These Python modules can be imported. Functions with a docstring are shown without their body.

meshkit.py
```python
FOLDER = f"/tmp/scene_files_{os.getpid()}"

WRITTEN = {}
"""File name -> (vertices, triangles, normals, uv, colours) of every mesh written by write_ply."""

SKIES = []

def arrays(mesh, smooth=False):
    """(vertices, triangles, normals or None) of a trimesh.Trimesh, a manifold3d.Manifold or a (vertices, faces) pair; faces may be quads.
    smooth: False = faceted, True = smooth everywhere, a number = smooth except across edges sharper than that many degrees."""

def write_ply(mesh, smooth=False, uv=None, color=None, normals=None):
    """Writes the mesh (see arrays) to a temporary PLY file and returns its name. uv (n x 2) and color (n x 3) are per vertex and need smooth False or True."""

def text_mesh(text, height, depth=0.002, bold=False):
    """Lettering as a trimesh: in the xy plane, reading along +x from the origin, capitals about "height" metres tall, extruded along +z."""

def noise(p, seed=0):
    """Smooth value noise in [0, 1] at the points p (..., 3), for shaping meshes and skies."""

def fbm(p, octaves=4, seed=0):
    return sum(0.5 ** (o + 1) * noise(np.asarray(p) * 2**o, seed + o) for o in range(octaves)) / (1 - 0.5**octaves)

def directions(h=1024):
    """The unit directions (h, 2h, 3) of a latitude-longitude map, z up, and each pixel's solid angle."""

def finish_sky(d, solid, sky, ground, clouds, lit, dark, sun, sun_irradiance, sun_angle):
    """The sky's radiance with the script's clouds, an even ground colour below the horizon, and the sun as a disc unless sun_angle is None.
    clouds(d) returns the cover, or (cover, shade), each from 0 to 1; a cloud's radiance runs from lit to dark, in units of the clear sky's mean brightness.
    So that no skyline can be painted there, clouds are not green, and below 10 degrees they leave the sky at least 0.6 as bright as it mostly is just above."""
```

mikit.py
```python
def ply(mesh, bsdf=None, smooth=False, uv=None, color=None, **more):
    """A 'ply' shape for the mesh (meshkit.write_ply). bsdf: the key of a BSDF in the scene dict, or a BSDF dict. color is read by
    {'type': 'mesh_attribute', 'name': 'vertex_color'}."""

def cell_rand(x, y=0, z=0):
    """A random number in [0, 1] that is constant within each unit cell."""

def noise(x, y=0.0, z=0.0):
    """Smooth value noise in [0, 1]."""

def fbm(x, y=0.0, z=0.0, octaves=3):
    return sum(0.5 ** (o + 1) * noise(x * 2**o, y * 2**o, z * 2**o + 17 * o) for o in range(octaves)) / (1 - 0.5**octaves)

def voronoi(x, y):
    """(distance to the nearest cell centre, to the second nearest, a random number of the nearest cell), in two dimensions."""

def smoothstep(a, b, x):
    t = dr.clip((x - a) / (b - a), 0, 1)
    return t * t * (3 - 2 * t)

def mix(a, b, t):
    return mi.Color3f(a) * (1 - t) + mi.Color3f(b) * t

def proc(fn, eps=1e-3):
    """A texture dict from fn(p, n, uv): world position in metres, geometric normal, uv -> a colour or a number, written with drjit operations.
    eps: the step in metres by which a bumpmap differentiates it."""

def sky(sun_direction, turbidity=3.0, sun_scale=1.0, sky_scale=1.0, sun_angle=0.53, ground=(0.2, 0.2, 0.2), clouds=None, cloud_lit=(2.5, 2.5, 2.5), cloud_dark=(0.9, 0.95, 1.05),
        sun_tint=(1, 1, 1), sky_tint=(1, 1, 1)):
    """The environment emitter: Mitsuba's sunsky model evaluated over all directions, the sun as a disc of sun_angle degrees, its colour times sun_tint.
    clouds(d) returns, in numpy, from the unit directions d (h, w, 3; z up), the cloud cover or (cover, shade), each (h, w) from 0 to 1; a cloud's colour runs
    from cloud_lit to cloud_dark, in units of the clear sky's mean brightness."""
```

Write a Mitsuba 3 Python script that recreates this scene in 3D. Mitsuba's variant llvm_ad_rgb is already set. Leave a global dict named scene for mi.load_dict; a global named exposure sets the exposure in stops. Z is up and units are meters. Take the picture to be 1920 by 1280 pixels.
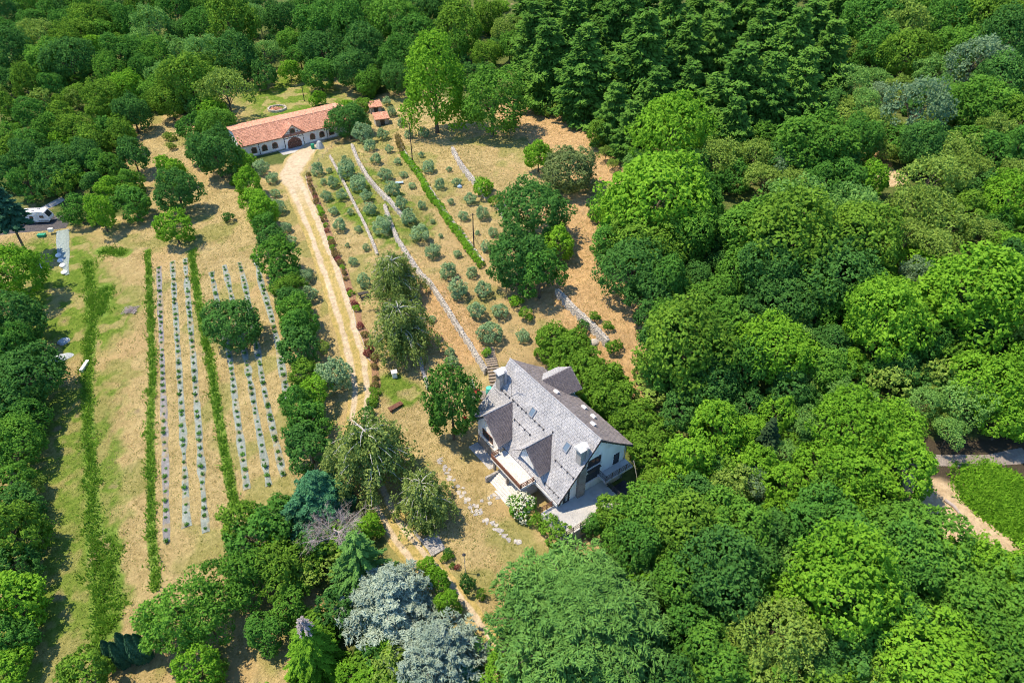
import math, random
import numpy as np, trimesh, drjit as dr, mitsuba as mi, mikit, meshkit
from mikit import noise, fbm, smoothstep, mix, cell_rand, voronoi
from scipy.interpolate import RBFInterpolator, RegularGridInterpolator
T = mi.ScalarTransform4f

# ------------------------------------------------------------------ camera, light, exposure
scene, labels = {}, {}
EYE = (0.0, 0.0, 66.0)
PITCH = math.radians(38.0)
scene['camera'] = {'type': 'perspective', 'fov': 73.74, 'fov_axis': 'x', 'near_clip': 1.0, 'far_clip': 4000.0,
                   'to_world': T().look_at(origin=list(EYE), target=[0, math.cos(PITCH), EYE[2] - math.sin(PITCH)], up=[0, 0, 1])}
SUN = (-0.411, 0.0955, 0.906)
scene['sky'] = mikit.sky(SUN, turbidity=3.0, sky_scale=1.5, sun_tint=(1.0, 0.985, 0.94), sky_tint=(0.94, 1.0, 1.1))
exposure = 2.0

# ------------------------------------------------------------------ plan of the place, in metres (x right, y away, z up)
GROUND_HEIGHTS = [
    (-50.0,152.9,2.0), (-60.3,149.9,2.0), (-42.6,166.3,2.0), (-47.2,141.4,1.9), (-37.6,114.3,1.2), (-27.0,89.9,0.2), (-21.7,73.4,-1.2), (-11.8,67.2,-1.5), (-16.3,57.8,-1.6), (-3.9,53.7,-1.8),
    (1.3,49.9,-1.9), (-11.3,48.7,-2.4), (-3.4,38.6,-3.2), (-56.1,110.9,-0.3), (-64.8,109.2,-1.6), (-43.1,52.1,-5.0), (-36.0,59.8,-4.0), (-44.4,85.6,-2.0), (-34.6,78.2,-1.2), (-57.5,70.7,-5.0),
    (-46.5,45.6,-6.3), (-63.5,62.0,-6.5), (-77.6,89.4,-5.0), (-109.0,131.3,-2.0), (-98.5,127.7,-2.0), (-83.9,103.9,-4.0), (-139.2,185.6,2.0), (-110.2,185.6,2.0), (-86.7,141.7,0.5),
    (-196.2,286.7,8.0), (-142.6,281.8,9.0), (-64.5,194.9,3.3), (-71.3,168.8,2.4), (-45.1,237.8,10.0), (-82.6,246.3,8.0), (-29.3,257.1,14.0), (-28.9,123.6,2.0), (-28.7,107.9,1.5),
    (-21.0,121.3,3.2), (-11.4,93.1,2.2), (-11.3,118.9,4.4), (-5.2,91.6,3.2), (1.3,163.6,7.0), (-28.1,179.8,4.0), (-12.7,140.5,6.0), (4.4,131.3,6.5), (13.3,106.7,5.5), (8.5,89.7,4.5),
    (17.8,83.6,4.8), (0.0,84.9,1.8), (-7.4,81.6,0.2), (7.3,81.1,1.6), (14.5,73.3,1.0), (18.4,63.2,-0.5), (16.0,74.5,3.0), (26.7,81.3,6.5), (28.1,112.0,8.0), (41.2,92.1,9.0), (57.7,104.3,12.0),
    (72.5,145.0,16.0), (86.7,112.4,18.0), (69.6,76.5,10.0), (50.4,71.0,5.0), (60.8,58.1,3.0), (57.9,52.3,2.0), (45.4,35.9,-0.5), (33.3,48.5,0.0), (24.5,37.0,-2.5), (7.9,37.4,-3.2),
    (15.8,53.7,-1.8), (12.0,49.9,-1.9), (-15.0,38.3,-5.0), (-23.5,51.4,-4.0), (-27.6,41.7,-5.5), (-32.9,39.0,-6.3), (-43.7,36.4,-7.0), (71.3,227.4,20.0), (25.5,176.0,12.0), (23.2,229.7,15.0),
    (125.9,187.9,28.0), (0,-10,-6), (-120,40,-9), (120,30,-3), (-60,10,-8), (60,10,-3), (-250,60,-6), (250,120,16), (-300,400,20), (0,420,32), (300,420,38),]
PADS = [
    (3.7,60.8,-0.95,11.0,8.5,-1.8), (-53.5,160.0,0.63,14.0,7.5,2.0), (-98.5,127.7,0.25,7.0,5.0,-2.0),]
TERRACES = [
    ([(-41.9,150.2),(-38.1,141.2),(-34.8,133.3),(-32.1,126.8),(-29.6,121.0),(-27.4,115.4),(-24.2,106.8)],0.7),
    ([(-37.5,154.6),(-34.2,144.7),(-30.7,136.2),(-26.7,128.7),(-23.0,121.6),(-20.8,117.5)],1.2),
    ([(-25.2,123.3),(-22.7,115.5),(-21.1,110.6),(-18.9,106.0),(-15.5,99.1),(-13.4,95.9),(-10.7,90.3),(-8.3,85.4),(-6.5,82.1),(-5.2,79.3),(-3.8,76.4)],1.2),
    ([(-27.2,157.8),(-24.6,148.9),(-21.3,139.5),(-17.5,130.3),(-13.9,121.1),(-11.6,115.8),(-8.7,109.9),(-6.8,105.3),(-4.9,101.0)],0.8),
    ([(-13.1,144.8),(-11.1,137.3),(-8.7,131.4),(-6.5,126.1),(-4.7,122.7)],1.6), ([(7.2,90.9),(8.5,88.5),(9.9,86.2),(12.1,82.8),(14.2,79.0)],1.5),
    ([(-13.9,80.0),(-13.3,77.6),(-12.1,73.9)],0.6),]
DRIVE = [
    (-47.0,162.0,1.6), (-49.2,149.7,3.2), (-49.3,142.7,3.0), (-46.4,136.3,2.5), (-42.6,127.9,2.4), (-38.4,118.2,2.3), (-34.7,109.4,2.3), (-30.9,100.0,2.2), (-27.6,91.1,2.1), (-25.2,84.6,2.0),
    (-23.2,78.7,1.9), (-21.9,73.4,1.9), (-21.4,68.4,1.9), (-20.0,62.7,1.8), (-17.2,56.5,1.7), (-14.2,51.4,1.6), (-11.2,47.5,1.6), (-7.8,43.6,1.6), (-4.3,39.2,1.6), (-1.7,35.8,1.6),
    (1.6,31.6,1.6),]
COVER = [
    (-72.1,106.9,-44.7,42.3,9,'S'), (-61.4,105.4,-39.3,45.2,8,'S'), (-56.1,111.0,-34.4,59.6,8,'S'), (-60.1,122.7,-52.0,107.3,9,'S'), (-89.6,170.4,-77.8,143.6,7,'S'),
    (-74.1,143.4,-57.1,120.4,7,'S'), (-78.0,121.0,-64.5,114.1,6,'S'), (-65.9,194.5,-55.6,182.5,12,'G'), (-51.2,182.1,-67.4,174.0,5,'S'), (-50.1,139.0,-31.4,90.2,7,'S'),
    (-27.8,89.8,-20.7,67.3,7,'S'), (-40.4,143.1,-23.0,106.2,9,'S'), (-33.3,159.4,-8.7,91.7,10,'S'), (-27.1,171.8,-5.6,103.2,10,'S'), (-28.4,182.5,-26.4,156.2,7,'S'),
    (-17.8,94.0,-8.0,78.9,9,'S'), (-14.0,92.2,-7.4,82.3,4,'O'), (-19.4,79.6,-10.3,67.1,8,'S'), (-13.1,65.2,-4.0,55.3,9,'S'), (-6.6,53.7,1.9,49.0,7,'S'), (-4.9,46.6,-1.2,44.0,8,'S'),
    (-10.3,51.6,-2.9,40.3,4,'S'), (3.3,168.6,12.0,149.7,7,'O'), (-9.8,152.6,0.0,130.9,8,'S'), (11.5,115.2,13.1,94.3,6,'O'), (11.1,91.2,18.3,81.8,6,'O'), (14.1,78.5,17.6,71.9,1.6,'O'),
    (0.0,86.7,2.4,82.1,6,'S'), (15.1,143.3,17.1,128.2,5,'O'), (-90.5,115.1,-72.6,92.7,8,'G'), (-61.8,61.7,-51.0,39.4,7,'M'), (-66.1,75.4,-61.1,63.4,6,'M'), (-100.3,122.0,-94.7,117.2,6,'S'),
    (-51.3,37.6,-51.0,34.8,6,'S'), (-40.6,36.0,-36.6,34.8,4,'S'), (52.2,54.2,53.3,48.3,4,'P'), (56.6,53.5,59.6,49.1,5,'G'), (56.6,53.5,59.6,49.1,4.2,'L'), (65.6,115.2,67.0,112.8,2,'P'),
    (67.6,121.7,67.0,117.7,1.5,'O'), (-17.7,75.3,-15.4,73.1,2.5,'G'), (-35.1,128.1,-25.7,117.5,3,'G'), (-35.8,138.6,-20.0,113.5,5,'M'), (-26.1,40.4,-26.0,35.8,4,'S'),
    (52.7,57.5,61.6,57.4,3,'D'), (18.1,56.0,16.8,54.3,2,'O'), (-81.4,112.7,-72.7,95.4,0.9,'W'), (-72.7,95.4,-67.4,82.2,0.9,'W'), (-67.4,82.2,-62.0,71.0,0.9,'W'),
    (-62.0,71.0,-56.9,61.3,0.9,'W'), (-56.9,61.3,-52.7,52.9,0.9,'W'), (-52.7,52.9,-48.7,45.6,0.9,'W'), (-48.7,45.6,-44.8,37.5,0.9,'W'), (-70.4,114.8,-64.2,100.0,0.5,'W'),
    (-64.2,100.0,-56.2,81.1,0.5,'W'), (-56.2,81.1,-52.2,70.0,0.5,'W'), (-52.2,70.0,-48.3,60.5,0.5,'W'), (-48.3,60.5,-45.0,52.4,0.5,'W'), (-45.0,52.4,-41.7,45.3,0.5,'W'),
    (-61.4,113.6,-54.9,98.7,0.6,'W'), (-54.9,98.7,-49.8,87.4,0.6,'W'), (-49.8,87.4,-46.7,81.0,0.6,'W'), (-46.7,81.0,-42.4,71.0,0.6,'W'), (-42.4,71.0,-38.5,62.4,0.6,'W'),
    (-38.5,62.4,-35.4,55.7,0.6,'W'), (-80.2,116.0,-74.8,114.6,1.2,'W'), (-74.5,104.2,-71.5,96.6,1.4,'W'), (-50.6,52.0,-47.4,45.5,1.4,'W'), (-47.4,45.5,-45.0,40.4,1.4,'W'),]
MULCH = [
    [(-66.1,109.3),(-57.6,88.4),(-50.0,69.8),(-42.5,51.0)], [(-64.0,110.7),(-54.8,88.1),(-47.2,69.6),(-40.7,53.0)], [(-61.7,111.1),(-54.4,93.1),(-49.6,81.4),(-43.6,66.4),(-38.0,52.2)],
    [(-55.0,106.2),(-50.1,95.3),(-43.9,81.9),(-39.5,70.7),(-34.5,58.2)], [(-53.1,107.9),(-47.9,96.4),(-41.2,81.5),(-36.6,70.4),(-31.7,58.6)],
    [(-50.4,108.5),(-45.7,97.6),(-41.1,86.3),(-36.3,74.3),(-32.5,65.5),(-30.1,59.9)], [(-48.0,110.5),(-44.5,101.8),(-41.0,94.2),(-37.5,85.9),(-34.6,78.2),(-31.8,70.8)],]
WEEDS = [
    ([(-81.4,112.7),(-72.7,95.4),(-67.4,82.2),(-62.0,71.0),(-56.9,61.3),(-52.7,52.9),(-48.7,45.6),(-44.8,37.5)],0.95),
    ([(-70.4,114.8),(-64.2,100.0),(-56.2,81.1),(-52.2,70.0),(-48.3,60.5),(-45.0,52.4),(-41.7,45.3)],0.6),
    ([(-61.4,113.6),(-54.9,98.7),(-49.8,87.4),(-46.7,81.0),(-42.4,71.0),(-38.5,62.4),(-35.4,55.7)],0.65), ([(-80.2,116.0),(-74.8,114.6)],1.3), ([(-74.5,104.2),(-71.5,96.6)],1.5),
    ([(-50.6,52.0),(-47.4,45.5),(-45.0,40.4)],1.5),]
TREES = [
    ('broadleaf_tree', 'd', -173.3, 253.0, 4.23, 'dark green broadleaf tree in the top left wood, top row, leftmost', 'tree', 'trees in the top left wood'),
    ('broadleaf_tree', 'b', -172.3, 263.0, 3.93, 'green broadleaf tree in the top left wood, first row, leftmost', 'tree', 'trees in the top left wood'),
    ('broadleaf_tree', 'b', -161.8, 248.4, 3.75, 'green broadleaf tree in the top left wood, second row, leftmost', 'tree', 'trees in the top left wood'),
    ('broadleaf_tree', 'd', -158.5, 254.8, 4.25, 'dark green broadleaf tree in the top left wood, top row, second from left', 'tree', 'trees in the top left wood'),
    ('broadleaf_tree', 'd', -154.0, 257.4, 4.71, 'dark green broadleaf tree in the top left wood, top row, third from left', 'tree', 'trees in the top left wood'),
    ('broadleaf_tree', 'b', -147.3, 256.8, 4.7, 'green broadleaf tree in the top left wood, first row, second from left', 'tree', 'trees in the top left wood'),
    ('feathery_tree', 'y', -143.5, 262.0, 3.26, 'yellowish green loose tree in the top left wood, third from left', 'tree', 'trees in the top left wood'),
    ('broadleaf_tree', 'd', -136.5, 259.7, 4.31, 'dark green broadleaf tree in the top left wood, top row, fourth from left', 'tree', 'trees in the top left wood'),
    ('broadleaf_tree', 'b', -125.4, 253.7, 5.27, 'green broadleaf tree in the top left wood, first row, fourth from left', 'tree', 'trees in the top left wood'),
    ('broadleaf_tree', 'd', -111.6, 246.2, 5.14, 'dark green broadleaf tree in the top left wood, top row, fifth from left', 'tree', 'trees in the top left wood'),
    ('broadleaf_tree', 'b', -105.4, 251.0, 4.6, 'green broadleaf tree in the top left wood, first row, fifth from left', 'tree', 'trees in the top left wood'),
    ('broadleaf_tree', 'b', -100.5, 252.9, 4.62, 'green broadleaf tree in the top left wood, first row, sixth from left', 'tree', 'trees in the top left wood'),
    ('broadleaf_tree', 'b', -94.2, 253.2, 4.62, 'green broadleaf tree in the top left wood, first row, seventh from left', 'tree', 'trees in the top left wood'),
    ('broadleaf_tree', 'd', -89.2, 254.2, 3.8, 'dark green broadleaf tree in the top left wood, top row, seventh from left', 'tree', 'trees in the top left wood'),
    ('broadleaf_tree', 'd', -164.1, 237.4, 3.42, 'dark green broadleaf tree in the top left wood, middle row, leftmost', 'tree', 'trees in the top left wood'),
    ('broadleaf_tree', 'b', -157.6, 235.1, 3.4, 'green broadleaf tree in the top left wood, third row, leftmost', 'tree', 'trees in the top left wood'),
    ('broadleaf_tree', 'b', -147.0, 242.4, 4.08, 'green broadleaf tree in the top left wood, second row, second from left', 'tree', 'trees in the top left wood'),
    ('broadleaf_tree', 'b', -135.7, 236.8, 5.0, 'green broadleaf tree in the top left wood, second row, third from left', 'tree', 'trees in the top left wood'),
    ('broadleaf_tree', 'b', -132.9, 245.1, 4.52, 'green broadleaf tree in the top left wood, first row, third from left', 'tree', 'trees in the top left wood'),
    ('broadleaf_tree', 'b', -124.7, 238.1, 4.42, 'green broadleaf tree in the top left wood, second row, fifth from left', 'tree', 'trees in the top left wood'),
    ('feathery_tree', 'f', -111.2, 227.7, 5.39, 'soft pale feathery tree in the top left wood, second from left', 'tree', 'trees in the top left wood'),
    ('broadleaf_tree', 'd', -104.9, 231.7, 4.32, 'dark green broadleaf tree in the top left wood, top row, sixth from left', 'tree', 'trees in the top left wood'),
    ('broadleaf_tree', 'b', -98.2, 231.6, 4.9, 'green broadleaf tree in the top left wood, second row, sixth from left', 'tree', 'trees in the top left wood'),
    ('broadleaf_tree', 'b', -83.4, 219.2, 7.07, 'green broadleaf tree in the top left wood, second row, seventh from left', 'tree', 'trees in the top left wood'),
    ('feathery_tree', 'y', -142.1, 219.5, 5.99, 'yellowish green loose tree in the top left wood, leftmost', 'tree', 'trees in the top left wood'),
    ('broadleaf_tree', 'd', -145.1, 208.6, 5.42, 'dark green broadleaf tree in the top left wood, middle row, third from left', 'tree', 'trees in the top left wood'),
    ('broadleaf_tree', 'b', -132.5, 202.8, 5.99, 'green broadleaf tree in the top left wood, third row, second from left', 'tree', 'trees in the top left wood'),
    ('broadleaf_tree', 'd', -124.2, 199.6, 5.92, 'dark green broadleaf tree in the top left wood, middle row, fourth from left', 'tree', 'trees in the top left wood'),
    ('broadleaf_tree', 'l', -128.6, 222.1, 3.43, 'bright green broadleaf tree in the top left wood, second from left', 'tree', 'trees in the top left wood'),
    ('broadleaf_tree', 'd', -114.0, 208.3, 5.41, 'dark green broadleaf tree in the top left wood, middle row, fifth from left', 'tree', 'trees in the top left wood'),
    ('broadleaf_tree', 'b', -131.1, 232.5, 3.95, 'green broadleaf tree in the top left wood, second row, fourth from left', 'tree', 'trees in the top left wood'),
    ('broadleaf_tree', 'b', -102.4, 207.2, 4.5, 'green broadleaf tree in the top left wood, third row, sixth from left', 'tree', 'trees in the top left wood'),
    ('feathery_tree', 'f', -112.2, 219.7, 4.14, 'soft pale feathery tree in the top left wood, leftmost', 'tree', 'trees in the top left wood'),
    ('feathery_tree', 'f', -98.0, 209.8, 4.53, 'soft pale feathery tree in the top left wood, fourth from left', 'tree', 'trees in the top left wood'),
    ('feathery_tree', 'f', -87.0, 201.1, 5.24, 'soft pale feathery tree in the top left wood, sixth from left', 'tree', 'trees in the top left wood'),
    ('broadleaf_tree', 'd', -77.2, 199.9, 5.91, 'dark green broadleaf tree in the top left wood, middle row, seventh from left', 'tree', 'trees in the top left wood'),
    ('broadleaf_tree', 'd', -139.3, 193.7, 3.77, 'dark green broadleaf tree in the top left wood, middle row, second from left', 'tree', 'trees in the top left wood'),
    ('broadleaf_tree', 'b', -132.1, 190.5, 3.72, 'green broadleaf tree in the top left wood, fourth row, leftmost', 'tree', 'trees in the top left wood'),
    ('broadleaf_tree', 'b', -125.7, 190.6, 3.39, 'green broadleaf tree in the top left wood, fourth row, second from left', 'tree', 'trees in the top left wood'),
    ('broadleaf_tree', 'b', -116.1, 182.8, 3.29, 'green broadleaf tree in the top left wood, fifth row, fifth from left', 'tree', 'trees in the top left wood'),
    ('broadleaf_tree', 'b', -119.7, 199.9, 2.82, 'green broadleaf tree in the top left wood, fourth row, third from left', 'tree', 'trees in the top left wood'),
    ('broadleaf_tree', 'b', -105.8, 179.8, 4.52, 'green broadleaf tree in the top left wood, fourth row, fourth from left', 'tree', 'trees in the top left wood'),
    ('broadleaf_tree', 'l', -102.2, 183.7, 4.91, 'bright green broadleaf tree in the top left wood, third from left', 'tree', 'trees in the top left wood'),
    ('broadleaf_tree', 'b', -95.4, 183.5, 3.94, 'green broadleaf tree in the top left wood, fourth row, sixth from left', 'tree', 'trees in the top left wood'),
    ('feathery_tree', 'f', -93.4, 188.2, 4.33, 'soft pale feathery tree in the top left wood, third from left', 'tree', 'trees in the top left wood'),
    ('broadleaf_tree', 'b', -83.3, 179.9, 7.03, 'green broadleaf tree in the top left wood, fourth row, seventh from left', 'tree', 'trees in the top left wood'),
    ('feathery_tree', 'y', -71.3, 172.5, 6.18, 'yellowish green loose tree in the top left wood, fourth from left', 'tree', 'trees in the top left wood'),
    ('broadleaf_tree', 'b', -84.4, 197.5, 4.16, 'green broadleaf tree in the top left wood, third row, seventh from left', 'tree', 'trees in the top left wood'),
    ('broadleaf_tree', 'b', -130.0, 175.5, 3.19, 'green broadleaf tree in the top left wood, fifth row, second from left', 'tree', 'trees in the top left wood'),
    ('broadleaf_tree', 'b', -121.8, 171.2, 3.9, 'green broadleaf tree in the top left wood, fifth row, third from left', 'tree', 'trees in the top left wood'),
    ('broadleaf_tree', 'b', -116.2, 174.3, 3.17, 'green broadleaf tree in the top left wood, fifth row, fourth from left', 'tree', 'trees in the top left wood'),
    ('feathery_tree', 'y', -115.3, 182.3, 2.46, 'yellowish green loose tree in the top left wood, second from left', 'tree', 'trees in the top left wood'),
    ('broadleaf_tree', 'b', -105.9, 174.2, 3.01, 'green broadleaf tree in the grove left of the barn, upper row, leftmost', 'tree', 'trees of the grove left of the barn'),
    ('broadleaf_tree', 'b', -123.8, 163.4, 3.03, 'green broadleaf tree in the top left wood, fifth row, leftmost', 'tree', 'trees in the top left wood'),
    ('broadleaf_tree', 'b', -115.5, 150.7, 3.56, 'green broadleaf tree in the top left wood, sixth row, leftmost', 'tree', 'trees in the top left wood'),
    ('broadleaf_tree', 'b', -112.0, 152.9, 4.02, 'green broadleaf tree in the top left wood, sixth row, second from left', 'tree', 'trees in the top left wood'),
    ('broadleaf_tree', 'b', -110.5, 158.6, 3.54, 'green broadleaf tree in the top left wood, sixth row, third from left', 'tree', 'trees in the top left wood'),
    ('broadleaf_tree', 'l', -106.3, 156.1, 2.93, 'bright green broadleaf tree in the top left wood, leftmost', 'tree', 'trees in the top left wood'),
    ('broadleaf_tree', 'b', -105.0, 160.3, 3.86, 'green broadleaf tree in the top left wood, fifth row, sixth from left', 'tree', 'trees in the top left wood'),
    ('broadleaf_tree', 'd', -100.8, 144.7, 3.86, 'dark green broadleaf tree in the top left wood, bottom row, fifth from left', 'tree', 'trees in the top left wood'),
    ('broadleaf_tree', 'd', -108.3, 145.4, 3.47, 'dark green broadleaf tree in the top left wood, bottom row, third from left', 'tree', 'trees in the top left wood'),
    ('broadleaf_tree', 'd', -111.0, 141.3, 3.27, 'dark green broadleaf tree in the top left wood, bottom row, leftmost', 'tree', 'trees in the top left wood'),
    ('broadleaf_tree', 'd', -104.5, 137.0, 3.46, 'dark green broadleaf tree in the top left wood, bottom row, second from left', 'tree', 'trees in the top left wood'),
    ('broadleaf_tree', 'd', -99.9, 137.7, 3.47, 'dark green broadleaf tree in the top left wood, bottom row, fourth from left', 'tree', 'trees in the top left wood'),
    ('broadleaf_tree', 'd', -97.9, 141.8, 3.0, 'dark green broadleaf tree in the top left wood, bottom row, sixth from left', 'tree', 'trees in the top left wood'),
    ('broadleaf_tree', 'd', -94.0, 167.9, 3.84, 'dark green broadleaf tree in the grove left of the barn, upper row, leftmost', 'tree', 'trees of the grove left of the barn'),
    ('broadleaf_tree', 'b', -95.9, 158.8, 3.56, 'green broadleaf tree in the grove left of the barn, upper row, second from left', 'tree', 'trees of the grove left of the barn'),
    ('broadleaf_tree', 'b', -91.3, 155.6, 3.26, 'green broadleaf tree in the grove left of the barn, upper row, third from left', 'tree', 'trees of the grove left of the barn'),
    ('broadleaf_tree', 'd', -84.2, 144.9, 3.33, 'dark green broadleaf tree in the grove left of the barn, lower row, third from left', 'tree', 'trees of the grove left of the barn'),
    ('broadleaf_tree', 'b', -93.0, 144.9, 2.98, 'green broadleaf tree in the grove left of the barn, lower row, third from left', 'tree', 'trees of the grove left of the barn'),
    ('broadleaf_tree', 'b', -88.3, 142.9, 2.83, 'green broadleaf tree in the grove left of the barn, lower row, fourth from left', 'tree', 'trees of the grove left of the barn'),
    ('broadleaf_tree', 'd', -88.3, 125.9, 3.25, 'dark green broadleaf tree in the grove left of the barn, lower row, leftmost', 'tree', 'trees of the grove left of the barn'),
    ('broadleaf_tree', 'l', -81.7, 122.4, 2.98, 'bright green broadleaf tree in the grove left of the barn, leftmost', 'tree', 'trees of the grove left of the barn'),
    ('broadleaf_tree', 'd', -76.7, 126.5, 3.57, 'dark green broadleaf tree in the grove left of the barn, lower row, second from left', 'tree', 'trees of the grove left of the barn'),
    ('broadleaf_tree', 'l', -85.5, 134.4, 2.83, 'bright green broadleaf tree in the grove left of the barn, second from left', 'tree', 'trees of the grove left of the barn'),
    ('broadleaf_tree', 'b', -91.2, 138.3, 2.54, 'green broadleaf tree in the grove left of the barn, lower row, leftmost', 'tree', 'trees of the grove left of the barn'),
    ('broadleaf_tree', 'b', -82.3, 136.6, 2.86, 'green broadleaf tree in the grove left of the barn, lower row, fifth from left', 'tree', 'trees of the grove left of the barn'),
    ('broadleaf_tree', 'l', -73.2, 138.4, 2.99, 'bright green broadleaf tree in the grove left of the barn, third from left', 'tree', 'trees of the grove left of the barn'),
    ('broadleaf_tree', 'd', -67.7, 127.5, 4.11, 'dark green broadleaf tree in the grove left of the barn, lower row, fourth from left', 'tree', 'trees of the grove left of the barn'),
    ('broadleaf_tree', 'l', -64.7, 116.4, 3.37, 'bright green broadleaf tree in the grove left of the barn, fourth from left', 'tree', 'trees of the grove left of the barn'),
    ('broadleaf_tree', 'd', -77.8, 161.9, 3.35, 'dark green broadleaf tree in the grove left of the barn, upper row, second from left', 'tree', 'trees of the grove left of the barn'),
    ('feathery_tree', 'f', -84.3, 176.1, 3.18, 'soft pale feathery tree in the top left wood, fifth from left', 'tree', 'trees in the top left wood'),
    ('broadleaf_tree', 'b', -79.3, 174.3, 3.27, 'green broadleaf tree in the grove left of the barn, upper row, fourth from left', 'tree', 'trees of the grove left of the barn'),
    ('broadleaf_tree', 'b', -69.9, 159.7, 3.81, 'green broadleaf tree in the grove left of the barn, upper row, fifth from left', 'tree', 'trees of the grove left of the barn'),
    ('broadleaf_tree', 'l', -73.8, 168.1, 3.44, 'bright green broadleaf tree in the grove left of the barn, fifth from left', 'tree', 'trees of the grove left of the barn'),
    ('broadleaf_tree', 'd', -64.4, 141.9, 4.64, 'dark green broadleaf tree in the grove left of the barn, upper row, fourth from left', 'tree', 'trees of the grove left of the barn'),
    ('broadleaf_tree', 'd', -71.4, 148.8, 3.03, 'dark green broadleaf tree in the grove left of the barn, upper row, third from left', 'tree', 'trees of the grove left of the barn'),
    ('broadleaf_tree', 'l', -59.7, 144.0, 2.36, 'bright green broadleaf tree in the grove left of the barn, sixth from left', 'tree', 'trees of the grove left of the barn'),
    ('broadleaf_tree', 'l', -55.2, 132.5, 2.78, 'bright green broadleaf tree in the row left of the drive, leftmost', 'tree', 'trees in the row left of the drive'),
    ('broadleaf_tree', 'l', -51.1, 125.1, 2.88, 'bright green broadleaf tree in the row left of the drive, second from left', 'tree', 'trees in the row left of the drive'),
    ('broadleaf_tree', 'l', -48.3, 119.7, 2.8, 'bright green broadleaf tree in the row left of the drive, third from left', 'tree', 'trees in the row left of the drive'),
    ('broadleaf_tree', 'b', -44.8, 111.6, 2.57, 'green broadleaf tree in the row left of the drive, leftmost', 'tree', 'trees in the row left of the drive'),
    ('broadleaf_tree', 'b', -41.2, 103.4, 3.55, 'green broadleaf tree in the row left of the drive, second from left', 'tree', 'trees in the row left of the drive'),
    ('broadleaf_tree', 'b', -37.4, 95.5, 2.68, 'green broadleaf tree in the row left of the drive, third from left', 'tree', 'trees in the row left of the drive'),
    ('broadleaf_tree', 'b', -34.2, 87.9, 2.71, 'green broadleaf tree in the row left of the drive, fourth from left', 'tree', 'trees in the row left of the drive'),
    ('broadleaf_tree', 'd', -31.9, 80.0, 3.19, 'dark green broadleaf tree in the row left of the drive, fifth from left', 'tree', 'trees in the row left of the drive'),
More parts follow.
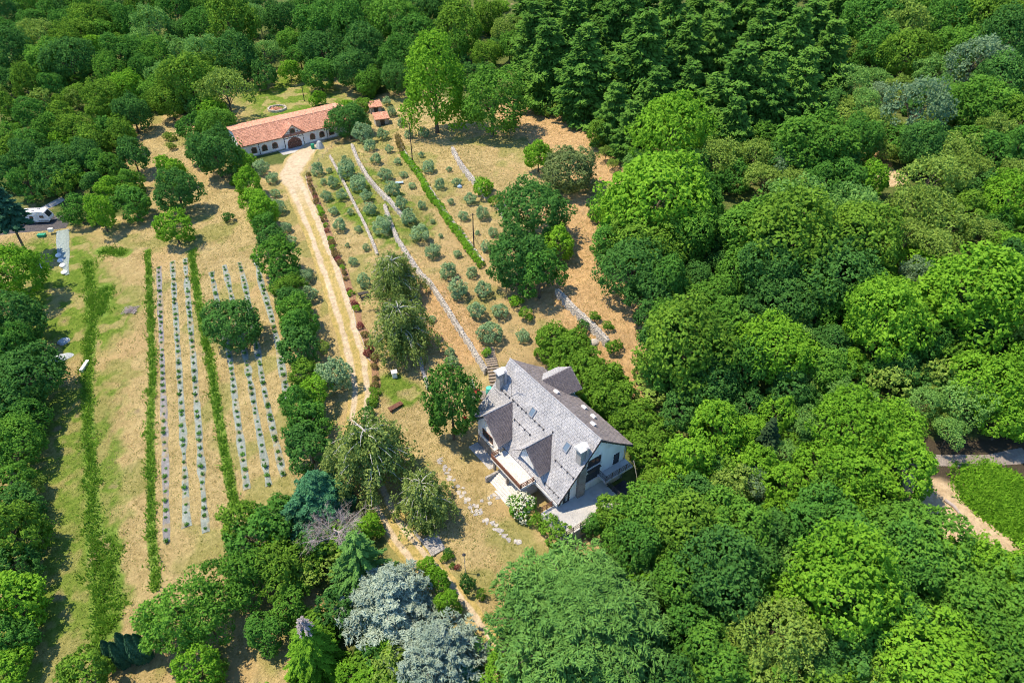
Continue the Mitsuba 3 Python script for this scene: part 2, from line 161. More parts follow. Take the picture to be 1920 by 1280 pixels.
    ('broadleaf_tree', 'l', -27.8, 71.5, 2.56, 'bright green broadleaf tree in the row left of the drive, fourth from left', 'tree', 'trees in the row left of the drive'),
    ('broadleaf_tree', 'd', -27.7, 65.9, 2.88, 'dark green broadleaf tree in the row left of the drive, seventh from left', 'tree', 'trees in the row left of the drive'),
    ('broadleaf_tree', 'b', -26.4, 61.7, 3.05, 'green broadleaf tree in the row left of the drive, sixth from left', 'tree', 'trees in the row left of the drive'),
    ('feathery_tree', 'y', -29.0, 82.1, 1.15, 'yellowish green loose tree in the row left of the drive', 'tree', 'trees in the row left of the drive'),
    ('broadleaf_tree', 'd', -44.2, 85.9, 4.0, 'round dark tree standing alone among the mulch strips', 'tree', ''),
    ('broadleaf_tree', 'l', -87.6, 101.7, 4.58, 'bright green broadleaf tree along the left edge, third from left', 'tree', 'trees along the left edge'),
    ('broadleaf_tree', 'b', -81.0, 89.4, 4.82, 'green broadleaf tree along the left edge, upper row, fourth from left', 'tree', 'trees along the left edge'),
    ('broadleaf_tree', 'b', -78.2, 82.6, 3.86, 'green broadleaf tree along the left edge, upper row, leftmost', 'tree', 'trees along the left edge'),
    ('broadleaf_tree', 'b', -72.1, 76.9, 4.42, 'green broadleaf tree along the left edge, upper row, fifth from left', 'tree', 'trees along the left edge'),
    ('broadleaf_tree', 'b', -72.2, 71.8, 3.57, 'green broadleaf tree along the left edge, upper row, second from left', 'tree', 'trees along the left edge'),
    ('broadleaf_tree', 'd', -68.9, 69.8, 2.65, 'dark green broadleaf tree along the left edge, second from left', 'tree', 'trees along the left edge'),
    ('broadleaf_tree', 'b', -68.4, 65.3, 3.81, 'green broadleaf tree along the left edge, upper row, third from left', 'tree', 'trees along the left edge'),
    ('broadleaf_tree', 'b', -65.5, 59.3, 2.92, 'green broadleaf tree along the left edge, lower row, leftmost', 'tree', 'trees along the left edge'),
    ('feathery_tree', 'y', -63.4, 58.8, 1.79, 'yellowish green loose tree along the left edge', 'tree', 'trees along the left edge'),
    ('broadleaf_tree', 'b', -62.7, 55.1, 2.81, 'green broadleaf tree along the left edge, lower row, fourth from left', 'tree', 'trees along the left edge'),
    ('broadleaf_tree', 'b', -60.1, 50.6, 3.43, 'green broadleaf tree along the left edge, lower row, third from left', 'tree', 'trees along the left edge'),
    ('broadleaf_tree', 'b', -58.4, 46.7, 2.89, 'green broadleaf tree along the left edge, lower row, second from left', 'tree', 'trees along the left edge'),
    ('broadleaf_tree', 'l', -55.6, 42.2, 3.57, 'bright green broadleaf tree along the left edge, second from left', 'tree', 'trees along the left edge'),
    ('broadleaf_tree', 'd', -54.0, 37.9, 2.65, 'dark green broadleaf tree along the left edge, leftmost', 'tree', 'trees along the left edge'),
    ('broadleaf_tree', 'l', -52.6, 35.2, 2.32, 'bright green broadleaf tree along the left edge, leftmost', 'tree', 'trees along the left edge'),
    ('feathery_tree', 'f', -71.2, 209.5, 4.05, 'soft pale feathery tree behind the barn, second from left', 'tree', 'trees behind the barn'),
    ('broadleaf_tree', 'd', -69.1, 195.6, 3.57, 'dark green broadleaf tree behind the barn, lower row, leftmost', 'tree', 'trees behind the barn'),
    ('broadleaf_tree', 'd', -72.5, 232.3, 5.06, 'dark green broadleaf tree behind the barn, upper row, leftmost', 'tree', 'trees behind the barn'),
    ('broadleaf_tree', 'b', -67.0, 218.6, 3.87, 'green broadleaf tree behind the barn, lower row, leftmost', 'tree', 'trees behind the barn'),
    ('broadleaf_tree', 'l', -63.0, 199.8, 3.02, 'bright green broadleaf tree behind the barn, leftmost', 'tree', 'trees behind the barn'),
    ('broadleaf_tree', 'd', -62.0, 208.4, 3.43, 'dark green broadleaf tree behind the barn, lower row, second from left', 'tree', 'trees behind the barn'),
    ('broadleaf_tree', 'b', -57.7, 220.1, 6.74, 'green broadleaf tree behind the barn, upper row, second from left', 'tree', 'trees behind the barn'),
    ('broadleaf_tree', 'd', -54.1, 205.2, 5.5, 'dark green broadleaf tree behind the barn, upper row, second from left', 'tree', 'trees behind the barn'),
    ('broadleaf_tree', 'd', -52.8, 193.1, 4.1, 'dark green broadleaf tree behind the barn, lower row, third from left', 'tree', 'trees behind the barn'),
    ('broadleaf_tree', 'b', -47.7, 217.0, 5.72, 'green broadleaf tree behind the barn, upper row, fourth from left', 'tree', 'trees behind the barn'),
    ('broadleaf_tree', 'd', -42.6, 205.3, 6.08, 'dark green broadleaf tree behind the barn, upper row, third from left', 'tree', 'trees behind the barn'),
    ('broadleaf_tree', 'd', -42.6, 191.5, 5.78, 'dark green broadleaf tree behind the barn, lower row, fourth from left', 'tree', 'trees behind the barn'),
    ('broadleaf_tree', 'b', -38.6, 187.2, 3.72, 'green broadleaf tree behind the barn, lower row, second from left', 'tree', 'trees behind the barn'),
    ('broadleaf_tree', 'b', -35.0, 219.5, 6.69, 'green broadleaf tree behind the barn, upper row, fifth from left', 'tree', 'trees behind the barn'),
    ('broadleaf_tree', 'b', -28.8, 212.4, 5.6, 'green broadleaf tree behind the barn, lower row, third from left', 'tree', 'trees behind the barn'),
    ('broadleaf_tree', 'd', -31.0, 195.2, 5.84, 'dark green broadleaf tree behind the barn, lower row, sixth from left', 'tree', 'trees behind the barn'),
    ('broadleaf_tree', 'd', -30.6, 186.6, 3.7, 'dark green broadleaf tree behind the barn, lower row, fifth from left', 'tree', 'trees behind the barn'),
    ('broadleaf_tree', 'b', -66.4, 243.4, 4.89, 'green broadleaf tree behind the barn, upper row, leftmost', 'tree', 'trees behind the barn'),
    ('broadleaf_tree', 'b', -53.3, 239.4, 5.15, 'green broadleaf tree behind the barn, upper row, third from left', 'tree', 'trees behind the barn'),
    ('broadleaf_tree', 'd', -44.5, 238.5, 4.79, 'dark green broadleaf tree behind the barn, upper row, fourth from left', 'tree', 'trees behind the barn'),
    ('broadleaf_tree', 'd', -21.8, 211.0, 3.73, 'dark green broadleaf tree behind the barn, upper row, sixth from left', 'tree', 'trees behind the barn'),
    ('broadleaf_tree', 'd', -28.7, 235.1, 4.22, 'dark green broadleaf tree behind the barn, upper row, fifth from left', 'tree', 'trees behind the barn'),
    ('broadleaf_tree', 'b', -14.9, 207.9, 6.39, 'green broadleaf tree behind the barn, upper row, sixth from left', 'tree', 'trees behind the barn'),
    ('broadleaf_tree', 'b', -16.5, 202.4, 4.21, 'green broadleaf tree behind the barn, lower row, fourth from left', 'tree', 'trees behind the barn'),
    ('broadleaf_tree', 'b', -7.2, 222.1, 4.81, 'green broadleaf tree behind the barn, upper row, seventh from left', 'tree', 'trees behind the barn'),
    ('feathery_tree', 'y', -2.3, 208.2, 4.27, 'yellowish green loose tree behind the barn', 'tree', 'trees behind the barn'),
    ('broadleaf_tree', 'd', -21.5, 234.6, 4.21, 'dark green broadleaf tree behind the barn, upper row, seventh from left', 'tree', 'trees behind the barn'),
    ('broadleaf_tree', 'b', -0.7, 198.0, 3.24, 'green broadleaf tree behind the barn, lower row, sixth from left', 'tree', 'trees behind the barn'),
    ('broadleaf_tree', 'L', -17.7, 158.3, 7.07, 'tall bright green tree above the top of the olive terraces', 'tree', ''),
    ('broadleaf_tree', 'B', -4.5, 152.5, 6.61, 'tall broad tree at the head of the upper stone wall', 'tree', ''),
    ('broadleaf_tree', 'd', -39.5, 162.5, 4.62, 'dark rounded tree hiding the right end of the barn', 'tree', ''),
    ('broadleaf_tree', 'l', -51.0, 182.8, 1.7, 'bright green broadleaf tree behind the barn, second from left', 'tree', 'trees behind the barn'),
    ('layered_conifer', 'c', 5.6, 191.4, 6.22, 'tall layered conifer of the top edge stand, third row, leftmost', 'conifer', 'conifers of the stand along the top edge'),
    ('layered_conifer', 'c', 8.2, 166.7, 6.55, 'tall layered conifer of the top edge stand, fourth row, second from left', 'conifer', 'conifers of the stand along the top edge'),
    ('layered_conifer', 'c', 16.0, 156.2, 7.41, 'tall layered conifer of the top edge stand, fourth row, third from left', 'conifer', 'conifers of the stand along the top edge'),
    ('layered_conifer', 'c', 15.7, 186.9, 7.12, 'tall layered conifer of the top edge stand, second row, leftmost', 'conifer', 'conifers of the stand along the top edge'),
    ('layered_conifer', 'c', 27.9, 186.9, 6.73, 'tall layered conifer of the top edge stand, second row, second from left', 'conifer', 'conifers of the stand along the top edge'),
    ('layered_conifer', 'c', 28.3, 153.6, 8.41, 'tall layered conifer of the top edge stand, fourth row, fourth from left', 'conifer', 'conifers of the stand along the top edge'),
    ('layered_conifer', 'c', 21.2, 141.5, 4.63, 'tall layered conifer of the top edge stand, sixth row, leftmost', 'conifer', 'conifers of the stand along the top edge'),
    ('layered_conifer', 'c', 24.1, 134.3, 4.18, 'tall layered conifer of the top edge stand, sixth row, second from left', 'conifer', 'conifers of the stand along the top edge'),
    ('layered_conifer', 'c', 39.2, 182.3, 6.57, 'tall layered conifer of the top edge stand, second row, third from left', 'conifer', 'conifers of the stand along the top edge'),
    ('layered_conifer', 'c', 39.7, 160.7, 6.26, 'tall layered conifer of the top edge stand, fourth row, fifth from left', 'conifer', 'conifers of the stand along the top edge'),
    ('layered_conifer', 'c', 47.5, 187.6, 6.0, 'tall layered conifer of the top edge stand, second row, fourth from left', 'conifer', 'conifers of the stand along the top edge'),
    ('layered_conifer', 'c', 46.4, 163.3, 5.39, 'tall layered conifer of the top edge stand, third row, sixth from left', 'conifer', 'conifers of the stand along the top edge'),
    ('layered_conifer', 'c', 44.8, 137.2, 7.4, 'tall layered conifer of the top edge stand, fifth row, fifth from left', 'conifer', 'conifers of the stand along the top edge'),
    ('layered_conifer', 'c', 41.8, 127.5, 4.5, 'tall layered conifer of the top edge stand, sixth row, sixth from left', 'conifer', 'conifers of the stand along the top edge'),
    ('layered_conifer', 'c', 54.1, 157.6, 6.42, 'tall layered conifer of the top edge stand, third row, seventh from left', 'conifer', 'conifers of the stand along the top edge'),
    ('layered_conifer', 'c', 54.8, 184.5, 5.91, 'tall layered conifer of the top edge stand, second row, fifth from left', 'conifer', 'conifers of the stand along the top edge'),
    ('layered_conifer', 'c', 60.6, 182.4, 6.17, 'tall layered conifer of the top edge stand, first row, sixth from left', 'conifer', 'conifers of the stand along the top edge'),
    ('layered_conifer', 'c', 63.9, 174.4, 6.58, 'tall layered conifer of the top edge stand, second row, sixth from left', 'conifer', 'conifers of the stand along the top edge'),
    ('layered_conifer', 'c', 58.1, 148.5, 6.68, 'tall layered conifer of the top edge stand, fourth row, sixth from left', 'conifer', 'conifers of the stand along the top edge'),
    ('layered_conifer', 'c', 50.5, 135.2, 5.47, 'tall layered conifer of the top edge stand, sixth row, seventh from left', 'conifer', 'conifers of the stand along the top edge'),
    ('layered_conifer', 'c', 67.0, 163.5, 7.0, 'tall layered conifer of the top edge stand, second row, seventh from left', 'conifer', 'conifers of the stand along the top edge'),
    ('layered_conifer', 'c', 66.5, 150.2, 5.86, 'tall layered conifer of the top edge stand, fourth row, seventh from left', 'conifer', 'conifers of the stand along the top edge'),
    ('layered_conifer', 'c', 57.0, 136.4, 5.22, 'tall layered conifer of the top edge stand, fifth row, sixth from left', 'conifer', 'conifers of the stand along the top edge'),
    ('layered_conifer', 'c', 23.7, 205.6, 6.15, 'tall layered conifer of the top edge stand, first row, fourth from left', 'conifer', 'conifers of the stand along the top edge'),
    ('layered_conifer', 'c', 11.2, 206.1, 6.2, 'tall layered conifer of the top edge stand, first row, second from left', 'conifer', 'conifers of the stand along the top edge'),
    ('layered_conifer', 'c', 3.9, 217.5, 5.29, 'tall layered conifer of the top edge stand, first row, leftmost', 'conifer', 'conifers of the stand along the top edge'),
    ('layered_conifer', 'c', 79.7, 181.6, 5.09, 'tall layered conifer of the top edge stand, first row, seventh from left', 'conifer', 'conifers of the stand along the top edge'),
    ('layered_conifer', 'c', 4.3, 175.1, 3.8, 'tall layered conifer of the top edge stand, fourth row, leftmost', 'conifer', 'conifers of the stand along the top edge'),
    ('layered_conifer', 'c', 30.1, 143.5, 5.22, 'tall layered conifer of the top edge stand, sixth row, third from left', 'conifer', 'conifers of the stand along the top edge'),
    ('layered_conifer', 'c', 36.8, 143.9, 5.21, 'tall layered conifer of the top edge stand, fifth row, fourth from left', 'conifer', 'conifers of the stand along the top edge'),
    ('layered_conifer', 'c', 35.7, 197.9, 5.58, 'tall layered conifer of the top edge stand, first row, fifth from left', 'conifer', 'conifers of the stand along the top edge'),
    ('broadleaf_tree', 'l', 30.4, 126.9, 6.12, 'bright green broadleaf tree around the orange clearing, fifth from left', 'tree', 'trees around the orange clearing'),
    ('feathery_tree', 'y', 37.3, 118.8, 4.29, 'yellowish green loose tree around the orange clearing, fourth from left', 'tree', 'trees around the orange clearing'),
    ('broadleaf_tree', 'l', 23.3, 101.2, 7.29, 'bright green broadleaf tree around the orange clearing, fourth from left', 'tree', 'trees around the orange clearing'),
    ('broadleaf_tree', 'b', 21.0, 93.6, 5.5, 'green broadleaf tree around the orange clearing, middle row, fourth from left', 'tree', 'trees around the orange clearing'),
    ('broadleaf_tree', 'b', 31.8, 105.8, 3.81, 'green broadleaf tree around the orange clearing, top row, fourth from left', 'tree', 'trees around the orange clearing'),
    ('broadleaf_tree', 'b', 22.1, 85.7, 3.66, 'green broadleaf tree around the orange clearing, bottom row, second from left', 'tree', 'trees around the orange clearing'),
    ('broadleaf_tree', 'b', 28.1, 95.5, 4.4, 'green broadleaf tree around the orange clearing, middle row, fifth from left', 'tree', 'trees around the orange clearing'),
    ('broadleaf_tree', 'd', 32.6, 97.0, 3.43, 'dark green broadleaf tree around the orange clearing, fourth from left', 'tree', 'trees around the orange clearing'),
    ('broadleaf_tree', 'o', 11.2, 123.7, 4.68, 'olive brown oak standing in the orange clearing', 'oak', ''),
    ('broadleaf_tree', 'l', 5.4, 132.4, 2.82, 'bright green broadleaf tree around the orange clearing, leftmost', 'tree', 'trees around the orange clearing'),
    ('broadleaf_tree', 'b', 18.3, 140.8, 2.71, 'green broadleaf tree around the orange clearing, top row, second from left', 'tree', 'trees around the orange clearing'),
    ('feathery_tree', 'y', 19.1, 133.5, 1.42, 'yellowish green loose tree around the orange clearing, leftmost', 'tree', 'trees around the orange clearing'),
    ('feathery_tree', 'y', 20.3, 130.0, 1.28, 'yellowish green loose tree around the orange clearing, second from left', 'tree', 'trees around the orange clearing'),
    ('feathery_tree', 'y', 18.7, 106.9, 1.68, 'yellowish green loose tree around the orange clearing, third from left', 'tree', 'trees around the orange clearing'),
    ('broadleaf_tree', 'b', 3.7, 106.6, 5.16, 'green broadleaf tree around the orange clearing, top row, leftmost', 'tree', 'trees around the orange clearing'),
    ('broadleaf_tree', 'l', 7.6, 100.2, 2.69, 'bright green broadleaf tree around the orange clearing, second from left', 'tree', 'trees around the orange clearing'),
    ('broadleaf_tree', 'b', 1.0, 94.0, 4.44, 'green broadleaf tree around the orange clearing, middle row, leftmost', 'tree', 'trees around the orange clearing'),
    ('broadleaf_tree', 'd', 4.4, 90.9, 3.53, 'dark green broadleaf tree around the orange clearing, leftmost', 'tree', 'trees around the orange clearing'),
    ('broadleaf_tree', 'd', 83.5, 168.9, 6.41, 'dark green broadleaf tree in the top right wood, upper row, third from left', 'tree', 'trees in the top right wood'),
    ('feathery_tree', 'y', 87.6, 161.3, 5.49, 'yellowish green loose tree in the top right wood, upper row, fifth from left', 'tree', 'trees in the top right wood'),
    ('broadleaf_tree', 'b', 99.2, 166.4, 5.05, 'green broadleaf tree in the top right wood, top row, second from left', 'tree', 'trees in the top right wood'),
    ('broadleaf_tree', 'b', 104.6, 165.4, 5.29, 'green broadleaf tree in the top right wood, top row, fourth from left', 'tree', 'trees in the top right wood'),
    ('broadleaf_tree', 'b', 112.2, 167.0, 5.04, 'green broadleaf tree in the top right wood, top row, sixth from left', 'tree', 'trees in the top right wood'),
    ('broadleaf_tree', 'b', 99.3, 179.7, 4.49, 'green broadleaf tree in the top right wood, top row, leftmost', 'tree', 'trees in the top right wood'),
    ('broadleaf_tree', 'd', 102.5, 151.7, 5.21, 'dark green broadleaf tree in the top right wood, upper row, sixth from left', 'tree', 'trees in the top right wood'),
    ('broadleaf_tree', 'd', 85.1, 183.0, 4.59, 'dark green broadleaf tree in the top right wood, upper row, second from left', 'tree', 'trees in the top right wood'),
    ('broadleaf_tree', 'd', 80.8, 157.1, 4.62, 'dark green broadleaf tree in the top right wood, upper row, fourth from left', 'tree', 'trees in the top right wood'),
    ('broadleaf_tree', 'b', 84.0, 152.4, 4.51, 'green broadleaf tree in the top right wood, middle row, leftmost', 'tree', 'trees in the top right wood'),
    ('feathery_tree', 'y', 87.2, 151.2, 2.91, 'yellowish green loose tree in the top right wood, upper row, sixth from left', 'tree', 'trees in the top right wood'),
    ('feathery_tree', 'f', 76.6, 147.9, 3.13, 'soft pale feathery tree in the top right wood, third from left', 'tree', 'trees in the top right wood'),
    ('feathery_tree', 'f', 87.2, 144.9, 3.82, 'soft pale feathery tree in the top right wood, fourth from left', 'tree', 'trees in the top right wood'),
    ('broadleaf_tree', 'b', 95.5, 153.2, 5.01, 'green broadleaf tree in the top right wood, top row, third from left', 'tree', 'trees in the top right wood'),
    ('grey_green_tree', 'g', 93.1, 143.2, 5.25, 'grey green tree in the top right wood, fourth from left', 'tree', 'trees in the top right wood'),
    ('broadleaf_tree', 'b', 95.1, 136.2, 4.82, 'green broadleaf tree in the top right wood, middle row, fourth from left', 'tree', 'trees in the top right wood'),
    ('broadleaf_tree', 'b', 86.4, 124.7, 5.41, 'green broadleaf tree in the top right wood, middle row, third from left', 'tree', 'trees in the top right wood'),
    ('broadleaf_tree', 'b', 82.7, 125.7, 4.34, 'green broadleaf tree in the top right wood, middle row, second from left', 'tree', 'trees in the top right wood'),
    ('feathery_tree', 'f', 71.1, 145.3, 3.61, 'soft pale feathery tree in the top right wood, leftmost', 'tree', 'trees in the top right wood'),
    ('grey_green_tree', 'g', 75.2, 141.4, 3.03, 'grey green tree in the top right wood, second from left', 'tree', 'trees in the top right wood'),
    ('feathery_tree', 'f', 70.0, 135.1, 3.18, 'soft pale feathery tree in the top right wood, second from left', 'tree', 'trees in the top right wood'),
    ('grey_green_tree', 'g', 72.8, 122.9, 5.16, 'grey green tree in the top right wood, third from left', 'tree', 'trees in the top right wood'),
    ('feathery_tree', 'y', 79.4, 140.9, 3.02, 'yellowish green loose tree in the top right wood, upper row, fourth from left', 'tree', 'trees in the top right wood'),
    ('broadleaf_tree', 'b', 54.1, 116.9, 6.55, 'green broadleaf tree in the top right wood, bottom row, fourth from left', 'tree', 'trees in the top right wood'),
    ('broadleaf_tree', 'b', 51.8, 117.8, 4.45, 'green broadleaf tree in the top right wood, bottom row, third from left', 'tree', 'trees in the top right wood'),
    ('grey_green_tree', 'g', 48.7, 116.1, 2.89, 'grey green tree in the top right wood, leftmost', 'tree', 'trees in the top right wood'),
    ('feathery_tree', 'y', 68.0, 123.3, 3.2, 'yellowish green loose tree in the top right wood, lower row, second from left', 'tree', 'trees in the top right wood'),
    ('feathery_tree', 'y', 66.8, 127.3, 2.82, 'yellowish green loose tree in the top right wood, upper row, third from left', 'tree', 'trees in the top right wood'),
    ('feathery_tree', 'y', 67.0, 117.4, 2.22, 'yellowish green loose tree in the top right wood, lower row, third from left', 'tree', 'trees in the top right wood'),
    ('feathery_tree', 'y', 83.3, 114.7, 3.0, 'yellowish green loose tree in the top right wood, lower row, sixth from left', 'tree', 'trees in the top right wood'),
    ('broadleaf_tree', 'b', 89.5, 119.4, 3.3, 'green broadleaf tree in the top right wood, middle row, fifth from left', 'tree', 'trees in the top right wood'),
    ('broadleaf_tree', 'b', 84.8, 110.8, 2.93, 'green broadleaf tree in the top right wood, bottom row, sixth from left', 'tree', 'trees in the top right wood'),
    ('feathery_tree', 'y', 74.4, 110.8, 3.57, 'yellowish green loose tree in the top right wood, lower row, fourth from left', 'tree', 'trees in the top right wood'),
    ('feathery_tree', 'y', 76.0, 106.7, 3.48, 'yellowish green loose tree in the top right wood, lower row, fifth from left', 'tree', 'trees in the top right wood'),
    ('feathery_tree', 'y', 81.7, 103.5, 2.81, 'yellowish green loose tree in the right edge wood, upper row, seventh from left', 'tree', 'trees in the right edge wood'),
    ('feathery_tree', 'y', 67.1, 136.3, 2.97, 'yellowish green loose tree in the top right wood, upper row, leftmost', 'tree', 'trees in the top right wood'),
    ('broadleaf_tree', 'd', 58.2, 115.3, 3.29, 'dark green broadleaf tree in the top right wood, lower row, leftmost', 'tree', 'trees in the top right wood'),
    ('feathery_tree', 'y', 47.8, 109.7, 2.99, 'yellowish green loose tree in the right edge wood, upper row, second from left', 'tree', 'trees in the right edge wood'),
    ('feathery_tree', 'y', 44.4, 113.0, 3.28, 'yellowish green loose tree in the right edge wood, upper row, leftmost', 'tree', 'trees in the right edge wood'),
    ('broadleaf_tree', 'd', 53.2, 109.4, 3.19, 'dark green broadleaf tree in the right edge wood, second from left', 'tree', 'trees in the right edge wood'),
    ('broadleaf_tree', 'l', 60.5, 107.0, 2.71, 'bright green broadleaf tree in the right edge wood, upper row, leftmost', 'tree', 'trees in the right edge wood'),
    ('feathery_tree', 'y', 66.8, 102.3, 4.96, 'yellowish green loose tree in the right edge wood, upper row, fourth from left', 'tree', 'trees in the right edge wood'),
    ('feathery_tree', 'y', 74.5, 105.1, 3.45, 'yellowish green loose tree in the right edge wood, upper row, sixth from left', 'tree', 'trees in the right edge wood'),
    ('broadleaf_tree', 'l', 77.3, 97.1, 3.85, 'bright green broadleaf tree in the right edge wood, upper row, fourth from left', 'tree', 'trees in the right edge wood'),
    ('feathery_tree', 'f', 45.1, 97.4, 5.43, 'soft pale feathery tree in the right edge wood, leftmost', 'tree', 'trees in the right edge wood'),
    ('feathery_tree', 'f', 53.3, 95.5, 4.41, 'soft pale feathery tree in the right edge wood, third from left', 'tree', 'trees in the right edge wood'),
    ('broadleaf_tree', 'b', 37.8, 93.5, 5.59, 'green broadleaf tree around the orange clearing, middle row, sixth from left', 'tree', 'trees around the orange clearing'),
    ('broadleaf_tree', 'b', 41.5, 87.9, 6.72, 'green broadleaf tree in the right edge wood, upper row, leftmost', 'tree', 'trees in the right edge wood'),
    ('broadleaf_tree', 'b', 50.6, 88.7, 5.32, 'green broadleaf tree in the right edge wood, upper row, fourth from left', 'tree', 'trees in the right edge wood'),
    ('broadleaf_tree', 'b', 45.9, 82.8, 5.13, 'green broadleaf tree in the right edge wood, lower row, third from left', 'tree', 'trees in the right edge wood'),
    ('broadleaf_tree', 'b', 37.4, 84.5, 4.51, 'green broadleaf tree in the right edge wood, lower row, leftmost', 'tree', 'trees in the right edge wood'),
    ('broadleaf_tree', 'd', 38.7, 80.4, 3.88, 'dark green broadleaf tree in the right edge wood, leftmost', 'tree', 'trees in the right edge wood'),
    ('broadleaf_tree', 'b', 43.9, 79.8, 3.51, 'green broadleaf tree in the right edge wood, lower row, second from left', 'tree', 'trees in the right edge wood'),
    ('feathery_tree', 'y', 62.7, 95.1, 4.2, 'yellowish green loose tree in the right edge wood, upper row, third from left', 'tree', 'trees in the right edge wood'),
    ('feathery_tree', 'y', 65.3, 92.0, 4.11, 'yellowish green loose tree in the right edge wood, upper row, fifth from left', 'tree', 'trees in the right edge wood'),
    ('feathery_tree', 'y', 59.8, 91.1, 3.55, 'yellowish green loose tree in the right edge wood, lower row, third from left', 'tree', 'trees in the right edge wood'),
    ('feathery_tree', 'y', 62.5, 88.2, 3.48, 'yellowish green loose tree in the right edge wood, lower row, fourth from left', 'tree', 'trees in the right edge wood'),
    ('feathery_tree', 'y', 70.8, 90.8, 2.79, 'yellowish green loose tree in the right edge wood, lower row, fifth from left', 'tree', 'trees in the right edge wood'),
    ('broadleaf_tree', 'l', 72.4, 87.9, 3.1, 'bright green broadleaf tree in the right edge wood, upper row, third from left', 'tree', 'trees in the right edge wood'),
    ('feathery_tree', 'y', 55.6, 88.6, 2.6, 'yellowish green loose tree in the right edge wood, lower row, leftmost', 'tree', 'trees in the right edge wood'),
    ('broadleaf_tree', 'r', 58.4, 87.4, 1.6, 'rusty brown withered tree among the yellowish trees', 'tree', ''),
    ('grey_green_tree', 'g', 58.9, 83.6, 2.51, 'grey green tree in the right edge wood', 'tree', 'trees in the right edge wood'),
    ('broadleaf_tree', 'l', 61.4, 75.2, 6.88, 'bright green broadleaf tree in the right edge wood, lower row, third from left', 'tree', 'trees in the right edge wood'),
    ('broadleaf_tree', 'l', 67.6, 75.2, 4.15, 'bright green broadleaf tree in the right edge wood, lower row, fourth from left', 'tree', 'trees in the right edge wood'),
    ('broadleaf_tree', 'b', 58.8, 76.7, 3.4, 'green broadleaf tree in the right edge wood, lower row, fifth from left', 'tree', 'trees in the right edge wood'),
    ('broadleaf_tree', 'l', 52.2, 78.7, 4.14, 'bright green broadleaf tree in the right edge wood, lower row, second from left', 'tree', 'trees in the right edge wood'),
    ('broadleaf_tree', 'l', 49.2, 73.1, 5.13, 'bright green broadleaf tree in the right edge wood, lower row, leftmost', 'tree', 'trees in the right edge wood'),
    ('broadleaf_tree', 'b', 55.9, 75.5, 3.22, 'green broadleaf tree in the right edge wood, lower row, fourth from left', 'tree', 'trees in the right edge wood'),
    ('feathery_tree', 'y', 65.5, 71.3, 3.41, 'yellowish green loose tree in the right edge wood, lower row, sixth from left', 'tree', 'trees in the right edge wood'),
    ('broadleaf_tree', 'b', 62.0, 72.7, 3.3, 'green broadleaf tree in the right edge wood, lower row, sixth from left', 'tree', 'trees in the right edge wood'),
    ('broadleaf_tree', 'b', 23.2, 71.6, 5.71, 'green broadleaf tree in the wood right of the villa, top row, third from left', 'tree', 'trees in the wood right of the villa'),
    ('broadleaf_tree', 'b', 21.9, 76.9, 3.32, 'green broadleaf tree in the wood right of the villa, top row, second from left', 'tree', 'trees in the wood right of the villa'),
    ('broadleaf_tree', 'b', 29.1, 76.5, 3.58, 'green broadleaf tree in the wood right of the villa, top row, fourth from left', 'tree', 'trees in the wood right of the villa'),
    ('broadleaf_tree', 'b', 26.1, 67.3, 3.79, 'green broadleaf tree in the wood right of the villa, middle row, third from left', 'tree', 'trees in the wood right of the villa'),
    ('broadleaf_tree', 'b', 20.7, 70.6, 2.76, 'green broadleaf tree in the wood right of the villa, middle row, leftmost', 'tree', 'trees in the wood right of the villa'),
    ('broadleaf_tree', 'l', 35.1, 70.7, 4.4, 'bright green broadleaf tree in the wood right of the villa, top row, second from left', 'tree', 'trees in the wood right of the villa'),
    ('broadleaf_tree', 'b', 31.3, 69.6, 3.27, 'green broadleaf tree in the wood right of the villa, middle row, fourth from left', 'tree', 'trees in the wood right of the villa'),
    ('broadleaf_tree', 'd', 36.0, 65.7, 2.91, 'dark green broadleaf tree in the wood right of the villa, second from left', 'tree', 'trees in the wood right of the villa'),
    ('broadleaf_tree', 'b', 41.3, 69.0, 3.1, 'green broadleaf tree in the wood right of the villa, middle row, sixth from left', 'tree', 'trees in the wood right of the villa'),
    ('broadleaf_tree', 'b', 43.8, 73.6, 2.77, 'green broadleaf tree in the wood right of the villa, top row, sixth from left', 'tree', 'trees in the wood right of the villa'),
    ('broadleaf_tree', 'd', 50.7, 68.8, 2.67, 'dark green broadleaf tree in the wood right of the villa, third from left', 'tree', 'trees in the wood right of the villa'),
    ('broadleaf_tree', 'b', 48.1, 68.7, 2.12, 'green broadleaf tree in the wood right of the villa, middle row, seventh from left', 'tree', 'trees in the wood right of the villa'),
    ('feathery_tree', 'f', 41.7, 64.3, 2.59, 'soft pale feathery tree in the wood right of the villa, upper row, leftmost', 'tree', 'trees in the wood right of the villa'),
    ('feathery_tree', 'f', 44.6, 63.0, 2.56, 'soft pale feathery tree in the wood right of the villa, upper row, second from left', 'tree', 'trees in the wood right of the villa'),
    ('broadleaf_tree', 'l', 40.9, 58.9, 3.77, 'bright green broadleaf tree in the wood right of the villa, middle row, fourth from left', 'tree', 'trees in the wood right of the villa'),
    ('broadleaf_tree', 'l', 45.6, 58.7, 3.75, 'bright green broadleaf tree in the wood right of the villa, middle row, fifth from left', 'tree', 'trees in the wood right of the villa'),
    ('broadleaf_tree', 'l', 39.8, 52.9, 3.95, 'bright green broadleaf tree in the wood right of the villa, bottom row, fifth from left', 'tree', 'trees in the wood right of the villa'),
    ('broadleaf_tree', 'l', 45.1, 53.0, 3.46, 'bright green broadleaf tree in the wood right of the villa, bottom row, sixth from left', 'tree', 'trees in the wood right of the villa'),
    ('broadleaf_tree', 'l', 36.3, 55.2, 2.8, 'bright green broadleaf tree in the wood right of the villa, bottom row, fourth from left', 'tree', 'trees in the wood right of the villa'),
